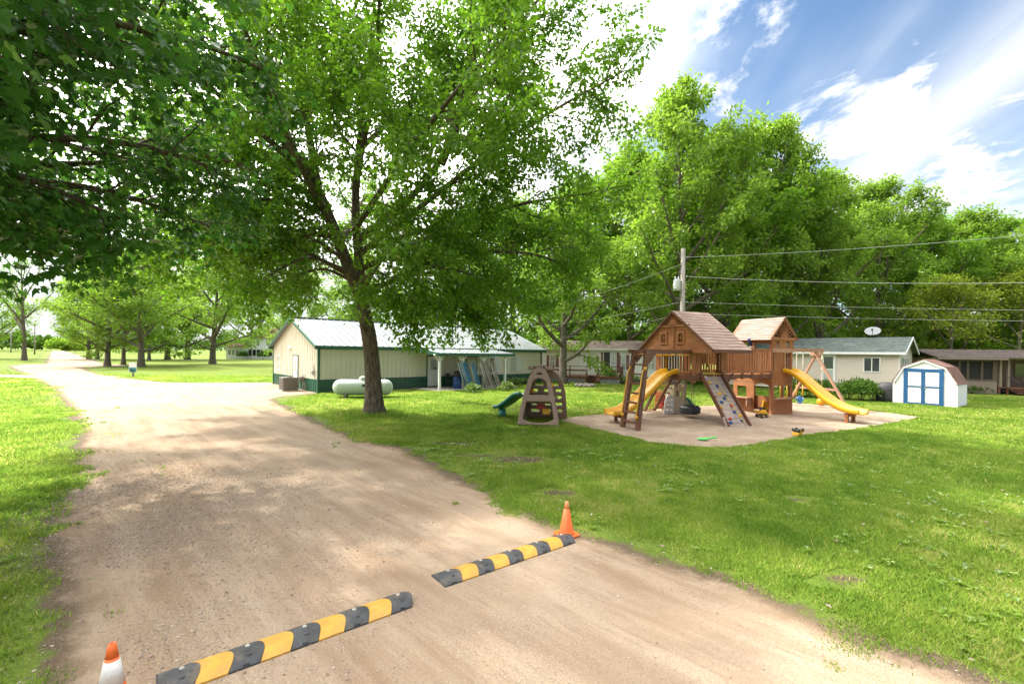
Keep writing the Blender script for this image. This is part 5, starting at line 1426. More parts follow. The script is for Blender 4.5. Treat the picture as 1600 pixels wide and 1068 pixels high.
def gable_wall(parent, fr, w, z0, z1, zcol, m, back=False):
    """boarded gable with two arched windows, centre batten and a sunburst of spokes in the peak; fr: x along, -y outward"""
    h = w / 2; sl_ = (z1 - z0) / h
    b = MB(fr); z = z0; pitch = .145
    wins = [(h - .54 * w / 3.95, .30 * w / 3.95), (h + .40 * w / 3.95, .30 * w / 3.95)]
    wz0, wz1 = z0 + .24, z0 + .66
    while z < zcol - .01:
        t_ = min(z + pitch, zcol)
        xa_, xb_ = (z - z0) / sl_, w - (z - z0) / sl_; xa1, xb1 = (t_ - z0) / sl_, w - (t_ - z0) / sl_
        cuts = [xa_]
        if t_ > wz0 + .02 and z < wz1 - .02:
            for c_, ww in sorted((wins[0], wins[1])): cuts += [c_ - ww / 2, c_ + ww / 2]
        cuts.append(xb_)
        for k in range(0, len(cuts), 2):
            l_, r_ = cuts[k], cuts[k + 1]
            l1 = xa1 if k == 0 else l_; r1 = xb1 if k == len(cuts) - 2 else r_
            b.prism([(l_, z + .004), (r_, z + .004), (max(r1, l1 + .01), t_), (l1, t_)], (0, 0, 0), (1, 0, 0), (0, 0, 1), -.025)
        z = t_
    b.build('gable_wall', m, parent)
    for c_, ww in wins:
        o_ = [(-ww / 2 - .05, wz0 - .05), (ww / 2 + .05, wz0 - .05), (ww / 2 + .05, wz1 + .05), (-ww / 2 - .05, wz1 + .05)]
        r_ = ww / 2 - .03
        hl_ = [(-r_, wz0 + .03), (r_, wz0 + .03)] + [(r_ * math.cos(R(a_)), wz1 - .15 + .12 * math.sin(R(a_))) for a_ in range(0, 181, 20)]
        b = MB(fr); b.plate_holes([(c_ + x, z) for x, z in o_], [[(c_ + x, z) for x, z in hl_]], (0, -.001, 0), (1, 0, 0), (0, 0, 1), .035)
        b.box(c_ - .012, c_ + .012, -.02, .0, wz0 + .03, wz1 - .04); b.box(c_ - r_, c_ + r_, -.018, .0, (wz0 + wz1) / 2 - .012, (wz0 + wz1) / 2 + .012)
        b.build('window_frame', m, parent)
    b = MB(fr); b.box(h - .05, h + .05, -.030, -.001, z0, zcol - .05); b.box(h - (z1 - zcol) / sl_ - .12, h + (z1 - zcol) / sl_ + .12, -.05, .01, zcol - .05, zcol + .035)
    b.build('batten', m, parent)
    b = MB(fr); R_ = (z1 - zcol) * .92
    n_ = 9
    for i in range(n_):
        a_ = R(12 + i * (156 / (n_ - 1))); cx_, cz_ = math.cos(a_), math.sin(a_)
        # out to the rake
        t_ = (z1 - zcol - .04) / (cz_ + abs(cx_) * sl_) * .98
        b.bar((h + cx_ * .12, -.012, zcol + .03 + cz_ * .12), (h + cx_ * t_, -.012, zcol + .03 + cz_ * t_), .028, .055, (cx_, 0, cz_) if abs(cx_) > 2 else (0, 1, 0))
    b.prism([(h + .21 * math.cos(R(a_)), zcol + .03 + .19 * math.sin(R(a_))) for a_ in range(0, 181, 15)], (0, -.03, 0), (1, 0, 0), (0, 0, 1), .035)
    b.build('sunburst', m, parent)
gfr = frame((-.02, 2 * YM, 0), R(-90))
gable_wall(fort, gfr, 2 * YM, ZE - .02, ZP - .02, ZP - .56, 'wood_redx2' if 'wood_redx2' in M else 'wood_redy')
b = MB(); b.prism([(0, ZE), (2 * YM, ZE), (YM, ZP - .03)], (1.68, 0, 0), (0, 1, 0), (0, 0, 1), .025); b.build('rear_gable', 'wood_redy', fort)
b = MB(); b.box(-.065, -.025, .0, 2 * YM, ZE - .16, ZE - .025); b.box(1.66, 1.70, 0, 2 * YM, ZE - .16, ZE - .025)
b.build('gable_beam', 'wood_redy', fort)
for yy in (.35, 1.0, 1.95, 2.9, 3.5):
    b = MB(); b.lathe([(.022, -.085), (.022, -.065)], 8, (0, yy, ZE - .09), 'X'); b.build('bolt', 'metal', fort)
# deck and posts
b = MB()
for i in range(11): b.box(.02 + i * .15, .02 + i * .15 + .142, .97, 2.98, 1.72, 1.752)
b.build('deck_boards', 'wood_redy', fort)
b = MB(); b.box(.0, 1.68, .93, .968, 1.54, 1.75); b.box(.0, 1.68, 2.982, 3.02, 1.54, 1.75); b.box(-.03, .0, .93, 3.02, 1.54, 1.75); b.box(1.68, 1.71, .93, 3.02, 1.54, 1.75); b.box(.8, .86, .97, 2.98, 1.56, 1.715)
b.build('deck_frame', 'wood_dark', fort)
for (x_, y_) in ((.06, 1.0), (.06, 2.95), (1.62, 1.0), (1.62, 2.95)):
    b = MB(); b.box(x_ - .055, x_ + .055, y_ - .055, y_ + .055, 1.50 if x_ > 1 else 1.46, ZE - .02); b.build('post', 'wood_redz', fort, .006)
def slats(b, p, q, z0, z1, w=.080, gap=.062, th=.022):
    p, q = Vector((*p, 0)), Vector((*q, 0)); l_ = (q - p).length; d = (q - p) / l_; n = max(1, int(l_ / (w + gap)))
    st = l_ / n; nrm = Vector((-d.y, d.x, 0)) * th / 2
    for i in range(n):
        a, c = p + d * (i * st + gap / 2), p + d * ((i + 1) * st - gap / 2)
        vs = [a - nrm, c - nrm, c + nrm, a + nrm]
        b.add([(v.x, v.y, z0) for v in vs] + [(v.x, v.y, z1) for v in vs], [(3, 2, 1, 0), (4, 5, 6, 7), (0, 1, 5, 4), (1, 2, 6, 5), (2, 3, 7, 6), (3, 0, 4, 7)])
def railing(p, q, z0=1.76, z1=2.62, cap=True, m='wood_redz'):
    b = MB(); slats(b, p, q, z0 + .03, z1)
    pv, qv = (*p, z1 + .02), (*q, z1 + .02)
    b.bar(pv, qv, .05, .07)
    b.bar((*p, z0 + .10), (*q, z0 + .10), .055, .07)
    b.build('railing', m, fort)
railing((.12, 3.0), (1.56, 3.0), z1=2.55)
railing((-.0, 1.06), (-.0, 1.62), z1=2.55)
railing((.0, 2.55), (.0, 2.9), z1=2.55)
railing((.12, .95), (.36, .95), z1=2.55)
railing((1.36, .95), (1.57, .95), z1=2.55)
railing((1.66, 1.06), (1.66, 1.46), z1=2.55)
railing((1.66, 2.45), (1.66, 2.9), z1=2.55)
b = MB()
for yy in (1.45, 1.62): b.tube([(-.04, yy, 1.8), (-.04, yy, 2.6)], .018, 7)
b.build('grab_bar', 'rope_pale', fort)
b = MB(); b.box(.44, .52, 2.90, 2.95, 1.8, 2.55); b.build('yellow_panel', 'yellow', fort)
# rock climbing wall
rt, rb = Vector((0, .93, 1.70)), Vector((0, -.34, -.04))
b = MB(); nb = 12
for i in range(nb):
    a, c = rt.lerp(rb, i / nb + .004), rt.lerp(rb, (i + 1) / nb - .004)
    b.bar((.85, (a.y + c.y) / 2, (a.z + c.z) / 2 ), (.85 + 1e-3, (a.y + c.y) / 2, (a.z + c.z) / 2), .01, .01)
b = MB(); dr = (rb - rt).normalized(); nr = Vector((0, dr.z, -dr.y)); nr = -nr if nr.z < 0 else nr
for i in range(nb):
    a, c = rt.lerp(rb, i / nb + .004), rt.lerp(rb, (i + 1) / nb - .004)
    vs = [Vector((x, p_.y, p_.z)) + nr * k for k in (-.012, .012) for p_ in (a, c) for x in (.38, 1.34)]
    b.add(vs, [(0, 1, 3, 2), (4, 6, 7, 5), (0, 4, 5, 1), (2, 3, 7, 6), (0, 2, 6, 4), (1, 5, 7, 3)])
b.build('rock_wall', 'wood_grey', fort)
for xs in (.345, 1.375):
    b = MB(); b.bar((xs, rt.y + .03, rt.z + .16), (xs, rb.y - .06, rb.z), .06, .13); b.build('stringer', 'wood_dark', fort, .004)
b = MB(); b.tube([(.36, .90, 1.80), (1.36, .90, 1.80)], .022, 8); b.build('grab_bar', 'yellow', fort)
holds = [(.50, .93, 'yellow'), (.32, .86, 'blue_plastic'), (.80, .84, 'blue_plastic'), (.70, .66, 'yellow'), (.40, .60, 'red_plastic'), (.98, .62, 'blue_plastic'), (.82, .55, 'blue_plastic'),
         (.58, .47, 'blue_plastic'), (.42, .36, 'yellow'), (.98, .38, 'red_plastic'), (.95, .24, 'blue_plastic'), (.55, .10, 'red_plastic'), (.48, .02, 'blue_plastic'), (1.16, .16, 'yellow'), (1.10, .05, 'blue_plastic')]
for (u, t_, m_) in holds:
    c = rt.lerp(rb, .92 - t_ * .85); xx = .40 + (u - .3) / .9 * .86
    b = MB(); c = Vector((xx, c.y, c.z)) + nr * .012
    ax = Vector((1, 0, 0)); ay = dr
    k = 10; rings = [(.075, 0), (.07, .03), (.04, .055), (.006, .06)]
    vs, fs = [], []
    for (r_, h_) in rings:
        for j in range(k):
            a_ = 2 * math.pi * j / k; rr_ = r_ * (1 + .18 * math.sin(3 * a_ + u * 9))
            vs.append(c + ax * rr_ * math.cos(a_) + ay * rr_ * .8 * math.sin(a_) + nr * h_)
    for i in range(3):
        for j in range(k): fs.append((i * k + j, i * k + (j + 1) % k, (i + 1) * k + (j + 1) % k, (i + 1) * k + j))
    b.add(vs, fs, True); b.build('climbing_hold', m_, fort)
b = MB(); pts = [Vector((.62, .98, 2.62)), Vector((.72, .90, 2.1)), Vector((.85, .80, 1.75)) ] + [rt.lerp(rb, k / 6) + Vector((.85 + k * .055, 0, 0)) + nr * .07 for k in range(1, 7)]
b.tube(pts, .014, 6); b.build('climbing_rope', 'rope', fort)
b = MB(); b.box(.40, .58, .885, .92, 1.62, 1.72); b.build('maker_plate', 'white', fort)
for yy in (-.36,):
    b = MB(); b.bar((.30, yy + .02, 0), (.30, yy + .18, .34), .1, .05); b.build('footing', 'wood_grey', fort)
# net ramp and ladder on the far side
for xs in (.42, .95, 1.45):
    b = MB(); b.bar((xs, 2.98, 1.70), (xs, 4.22, -.04), .07, .12); b.build('stringer', 'wood_dark', fort)
b = MB()
for i in range(7):
    t_ = (i + .7) / 7.6; b.bar((.97, 2.98 + 1.24 * t_, 1.68 - 1.70 * t_), (1.43, 2.98 + 1.24 * t_, 1.68 - 1.70 * t_), .09, .035)
b.build('ladder_rungs', 'wood_dark', fort)
b = MB()
for i in range(8):
    t_ = (i + .5) / 8; b.tube([(.44, 2.98 + 1.24 * t_, 1.70 - 1.70 * t_), (.93, 2.98 + 1.24 * t_, 1.70 - 1.70 * t_)], .014, 5)
for i in range(4):
    xx = .50 + i * .125; b.tube([(xx, 2.98, 1.72), (xx, 4.2, .02)], .014, 5)
b.tube([(.42, 4.2, .08), (.95, 4.2, .08)], .03, 7)
b.build('climbing_net', 'rope', fort)
# yellow slide from the main tower
def slide(name, pts, side, w, hgt, th=.035, m='yellow'):
    P = [Vector(p) for p in pts]; side = Vector(side).normalized()
    PP = resample(np.array([tuple(p) for p in P]), 22)
    P = [Vector(p) for p in PP]
    prof = [(-w / 2 - .05, hgt - .03), (-w / 2 - .02, hgt), (-w / 2 + .02, hgt - .02), (-w / 2 + .07, .03), (-w / 4, 0), (0, -.005), (w / 4, 0), (w / 2 - .07, .03), (w / 2 - .02, hgt - .02), (w / 2 + .02, hgt), (w / 2 + .05, hgt - .03),
            (w / 2 + .045, -.02), (w / 2 - .06, -th), (0, -th - .005), (-w / 2 + .06, -th), (-w / 2 - .045, -.02)]
    k = len(prof); vs, fs = [], []
    for i, p in enumerate(P):
        d = (P[min(i + 1, len(P) - 1)] - P[max(i - 1, 0)]).normalized(); n = side.cross(d).normalized()
        if n.z < 0: n = -n
        for a, h in prof: vs.append(p + side * a + n * h)
    for i in range(len(P) - 1):
        for j in range(k): fs.append((i * k + j, i * k + (j + 1) % k, (i + 1) * k + (j + 1) % k, (i + 1) * k + j))
    b = MB(); b.add(vs, fs, True); b.add([vs[j] for j in range(k)], [tuple(range(k))]); b.add([vs[-k + j] for j in range(k)], [tuple(reversed(range(k)))])
    return b, P
b, P = slide('slide', [(.05, 2.08, 1.80), (-.25, 2.08, 1.80), (-.55, 2.06, 1.62), (-1.15, 2.0, 1.18), (-1.8, 1.92, .72), (-2.35, 1.88, .42), (-2.75, 1.86, .33), (-3.05, 1.85, .33)], (0, 1, 0), .62, .17)
sl1 = b.build('slide', 'yellow', fort)
b = MB(); b.box(-2.66, -2.56, 1.62, 1.70, 0, .26); b.box(-2.66, -2.56, 2.04, 2.12, 0, .26); b.box(-2.68, -2.54, 1.6, 2.14, .18, .28); b.build('slide_support', 'wood_dark', fort)
# ladder and monkey bars
for (yb_, yt) in ((.12, .22), (.92, .86)):
    b = MB(); b.bar((-3.18, yb_, -.05), (-2.74, yt, 2.66), .12, .16, (0, 1, 0)); b.build('ladder_leg', 'wood_darkz', fort, .006)
b = MB()
for i in range(8):
    t_ = .09 + i * .118
    b.box(-3.18 + .44 * t_ - .085, -3.18 + .44 * t_ + .075, .12 + .1 * t_ + .05, .92 - .06 * t_ - .05, 2.7 * t_ - .024, 2.7 * t_ + .024)
b.build('ladder_rungs', 'wood_dark', fort)
b = MB(); b.bar((-3.0, .22, 2.60), (.02, 1.0, 2.62), .06, .14); b.bar((-3.0, .86, 2.60), (.0, 1.9, 2.62), .06, .14); b.build('monkey_bar_beam', 'wood_dark', fort)
b = MB()
for yv in (.22, .86):
    b.prism([(-2.68, 2.54), (-2.35, 2.54), (-2.66, 2.2)], (0, yv - .02, 0), (1, 0, 0), (0, 0, 1), -.04)
b.build('bracket', 'wood_dark', fort)
b = MB()
for i in range(7):
    u = i / 6; b.tube([(-2.6 + 2.4 * u, .32 + .6 * u, 2.50), (-2.6 + 2.4 * u, .98 + .82 * u, 2.50)], .018, 7)
b.tube([(-2.3, .98, 2.47), (-.2, 1.78, 2.47), (-.2, 1.78, 2.55)], .02, 7)
b.build('monkey_bar', 'yellow', fort)
for yv in (.14, .90):
    b = MB(); b.tube([(-2.86, yv, 2.05), (-2.98, yv, 1.95), (-3.22, yv, .55), (-3.20, yv, .42)], .018, 7)
    b.lathe([(.045, -.05), (.05, 0), (.045, .05)], 8, (-2.88, yv, 2.04)); b.lathe([(.045, -.05), (.05, 0), (.045, .05)], 8, (-3.20, yv, .44))
    b.build('handrail', 'yellow', fort)
# bridge
b = MB()
for i in range(21): b.box(1.72 + i * .15, 1.72 + i * .15 + .14, 1.46, 2.46, 1.72, 1.752)
b.build('bridge_boards', 'wood_redy', fort)
b = MB(); b.box(1.72, 4.84, 1.40, 1.45, 1.58, 1.72); b.box(1.72, 4.84, 2.47, 2.52, 1.58, 1.72)
for i in range(6): b.box(1.9 + i * .55, 1.98 + i * .55, 1.36, 1.40, 1.54, 1.80)
b.build('bridge_beam', 'wood_dark', fort)
railing((1.74, 1.42), (4.82, 1.42), z1=2.74)
railing((1.74, 2.50), (4.82, 2.50), z1=2.74)
b = MB(); b.prism([(1.72, 1.56), (2.2, 1.56), (1.72, 1.12)], (0, 1.2, 0), (1, 0, 0), (0, 0, 1), -.06); b.box(1.5, 2.3, 1.02, 1.08, 1.56, 1.68); b.build('bracket', 'wood_dark', fort)
# small tower
X0, X1, Y0, Y1 = 4.88, 6.18, 1.5, 3.4
for (x_, y_) in ((X0 + .05, Y0 + .05), (X1 - .05, Y0 + .05), (X0 + .05, Y1 - .05), (X1 - .05, Y1 - .05)):
    b = MB(); b.box(x_ - .055, x_ + .055, y_ - .055, y_ + .055, -.02, 3.2); b.build('post', 'wood_redz', fort, .006)
b = MB(); b.box(X0 + .01, X1 - .01, Y0 + .01, Y1 - .01, 1.66, 1.75); b.build('tower_floor', 'wood_redy', fort)
def planks(b, fr, x0, x1, z0, z1, pitch=.14, vertical=False):
    b.M = fr
    if vertical:
        x = x0
        while x < x1 - .01: b.box(x + .003, min(x + pitch, x1) - .003, -.022, 0, z0, z1); x += pitch
    else:
        z = z0
        while z < z1 - .01: b.box(x0, x1, -.022, 0, z + .003, min(z + pitch, z1) - .003); z += pitch
fy = frame((X0, Y0, 0), 0); fx = frame((X0, Y1, 0), R(-90)); TW, TD = X1 - X0, Y1 - Y0
b = MB(); planks(b, fy, -.0, TW, .02, .22); planks(b, fy, .0, TW, .22, .66, .1, True); planks(b, fy, 0, TW, 1.22, 1.40); planks(b, fy, -.0, TW, 1.40, 1.80)
planks(b, fy, 0, .16, .66, 1.22, .16); planks(b, fy, .58, .74, .66, 1.22, .2); planks(b, fy, 1.14, TW, .66, 1.22, .2); planks(b, fy, .62, .70, .66, 1.24, .2)
b.build('lower_wall', 'wood_red', fort)
b = MB(fy); b.box(.08, .64, -.16, -.024, .66, .70); b.box(.08, .64, -.18, -.16, .66, .76); b.box(.68, 1.24, -.16, -.024, .66, .70); b.box(.68, 1.24, -.18, -.16, .66, .76); b.build('window_shelf', 'wood_pink', fort)
b = MB(); planks(b, fx, 0, .95, .02, .66, .1, True); planks(b, fx, 0, .95, 1.14, 1.34); planks(b, fx, 0, TD, 1.36, 1.80)
planks(b, fx, 0, .22, .66, 1.14, .2); planks(b, fx, .70, .95, .66, 1.14, .2); planks(b, fx, .95, 1.08, .02, 1.36, .2, True)
b.M = fx; b.plate_holes([(1.08, 1.08), (1.86, 1.08), (1.86, 1.36), (1.08, 1.36)], [], (0, -.022, 0), (1, 0, 0), (0, 0, 1), -.02) if False else None
b.prism([(1.08, 1.36), (1.08, 1.20), (1.22, 1.28), (1.47, 1.32), (1.70, 1.28), (1.84, 1.20), (1.84, 1.36)], (0, -.022, 0), (1, 0, 0), (0, 0, 1), -.02)
b.build('lower_wall', 'wood_redy', fort)
b = MB(fx); b.box(-.02, 1.0, -.34, -.024, .62, .66); b.box(.0, .06, -.30, -.024, .3, .62); b.box(.9, .96, -.30, -.024, .3, .62); b.build('window_shelf', 'wood_pink', fort)
b = MB(frame((X1, Y0, 0), R(90))); planks(b, b.M, 0, TD, .02, .66, .1, True); planks(b, b.M, 0, TD, 1.22, 1.8); b.build('lower_wall', 'wood_redy', fort)
b = MB(frame((X1, Y1, 0), R(180))); planks(b, b.M, 0, TW, .02, .5, .14); b.build('lower_wall', 'wood_red', fort)
b = MB(frame((X1, Y1, 0), R(180))); planks(b, b.M, 0, TW, 1.4, 1.8); b.build('upper_wall', 'wood_red', fort)
# upper rails, cap boards, gable
b = MB(); slats(b, (X0 + .1, Y0 - .012), (X0 + .72, Y0 - .012), 1.8, 2.66, .075, .02); b.box(X0 + .70, X0 + .79, Y0 - .05, Y0 + .03, 1.8, 2.66); b.build('railing', 'wood_redz', fort)
b = MB(); b.box(X0 - .04, X1 + .04, Y0 - .045, Y0 - .005, 2.66, 2.82); b.build('rail_cap', 'wood_pink', fort)
b = MB(); slats(b, (X0, Y1 - .1), (X0, Y0 + 1.05), 1.8, 2.66, .075, .03); b.box(X0 - .03, X0 + .03, Y0 + 1.0, Y1, 2.66, 2.74); b.build('railing', 'wood_redz', fort)
b = MB(); slats(b, (X1, Y0 + .1), (X1, Y1 - .1), 1.8, 2.66, .075, .03); b.box(X1 - .03, X1 + .03, Y0, Y1, 2.66, 2.74); b.build('railing', 'wood_redz', fort)
b = MB(); slats(b, (X0 + .1, Y1), (X1 - .1, Y1), 1.8, 2.66, .075, .03); b.box(X0, X1, Y1 - .03, Y1 + .03, 2.66, 2.74); b.build('railing', 'wood_redz', fort)
ze2, zp2, xm = 3.20, 4.16, (X0 + X1) / 2
hw = .80
b = MB(fy)
o_ = [(-.03, 2.82), (TW + .03, 2.82), (TW + .03, 3.22), (-.03, 3.22)]
def arch(c, w, z0, z1): return [(c - w / 2, z0), (c + w / 2, z0)] + [(c + w / 2 * math.cos(R(a_)), z1 - .1 + .1 * math.sin(R(a_))) for a_ in range(0, 181, 30)]
b.plate_holes(o_, [arch(.34, .2, 2.88, 3.15), arch(.96, .2, 2.88, 3.15)], (0, -.001, 0), (1, 0, 0), (0, 0, 1), .03)
for c_ in (.34, .96): b.box(c_ - .008, c_ + .008, -.02, 0, 2.88, 3.13); b.box(c_ - .1, c_ + .1, -.018, 0, 3.0, 3.016)
b.build('window_band', 'wood_red', fort)
for y_a, y_b in ((Y0 - .10, Y0 - .06), (Y1 + .06, Y1 + .10)):
    b = MB(); b.box(xm - hw, xm + hw, y_a, y_b, ze2 - .02, ze2 + .11); yy = (y_a + y_b) / 2
    b.bar((xm - hw - .02, yy, ze2 + .02), (xm, yy, zp2 - .03), .045, .10); b.bar((xm + hw + .02, yy, ze2 + .02), (xm, yy, zp2 - .03), .045, .10)
    b.build('gable_trim', 'wood_red', fort)
b = MB(); zc_ = ze2 + .11
for i in range(9):
    a_ = R(14 + i * 19); cx_, cz_ = math.cos(a_), math.sin(a_); t_ = (zp2 - zc_ - .1) / (cz_ + abs(cx_) * (zp2 - ze2) / hw)
    b.bar((xm + cx_ * .16, Y0 - .085, zc_ + cz_ * .14), (xm + cx_ * t_, Y0 - .085, zc_ + cz_ * t_), .022, .05, (0, 1, 0))
b.prism([(xm + .24 * math.cos(R(a_)), zc_ + .20 * math.sin(R(a_))) for a_ in range(0, 181, 15)], (0, Y0 - .065, 0), (1, 0, 0), (0, 0, 1), .035)
b.build('sunburst', 'wood_red', fort)
for yy in (Y0 + .02, Y1 - .02):
    b = MB(); b.prism([(xm - hw + .08, ze2 + .1), (xm + hw - .08, ze2 + .1), (xm, zp2 - .06)], (0, yy, 0), (1, 0, 0), (0, 0, 1), -.02); b.build('gable_wall', 'wood_dark', fort)
b = MB(); slab(b, (xm, Y0 - .13, zp2), (xm, Y1 + .13, zp2), (xm - hw - .05, Y0 - .13, ze2 - .02), (xm - hw - .05, Y1 + .13, ze2 - .02), 10); b.build('roof', 'roof_woody', fort)
b = MB(); slab(b, (xm, Y0 - .13, zp2), (xm, Y1 + .13, zp2), (xm + hw + .05, Y0 - .13, ze2 - .02), (xm + hw + .05, Y1 + .13, ze2 - .02), 10); b.build('roof', 'roof_woody', fort)
b = MB(); b.box(X0 - .03, X0 + .04, Y0, Y1, 3.08, 3.2); b.box(X1 - .04, X1 + .03, Y0, Y1, 3.08, 3.2); b.build('eave_beam', 'wood_redy', fort)
# toys fixed to the rails
b = MB(Matrix.Translation((X0 - .06, Y0 + .95, 2.86)) @ Matrix.Rotation(R(-18), 4, 'Y')); b.lathe([(.075, .10), (.075, .34), (.085, .35), (.085, .42)], 14); tl_ = b.build('telescope', 'blue_plastic', fort)
b = MB(Matrix.Translation((X0 - .06, Y0 + .95, 2.86)) @ Matrix.Rotation(R(-18), 4, 'Y')); b.lathe([(.06, -.1), (.065, .10)], 12); b.build('eyepiece', 'tan_plastic', tl_)
b = MB()
for i in range(16):
    a0_, a1_ = 2 * math.pi * i / 16, 2 * math.pi * (i + 1) / 16
    b.tube([(X0 - .02, Y0 + 1.55 + .19 * math.cos(a0_), 2.96 + .19 * math.sin(a0_)), (X0 - .02, Y0 + 1.55 + .19 * math.cos(a1_), 2.96 + .19 * math.sin(a1_))], .028, 7)
for i in range(3):
    a0_ = i * 2.094; b.tube([(X0 - .02, Y0 + 1.55, 2.96), (X0 - .02, Y0 + 1.55 + .18 * math.cos(a0_), 2.96 + .18 * math.sin(a0_))], .03, 6)
b.build('steering_wheel', 'yellow', fort)
# right-hand slide
b, P = slide('slide', [(5.88, Y0 + .05, 1.83), (5.88, Y0 - .22, 1.83), (5.90, Y0 - .5, 1.66), (5.92, Y0 - 1.1, 1.18), (5.94, Y0 - 1.7, .72), (5.95, Y0 - 2.25, .45), (5.95, Y0 - 2.65, .38), (5.95, Y0 - 2.95, .38)], (1, 0, 0), .56, .17)
b.build('slide', 'yellow', fort)
b = MB(); b.box(5.70, 5.78, Y0 - 2.55, Y0 - 2.44, 0, .32); b.box(6.10, 6.18, Y0 - 2.55, Y0 - 2.44, 0, .32); b.box(5.68, 6.20, Y0 - 2.57, Y0 - 2.42, .24, .34); b.build('slide_support', 'wood_redz', fort)
# swing beam
b = MB(); b.bar((X1, 2.6, 2.80), (9.95, 2.6, 2.80), .09, .17); b.build('swing_beam', 'wood_pink', fort)
for sg in (-1, 1):
    b = MB(); b.bar((9.42 + .05 * sg, 2.6 - sg * .05, 2.76), (9.5, 2.6 + sg * 1.5, -.04), .09, .11, (1, 0, 0)); b.build('a_frame_leg', 'wood_pink', fort)
b = MB(); b.bar((9.5, 1.62, .95), (9.5, 3.6, .95), .05, .11); b.bar((9.40, 2.35, 2.62), (9.40, 2.85, 2.62), .10, .16); b.build('a_frame_tie', 'wood_pink', fort)

# things hanging from the fort
def chain(b, p, q, r=.012): b.tube([p, q], r, 6)
p = fl(.83, 1.95)
t = thing('tyre_swing', 'black tyre hung flat on chains beneath the main tower deck', 'swing', (*p, .16), PA)
b = MB(); prof = []
for i in range(17):
    a_ = 2 * math.pi * i / 16; prof.append((.30 + .10 * math.cos(a_) * (1.0 if math.cos(a_) > 0 else .9), .17 + .165 * math.sin(a_)))
n = 36; vs = []; fs = []
for k in range(16):
    for j in range(n):
        a_ = 2 * math.pi * j / n; vs.append((prof[k][0] * math.cos(a_), prof[k][0] * math.sin(a_), prof[k][1]))
for k in range(16):
    for j in range(n): fs.append((k * n + j, k * n + (j + 1) % n, ((k + 1) % 16) * n + (j + 1) % n, ((k + 1) % 16) * n + j))
b.add(vs, fs, True)
for j in range(40):
    a_ = 2 * math.pi * j / 40
    for zz in (.08, .20): b.bar((.398 * math.cos(a_), .398 * math.sin(a_), zz), (.398 * math.cos(a_ + .06), .398 * math.sin(a_ + .06), zz + .05), .02, .025)
b.build('tyre', 'rubber', t)
for i in range(3):
    a_ = i * 2.094 + .5; b = MB(); chain(b, (.30 * math.cos(a_), .30 * math.sin(a_), .32), (.05 * math.cos(a_), .05 * math.sin(a_), 1.41)); b.build('chain', 'rope_pale', t)
def belt_swing(x, m, label, tilt):
    p = fl(x, 2.6)
    t = thing('swing', label, 'swing', (*p, .42), PA, 'swings hanging from the wooden beam')
    b = MB(); pts = [(-.22, 0, .10), (-.15, 0, .02), (0, 0, 0), (.15, 0, .02), (.22, 0, .10)]
    for i in range(4):
        q0, q1 = Vector(pts[i]), Vector(pts[i + 1]); b.bar(q0, q1, .16, .025, (0, 0, 1))
    b.box(-.03, .03, -.09, -.075, -.02, .02)
    b.M = Matrix.Rotation(tilt, 4, 'X'); b.lathe([(.19, -.02), (.20, 0), (.19, .02)], 16, (0, -.02, .02), 'Y'); b.build('seat', m, t)
    for sg in (-1, 1):
        b = MB(); chain(b, (sg * .22, 0, .11), (sg * .22, 0, .75), .020); b.build('grip', 'yellow', t)
        b = MB(); chain(b, (sg * .22, 0, .75), (sg * .22, 0, 2.30), .013); b.build('chain', 'rope_pale', t)
belt_swing(7.15, 'yellow', 'yellow swing seat nearest the small tower', .1)
belt_swing(8.25, 'skyblue_plastic', 'blue swing seat between the yellow seat and the wooden frame', -.1)
p = fl(9.86, 2.6)
t = thing('ball_swing', 'yellow buoy ball hanging low on a knotted rope at the beam end', 'swing', (*p, .08), PA)
b = MB(); b.lathe([(.21 * math.sin(R(a_)) + .001, .23 - .21 * math.cos(R(a_))) for a_ in range(0, 181, 15)], 20); b.build('ball', 'yellow', t)
b = MB(); b.tube([(0, 0, .42), (0, 0, 2.66)], .018, 6)
for zz in (.9, 1.3, 1.8, 2.3, 2.6): b.lathe([(.01, -.06), (.045, -.03), (.045, .03), (.01, .06)], 8, (0, 0, zz))
b.build('rope', 'rope_pale', t)

# ------------------------------------------------------------------ taupe plastic climber with green slide
pa, pb = gp(810, 664.5), gp(872, 666)
cx_, cy_ = (pa[0] + pb[0]) / 2, (pa[1] + pb[1]) / 2
cl = thing('plastic_climber', 'taupe moulded plastic climber with arched front and green slide on the lawn', 'play climber', (cx_, cy_ + .05, 0), R(-6))
hw_ = .70
def ell(c, a, b_, t0, t1, n=8): return [(c[0] + a * math.cos(R(t0 + (t1 - t0) * i / n)), c[1] + b_ * math.sin(R(t0 + (t1 - t0) * i / n))) for i in range(n + 1)]
ey = Vector((0, .34, 1)).normalized()
outer = [(-hw_, 0), (hw_, 0), (hw_, .16), (.64, .55), (.52, 1.15), (.36, 1.70), (.22, 1.98), (.08, 2.08), (-.08, 2.08), (-.22, 1.98), (-.36, 1.70), (-.52, 1.15), (-.64, .55), (-hw_, .16)]
h1 = [(-.53, .22), (-.36, .13), (-.16, .09), (.16, .09), (.36, .13), (.53, .22), (.44, .78), (.40, .82), (-.40, .82), (-.44, .78)]
h2 = [(-.34, 1.06), (.34, 1.06)] + ell((0, 1.40), .27, .26, 0, 180, 10)
h3 = [(-.10, 1.80), (.10, 1.80), (.07, 1.86), (-.07, 1.86)]
b = MB(); b.plate_holes(outer, [h1, h2, h3], (0, 0, 0), (1, 0, 0), ey, .13); b.build('front_frame', 'brown_plastic', cl, .035)
b = MB(); b.plate_holes([(-.46, .80), (.46, .80), (.40, 1.06), (.1, 1.02), (-.1, 1.02), (-.40, 1.06)], [], (0, -.03, 0), (1, 0, 0), ey, -.10); b.build('crossbar', 'brown_plastic2', cl, .02)
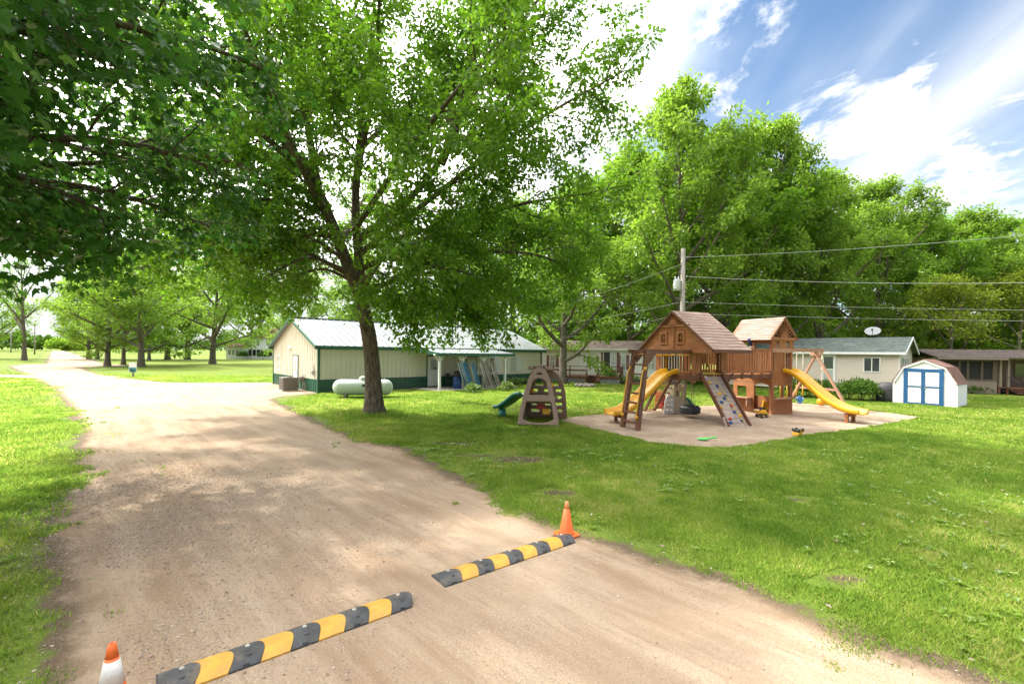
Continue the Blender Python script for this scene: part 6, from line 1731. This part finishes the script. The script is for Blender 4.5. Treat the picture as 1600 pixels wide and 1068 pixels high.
b = MB(); b.box(-.06, .06, .25, .262, .86, .95); b.build('badge', 'white', cl)
ey2 = Vector((0, -.30, 1)).normalized()
outer = [(-.74, 0), (.86, 0), (.84, .5), (.78, 1.1), (.66, 1.6), (.48, 1.86), (.25, 2.0), (-.1, 2.0), (-.35, 1.86), (-.55, 1.6), (-.66, 1.1), (-.72, .5)]
holes = []
for r_ in range(4):
    zz = .30 + r_ * .27
    for c_ in (-.36, .08, .52): holes.append([(c_ - .15 + .02 * r_, zz), (c_ + .15 - .02 * r_, zz), (c_ + .17 - .02 * r_, zz + .06), (c_ + .15 - .02 * r_, zz + .12), (c_ - .15 + .02 * r_, zz + .12), (c_ - .17 + .02 * r_, zz + .06)])
holes.append([(.22, 1.36), (.52, 1.36), (.50, 1.58), (.40, 1.68), (.22, 1.70)]); holes.append([(-.35, 1.36), (-.05, 1.36), (-.05, 1.70), (-.22, 1.68), (-.33, 1.58)])
b = MB(); b.plate_holes(outer, holes, (.16, 1.95, 0), (1, 0, 0), ey2, .12); b.build('climbing_panel', 'brown_plastic', cl, .025)
b = MB(); b.box(-.62, .66, .55, 1.55, .80, .88); b.build('platform', 'brown_plastic2', cl, .02)
b = MB(); b.bar((-.30, .62, 1.98), (-.28, 1.35, 1.94), .22, .14); b.bar((.28, .62, 1.96), (.40, 1.35, 1.90), .22, .14); b.bar((-.02, .55, 2.03), (.05, 1.42, 1.98), .30, .10); b.build('top_bridge', 'brown_plastic', cl, .04)
b = MB()
pl = [(0.35, 0), (1.75, 0), (1.70, .8), (1.45, 1.5), (1.2, 1.85), (.85, 1.85), (.60, 1.5), (.4, .8)]
b.plate_holes(pl, [[(.78, .95), (1.30, .95), (1.28, 1.35), (1.15, 1.55), (.95, 1.55), (.82, 1.35)], [(.62, .12), (1.48, .12), (1.45, .6), (.65, .6)]], (-.66, 0, 0), (0, 1, 0), Vector((.18, 0, 1)).normalized(), .08)
b.build('side_panel', 'brown_plastic2', cl, .02)
b = MB(); b.box(.58, .66, .6, 1.6, .05, .5); b.build('side_step', 'magenta', cl, .02)
b = MB(); b.box(-.1, .2, .9, .95, .45, .75); b.build('toy_shelf', 'red_plastic', cl); b = MB(); b.box(.12, .38, .72, .86, .30, .50); b.build('toy_box', 'yellow', cl, .02)
for (x_, z_) in ((-.28, 1.06), (.30, 1.62), (.42, 1.3)):
    b = MB(); b.lathe([(.02, -.04), (.09, -.02), (.09, .02), (.02, .04)], 10, (x_, 1.45, z_), 'Y'); b.build('knob', 'yellow', cl)
b = MB(); b.lathe([(.04, 0), (.04, .06), (.20, .07), (.20, .1)], 14, (0, .8, .88)); b.build('wheel', 'green_plastic', cl)
b, P = slide('slide', [(-.55, 1.05, .98), (-.80, 1.35, .92), (-1.15, 1.75, .62), (-1.50, 2.15, .36), (-1.72, 2.40, .30)], Vector((.76, .65, 0)), .42, .11, .03)
b.build('slide', 'green_plastic', cl)
b = MB(); b.lathe([(.15, 0), (.17, .05), (.13, .3)], 12, (-1.52, 2.18, 0)); b.build('slide_foot', 'green_plastic', cl)

# toys on the sand
def dump_truck(label, px, py, rz, flip=False, m='yellow', z=.03, k=1.0):
    p = gp(px, py)
    t = thing('toy_truck', label, 'toy truck', (*p, z + (.33 * k if flip else 0)), rz, 'toy trucks in the sand')
    t.scale = (k, k, k)
    T_ = Matrix.Rotation(R(180), 4, 'X') if flip else Matrix.Identity(4)
    b = MB(T_); b.box(-.26, .26, -.10, .10, .10, .16); b.build('chassis', 'dark_metal', t)
    b = MB(T_); b.prism([(-.30, .20), (.08, .18), (.12, .30), (-.02, .31), (-.34, .34)], (0, .15, 0), (1, 0, 0), (0, 0, 1), .30); b.build('dump_bed', m, t, .01)
    b = MB(T_); b.prism([(.10, .15), (.30, .15), (.30, .25), (.22, .26), (.19, .36), (.10, .36)], (0, .12, 0), (1, 0, 0), (0, 0, 1), .24); b.build('cab', m, t, .01)
    b = MB(T_); b.box(.17, .205, -.10, .10, .27, .34); b.build('windscreen', 'glass', t)
    for x_ in (-.18, .17):
        for y_ in (-.15, .15):
            b = MB(T_); b.lathe([(.05, -.045), (.085, -.04), (.085, .04), (.05, .045)], 14, (x_, y_, .085), 'Y'); w_ = b.build('wheel', 'rubber', t)
            b = MB(T_); b.lathe([(.04, -.05), (.04, .05)], 10, (x_, y_, .085), 'Y'); b.build('hub', m, w_)
dump_truck('yellow toy dump truck standing on the sand before the small tower', 1190.5, 652.5, R(25), k=.8)
dump_truck('toy truck lying upside down with wheels in the air on the sand edge', 1247, 680, R(35), True, k=.62)
p = fl(5.35, 2.1)
t = thing('toy_digger', 'yellow toy digger parked inside the doorway of the small tower', 'toy truck', (*p, .03), PA + R(200), 'toy trucks in the sand')
b = MB(); b.box(-.26, .26, -.14, .14, .02, .12); b.build('track', 'rubber', t, .02)
b = MB(); b.box(-.2, .16, -.13, .13, .13, .28); b.prism([(-.14, .28), (.08, .28), (.04, .46), (-.12, .46)], (0, .1, 0), (1, 0, 0), (0, 0, 1), .2); b.build('body', 'yellow', t, .01)
b = MB(); b.bar((.12, 0, .25), (.34, 0, .52), .06, .07); b.bar((.34, 0, .52), (.46, 0, .25), .05, .06); b.build('arm', 'yellow', t)
b = MB(); b.prism([(.38, .25), (.54, .25), (.52, .10), (.42, .12)], (0, .1, 0), (1, 0, 0), (0, 0, 1), .2); b.build('bucket', 'dark_metal', t)
p = fl(5.1, 2.25)
p = gp(1104, 689)
t = thing('sand_toy', 'bright green plastic spade lying on the sand near the lawn edge', 'sand toy', (*p, .03), R(-10))
b = MB(); b.add([(-.22, -.09, .02), (0, -.11, .03), (.05, -.02, .05), (.05, .05, .05), (0, .10, .03), (-.22, .08, .02), (-.24, 0, .0), (-.22, -.09, .05), (0, -.11, .06), (.05, -.02, .07), (.05, .05, .07), (0, .1, .06), (-.22, .08, .05), (-.24, 0, .03)],
              [(6, 5, 4, 3, 2, 1, 0), (7, 8, 9, 10, 11, 12, 13)] + [(i, (i + 1) % 7, 7 + (i + 1) % 7, 7 + i) for i in range(7)]); b.build('blade', 'lime', t)
b = MB(); b.tube([(.04, .01, .06), (.26, .06, .08)], .025, 7); b.tube([(.26, -.03, .08), (.26, .14, .08)], .025, 7); b.build('handle', 'lime', t)
# toddler castle behind the tyre
p = gp(1058, 646)
t = thing('play_castle', 'tan plastic toddler castle with climbing holes standing behind the tyre swing', 'playhouse', (p[0], p[1] + .4, 0), R(15))
b = MB()
oc = [(-.3, 0), (.3, 0), (.3, 1.25), (.22, 1.25), (.22, 1.15), (.08, 1.15), (.08, 1.25), (-.08, 1.25), (-.08, 1.15), (-.22, 1.15), (-.22, 1.25), (-.3, 1.25)]
b.plate_holes(oc, [[(-.18, .72), (-.08, .72), (-.08, .98), (-.18, .98)], [(.0, .72), (.10, .72), (.10, .98), (.0, .98)]], (.1, -.3, 0), (1, 0, 0), (0, 0, 1), -.06)
b.plate_holes(oc, [[(-.1, .72), (.1, .72), (.1, .98), (-.1, .98)]], (.38, 0, 0), (0, 1, 0), (0, 0, 1), -.06); b.box(-.2, .4, .28, .34, 0, 1.15); b.box(-.2, -.14, -.24, .28, 0, 1.15)
b.build('tower_wall', 'tan_plastic', t)
b = MB(); b.plate_holes([(-.70, 0), (-.22, 0), (-.22, .78), (-.52, .78), (-.62, .6)], [ell((x_, z_), .05, .035, 0, 330, 11) for x_, z_ in ((-.55, .18), (-.36, .18), (-.53, .38), (-.35, .40), (-.50, .58), (-.34, .60))], (0, -.32, 0), (1, 0, 0), (0, 0, 1), -.05); b.build('climbing_wall', 'cone_white', t)
b, P = slide('slide', [(.35, .0, .62), (.6, .05, .55), (.95, .1, .2), (1.15, .12, .12)], (0, 1, 0), .36, .10, .03); b.build('slide', 'green_plastic', t)
p = gp(1040, 640)
t = thing('toy_bin', 'red plastic toy seat standing behind the climbing net', 'toy', (p[0] + .1, p[1] + .6, 0), R(20))
b = MB(); b.prism([(-.3, 0), (.3, 0), (.3, .45), (.0, .5), (-.2, .8), (-.3, .8)], (0, .25, 0), (1, 0, 0), (0, 0, 1), .5); b.build('shell', 'red_plastic', t, .03)
b = MB(); b.box(-.1, .2, -.28, -.25, .1, .35); b.build('panel', 'dark_metal', t)

# ------------------------------------------------------------------ speed bumps and cones
def speed_bump(label, pa, pb, n, first_black=True):
    a, c = Vector((*gp(*pa), 0)), Vector((*gp(*pb), 0)); d = c - a; Lb_ = d.length
    t = thing('speed_bump', label, 'speed bump', (a.x, a.y, .004), math.atan2(d.y, d.x), 'rubber speed bumps across the dirt road')
    st = Lb_ / n; w, h, K = .31, .058, 14
    for i in range(n):
        blk = (i % 2 == 0) == first_black
        b = MB(); x0, x1 = i * st + .003, (i + 1) * st - .003
        ring = [(-w / 2 + w * k / K, h * math.sin(math.pi * (0.06 + .88 * k / K)) ** .8) for k in range(K + 1)]
        vs, fs = [], []
        nx = 5
        for j in range(nx + 1):
            x = x0 + (x1 - x0) * j / nx
            edge = 1.0 if not blk else (1.0 + (.08 if 0 < j < nx else 0))
            for (y, z) in ring: vs.append((x + .055 * math.sin((y / w + .5) * math.pi), y, z * edge))
        m_ = K + 1
        for j in range(nx):
            for k in range(K): fs.append((j * m_ + k, (j + 1) * m_ + k, (j + 1) * m_ + k + 1, j * m_ + k + 1))
        b.add(vs, fs, True)
        e0 = [(v[0], v[1], v[2]) for v in vs[:m_]] + [(vs[K][0], w / 2, 0), (vs[0][0], -w / 2, 0)]
        b.add(e0, [tuple(range(len(e0)))]); e1 = [tuple(v) for v in vs[-m_:]] + [(vs[-1][0], w / 2, 0), (vs[-m_][0], -w / 2, 0)]
        b.add(e1, [tuple(reversed(range(len(e1))))])
        b.add([(x0, -w / 2, 0), (x1, -w / 2, 0), (x1, -w / 2, ring[0][1]), (x0, -w / 2, ring[0][1])], [(0, 1, 2, 3)])
        sg = b.build('black_segment' if blk else 'yellow_segment', 'bump_black' if blk else 'bump_yellow', t)
        if blk:
            for yy in (-.065, .05):
                k = min(K, max(0, int((yy + w / 2) / w * K))); zz = ring[k][1] * 1.06
                bb = MB(); xx = (x0 + x1) / 2 + .055 * math.sin((yy / w + .5) * math.pi)
                bb.lathe([(.019, zz - .02), (.019, zz + .004), (.015, zz + .006), (.001, zz + .006)], 12, (xx, yy, 0)); hb = bb.build('bolt_hole', 'concrete' if yy > 0 else 'dark_metal', sg)
                bb = MB(); bb.lathe([(.012, zz - .004), (.010, zz + .0035)], 8, (xx, yy, 0)); bb.build('bolt', 'concrete', hb) if False else None
            bb = MB(); bb.box((x0 + x1) / 2 - .015, (x0 + x1) / 2 + .035, -w / 2 + .004, -w / 2 + .04, .012, .0285); bb.build('reflector_slot', 'dark_metal', sg)
speed_bump('long black and yellow speed bump across the road nearer the camera', (243, 1076), (634, 938), 9)
speed_bump('black and yellow speed bump across the road ending at the plain orange cone', (684, 909), (886, 842), 9)
def cone(label, xy, rz, collar, hgt=.46):
    t = thing('traffic_cone', label, 'traffic cone', (*xy, .006), rz, 'traffic cones at the ends of the speed bumps')
    b = MB(); s_ = .145; c_ = .04
    o_ = [(-s_ + c_, -s_), (s_ - c_, -s_), (s_, -s_ + c_), (s_, s_ - c_), (s_ - c_, s_), (-s_ + c_, s_), (-s_, s_ - c_), (-s_, -s_ + c_)]
    b.prism(o_, (0, 0, 0), (1, 0, 0), (0, 1, 0), .028); b.build('base', 'cone_orange', t, .008)
    rad = lambda z: .098 + (.022 - .098) * (z - .028) / (hgt - .028)
    b = MB(); b.lathe([(rad(.028) + .012, .028), (rad(.028), .045), (rad(hgt * .8), hgt * .8)], 28); bd = b.build('body', 'cone_orange', t)
    b = MB(); b.lathe([(rad(hgt * .8), hgt * .8), (rad(hgt), hgt), (rad(hgt) - .008, hgt + .002), (rad(hgt) - .009, hgt - .04), (.002, hgt - .04)], 28); b.build('tip', 'cone_orange' if collar else 'cone_fade', t)
    if collar:
        b = MB(); b.lathe([(rad(hgt * .40) + .003, hgt * .40), (rad(hgt * .76) + .003, hgt * .76)], 28); b.build('collar', 'cone_white', t)
cone('plain faded orange traffic cone at the grass end of the far speed bump', gp(885, 836), R(35), False)
cone('orange traffic cone with a dirty white collar at the bottom left of the road', gp(174, 1110), R(10), True)

# ------------------------------------------------------------------ gravel, grass
rng = np.random.default_rng(77)
def in_view(X, Y):
    k = X / np.maximum(Y, .1); return (np.abs(k) < 1.22) & (Y > 2.2)
ico = np.array([(0, 0, 1), (.9, 0, .2), (.28, .85, .2), (-.73, .53, .2), (-.73, -.53, .2), (.28, -.85, .2), (0, 0, -.5)])
icf = np.array([(0, 1, 2), (0, 2, 3), (0, 3, 4), (0, 4, 5), (0, 5, 1), (6, 2, 1), (6, 3, 2), (6, 4, 3), (6, 5, 4), (6, 1, 5)])
N = 260000
X = rng.uniform(-10, 8, N); Y = rng.uniform(2.2, 14, N)
X2, Y2 = rng.uniform(-7.5, -.8, 170000), 3.0 + 7 * rng.random(170000) ** 1.5; X, Y = np.concatenate([X, X2]), np.concatenate([Y, Y2])
d = road_sdf(X, Y)
loose = fbm(X * .5, Y * .5, 21)
keep = in_view(X, Y) & (d > -.5) & (rng.random(len(X)) < np.clip((loose - .35) * 2.2, .04, 1) * np.clip((-.9 - .25 * Y - X) / 2.2, .16, 1) * np.clip(1.5 - Y / 11, .1, 1))
X, Y = X[keep], Y[keep]; n = len(X)
s_ = rng.uniform(.0035, .0095, n) * (1 + 1.2 * (rng.random(n) < .05))
th = rng.uniform(0, 6.28, n); c, s = np.cos(th), np.sin(th)
B = ico[None] * (s_[:, None, None] * rng.uniform(.7, 1.3, (n, 1, 3)) * np.array([1, 1, .7]))
V = np.stack([B[..., 0] * c[:, None] - B[..., 1] * s[:, None] + X[:, None], B[..., 0] * s[:, None] + B[..., 1] * c[:, None] + Y[:, None], B[..., 2] + .006], -1).reshape(-1, 3)
F = (np.arange(n)[:, None, None] * 7 + icf[None]).reshape(-1, 3)
gv = npmesh('gravel', V, F, 'pebble', tint=np.repeat(rng.random(n) ** .9, 10)); gv['kind'] = 'stuff'
# grass blades over the lawns near enough to be told apart
def scatter(n, x0, x1, y0, y1): return rng.uniform(x0, x1, n), rng.uniform(y0, y1, n)
parts = []
for (n, x0, x1, y0, y1) in ((420000, -1, 10, 2.6, 9), (460000, -8, 18, 9, 17), (380000, -11, 34, 17, 29), (210000, -10.5, -3, 2.4, 9.5), (160000, -22, -8, 9, 19), (130000, -48, -18, 17, 43), (130000, -20, 30, 27, 42)):
    parts.append(scatter(n, x0, x1, y0, y1))
X = np.concatenate([p[0] for p in parts]); Y = np.concatenate([p[1] for p in parts])
kv = in_view(X, Y); X, Y = X[kv], Y[kv]
d = road_sdf(X, Y); ds = sdf(sand_poly, X, Y); so = soil_field(X, Y)
ragged = (fbm(X * 1.1, Y * 1.1, 3) - .5) * 1.5 + (fbm(X * 4, Y * 4, 8) - .5) * .8
edge_t = d + ragged
dens = np.clip(.35 - edge_t * 1.6, 0, 1)
dens = np.where(d > .75, 0, dens)
weeds = (d > -.2) & (d < 1.6) & (fbm(X * 2.2, Y * 2.2, 31) > .80)
dens = np.where(weeds, .45, dens)
dens *= np.where(ds + (fbm(X * 3, Y * 3, 12) - .5) * .35 > 0, 0, 1)
dens *= np.where(so + (fbm(X * 3, Y * 3, 15) - .5) * .5 > .0, .05, 1)
patch = fbm(X * .55, Y * .55, 41)
dens *= np.clip(.35 + (patch - .30) * 2.6, .25, 1)
def in_rect(o, a, x0, x1, y0, y1):
    ca, sa = math.cos(a), math.sin(a); lx = (X - o[0]) * ca + (Y - o[1]) * sa; ly = -(X - o[0]) * sa + (Y - o[1]) * ca
    return (lx > x0) & (lx < x1) & (ly > y0) & (ly < y1)
block = in_rect(c0, A42, -.1, L + .1, -.1, W + .1) | in_rect(c0, A42, 6.2, 13.2, -2.95, 0) | in_rect(osd, A54, 0, Ws, 0, Ds) | in_rect(ot, A48, 0, Lt, 0, Wt) | in_rect((1.6, 42.7), R(-18), 0, Lm, -2.7, 4.6) | in_rect(ob, Ab, 0, Lb, 0, 4.2)
block |= ((X - bx) ** 2 + (Y - by) ** 2 < .30)
keep = (rng.random(len(X)) < dens) & ~block
X, Y, edge_t, patch = X[keep], Y[keep], edge_t[keep], patch[keep]; n = len(X)
dist = np.sqrt(X ** 2 + Y ** 2)
hgt = rng.uniform(.020, .060, n) * (.75 + .8 * fbm(X * 1.6, Y * 1.6, 51)) * (1 + np.clip((dist - 8) / 40, 0, .6)) * np.where(edge_t > -.25, .8, 1)
tall = rng.random(n) < .01; hgt = np.where(tall, hgt * 1.7, hgt)
neartree = ((X - bx) ** 2 + (Y - by) ** 2) < 1.6; hgt = np.where(neartree, hgt * 2.4, hgt)
wd = .0034 + .0011 * np.clip(dist - 3, 0, 40) * .8
th = rng.uniform(0, 6.28, n); lean = rng.uniform(.2, 1.0, n) * hgt
dx_, dy_ = np.cos(th), np.sin(th); ph = rng.uniform(0, 6.28, n); lx_, ly_ = np.cos(ph) * lean, np.sin(ph) * lean
z0 = np.full(n, .002)
V = np.stack([np.stack([X - dx_ * wd, Y - dy_ * wd, z0], -1), np.stack([X + dx_ * wd, Y + dy_ * wd, z0], -1), np.stack([X + lx_, Y + ly_, hgt], -1)], 1).reshape(-1, 3)
tint = np.clip(.62 * rng.random(n) - .06 + .9 * (fbm(X * .45, Y * .45, 61) - .3) + .9 * (fbm(X * 2.6, Y * 2.6, 67) - .42) + np.where(rng.random(n) < .05, .6, 0), 0, 1)
# broad-leaved weeds and fallen leaves in the turf
def lie(n, x0, x1, y0, y1):
    A_, B_ = rng.uniform(x0, x1, n), rng.uniform(y0, y1, n); k_ = in_view(A_, B_) & (road_sdf(A_, B_) < -.1) & (sdf(sand_poly, A_, B_) < -.1); return A_[k_], B_[k_]
def leaves_at(A_, B_, z_, ln, wd_, rise, jit):
    m_ = len(A_); t_ = rng.uniform(0, 6.28, m_); l_ = ln * rng.uniform(.6, 1.3, m_); w_ = wd_ * l_
    ux, uy = np.cos(t_), np.sin(t_); zz_ = z_ + rng.uniform(0, jit, m_)
    return np.stack([np.stack([A_, B_, zz_], -1), np.stack([A_ + ux * l_ * .5 - uy * w_, B_ + uy * l_ * .5 + ux * w_, zz_ + rise * l_], -1),
                     np.stack([A_ + ux * l_, B_ + uy * l_, zz_ + rise * l_ * .7], -1), np.stack([A_ + ux * l_ * .5 + uy * w_, B_ + uy * l_ * .5 - ux * w_, zz_ + rise * l_], -1)], 1).reshape(-1, 3)
A_, B_ = lie(1500, -9, 11, 2.6, 13); pk = rng.random(len(A_)) < np.clip((fbm(A_ * .6, B_ * .6, 83) - .42) * 4, 0, 1); A_, B_ = A_[pk], B_[pk]
A_, B_ = np.repeat(A_, 9) + rng.normal(size=len(A_) * 9) * .035, np.repeat(B_, 9) + rng.normal(size=len(B_) * 9) * .035
V2 = leaves_at(A_, B_, .02, .07, .30, .35, .03)
wdo = npmesh('weeds', V2, np.arange(len(V2)).reshape(-1, 4), 'leaf_light', tint=np.clip(rng.normal(.5, .25, len(V2) // 4), 0, 1)); wdo['kind'] = 'stuff'
A_, B_ = lie(480, -9, 16, 2.6, 20)
V2 = leaves_at(A_, B_, .035, .055, .38, .2, .02)
wdo = npmesh('fallen_leaves', V2, np.arange(len(V2)).reshape(-1, 4), 'pebble', tint=np.clip(rng.normal(.18, .14, len(V2) // 4), 0, 1)); wdo['kind'] = 'stuff'
gr = npmesh('grass', V, np.arange(n * 3).reshape(-1, 3), 'blade', tint=tint); gr['kind'] = 'stuff'
print('grass blades', n, 'gravel', len(F) // 10)
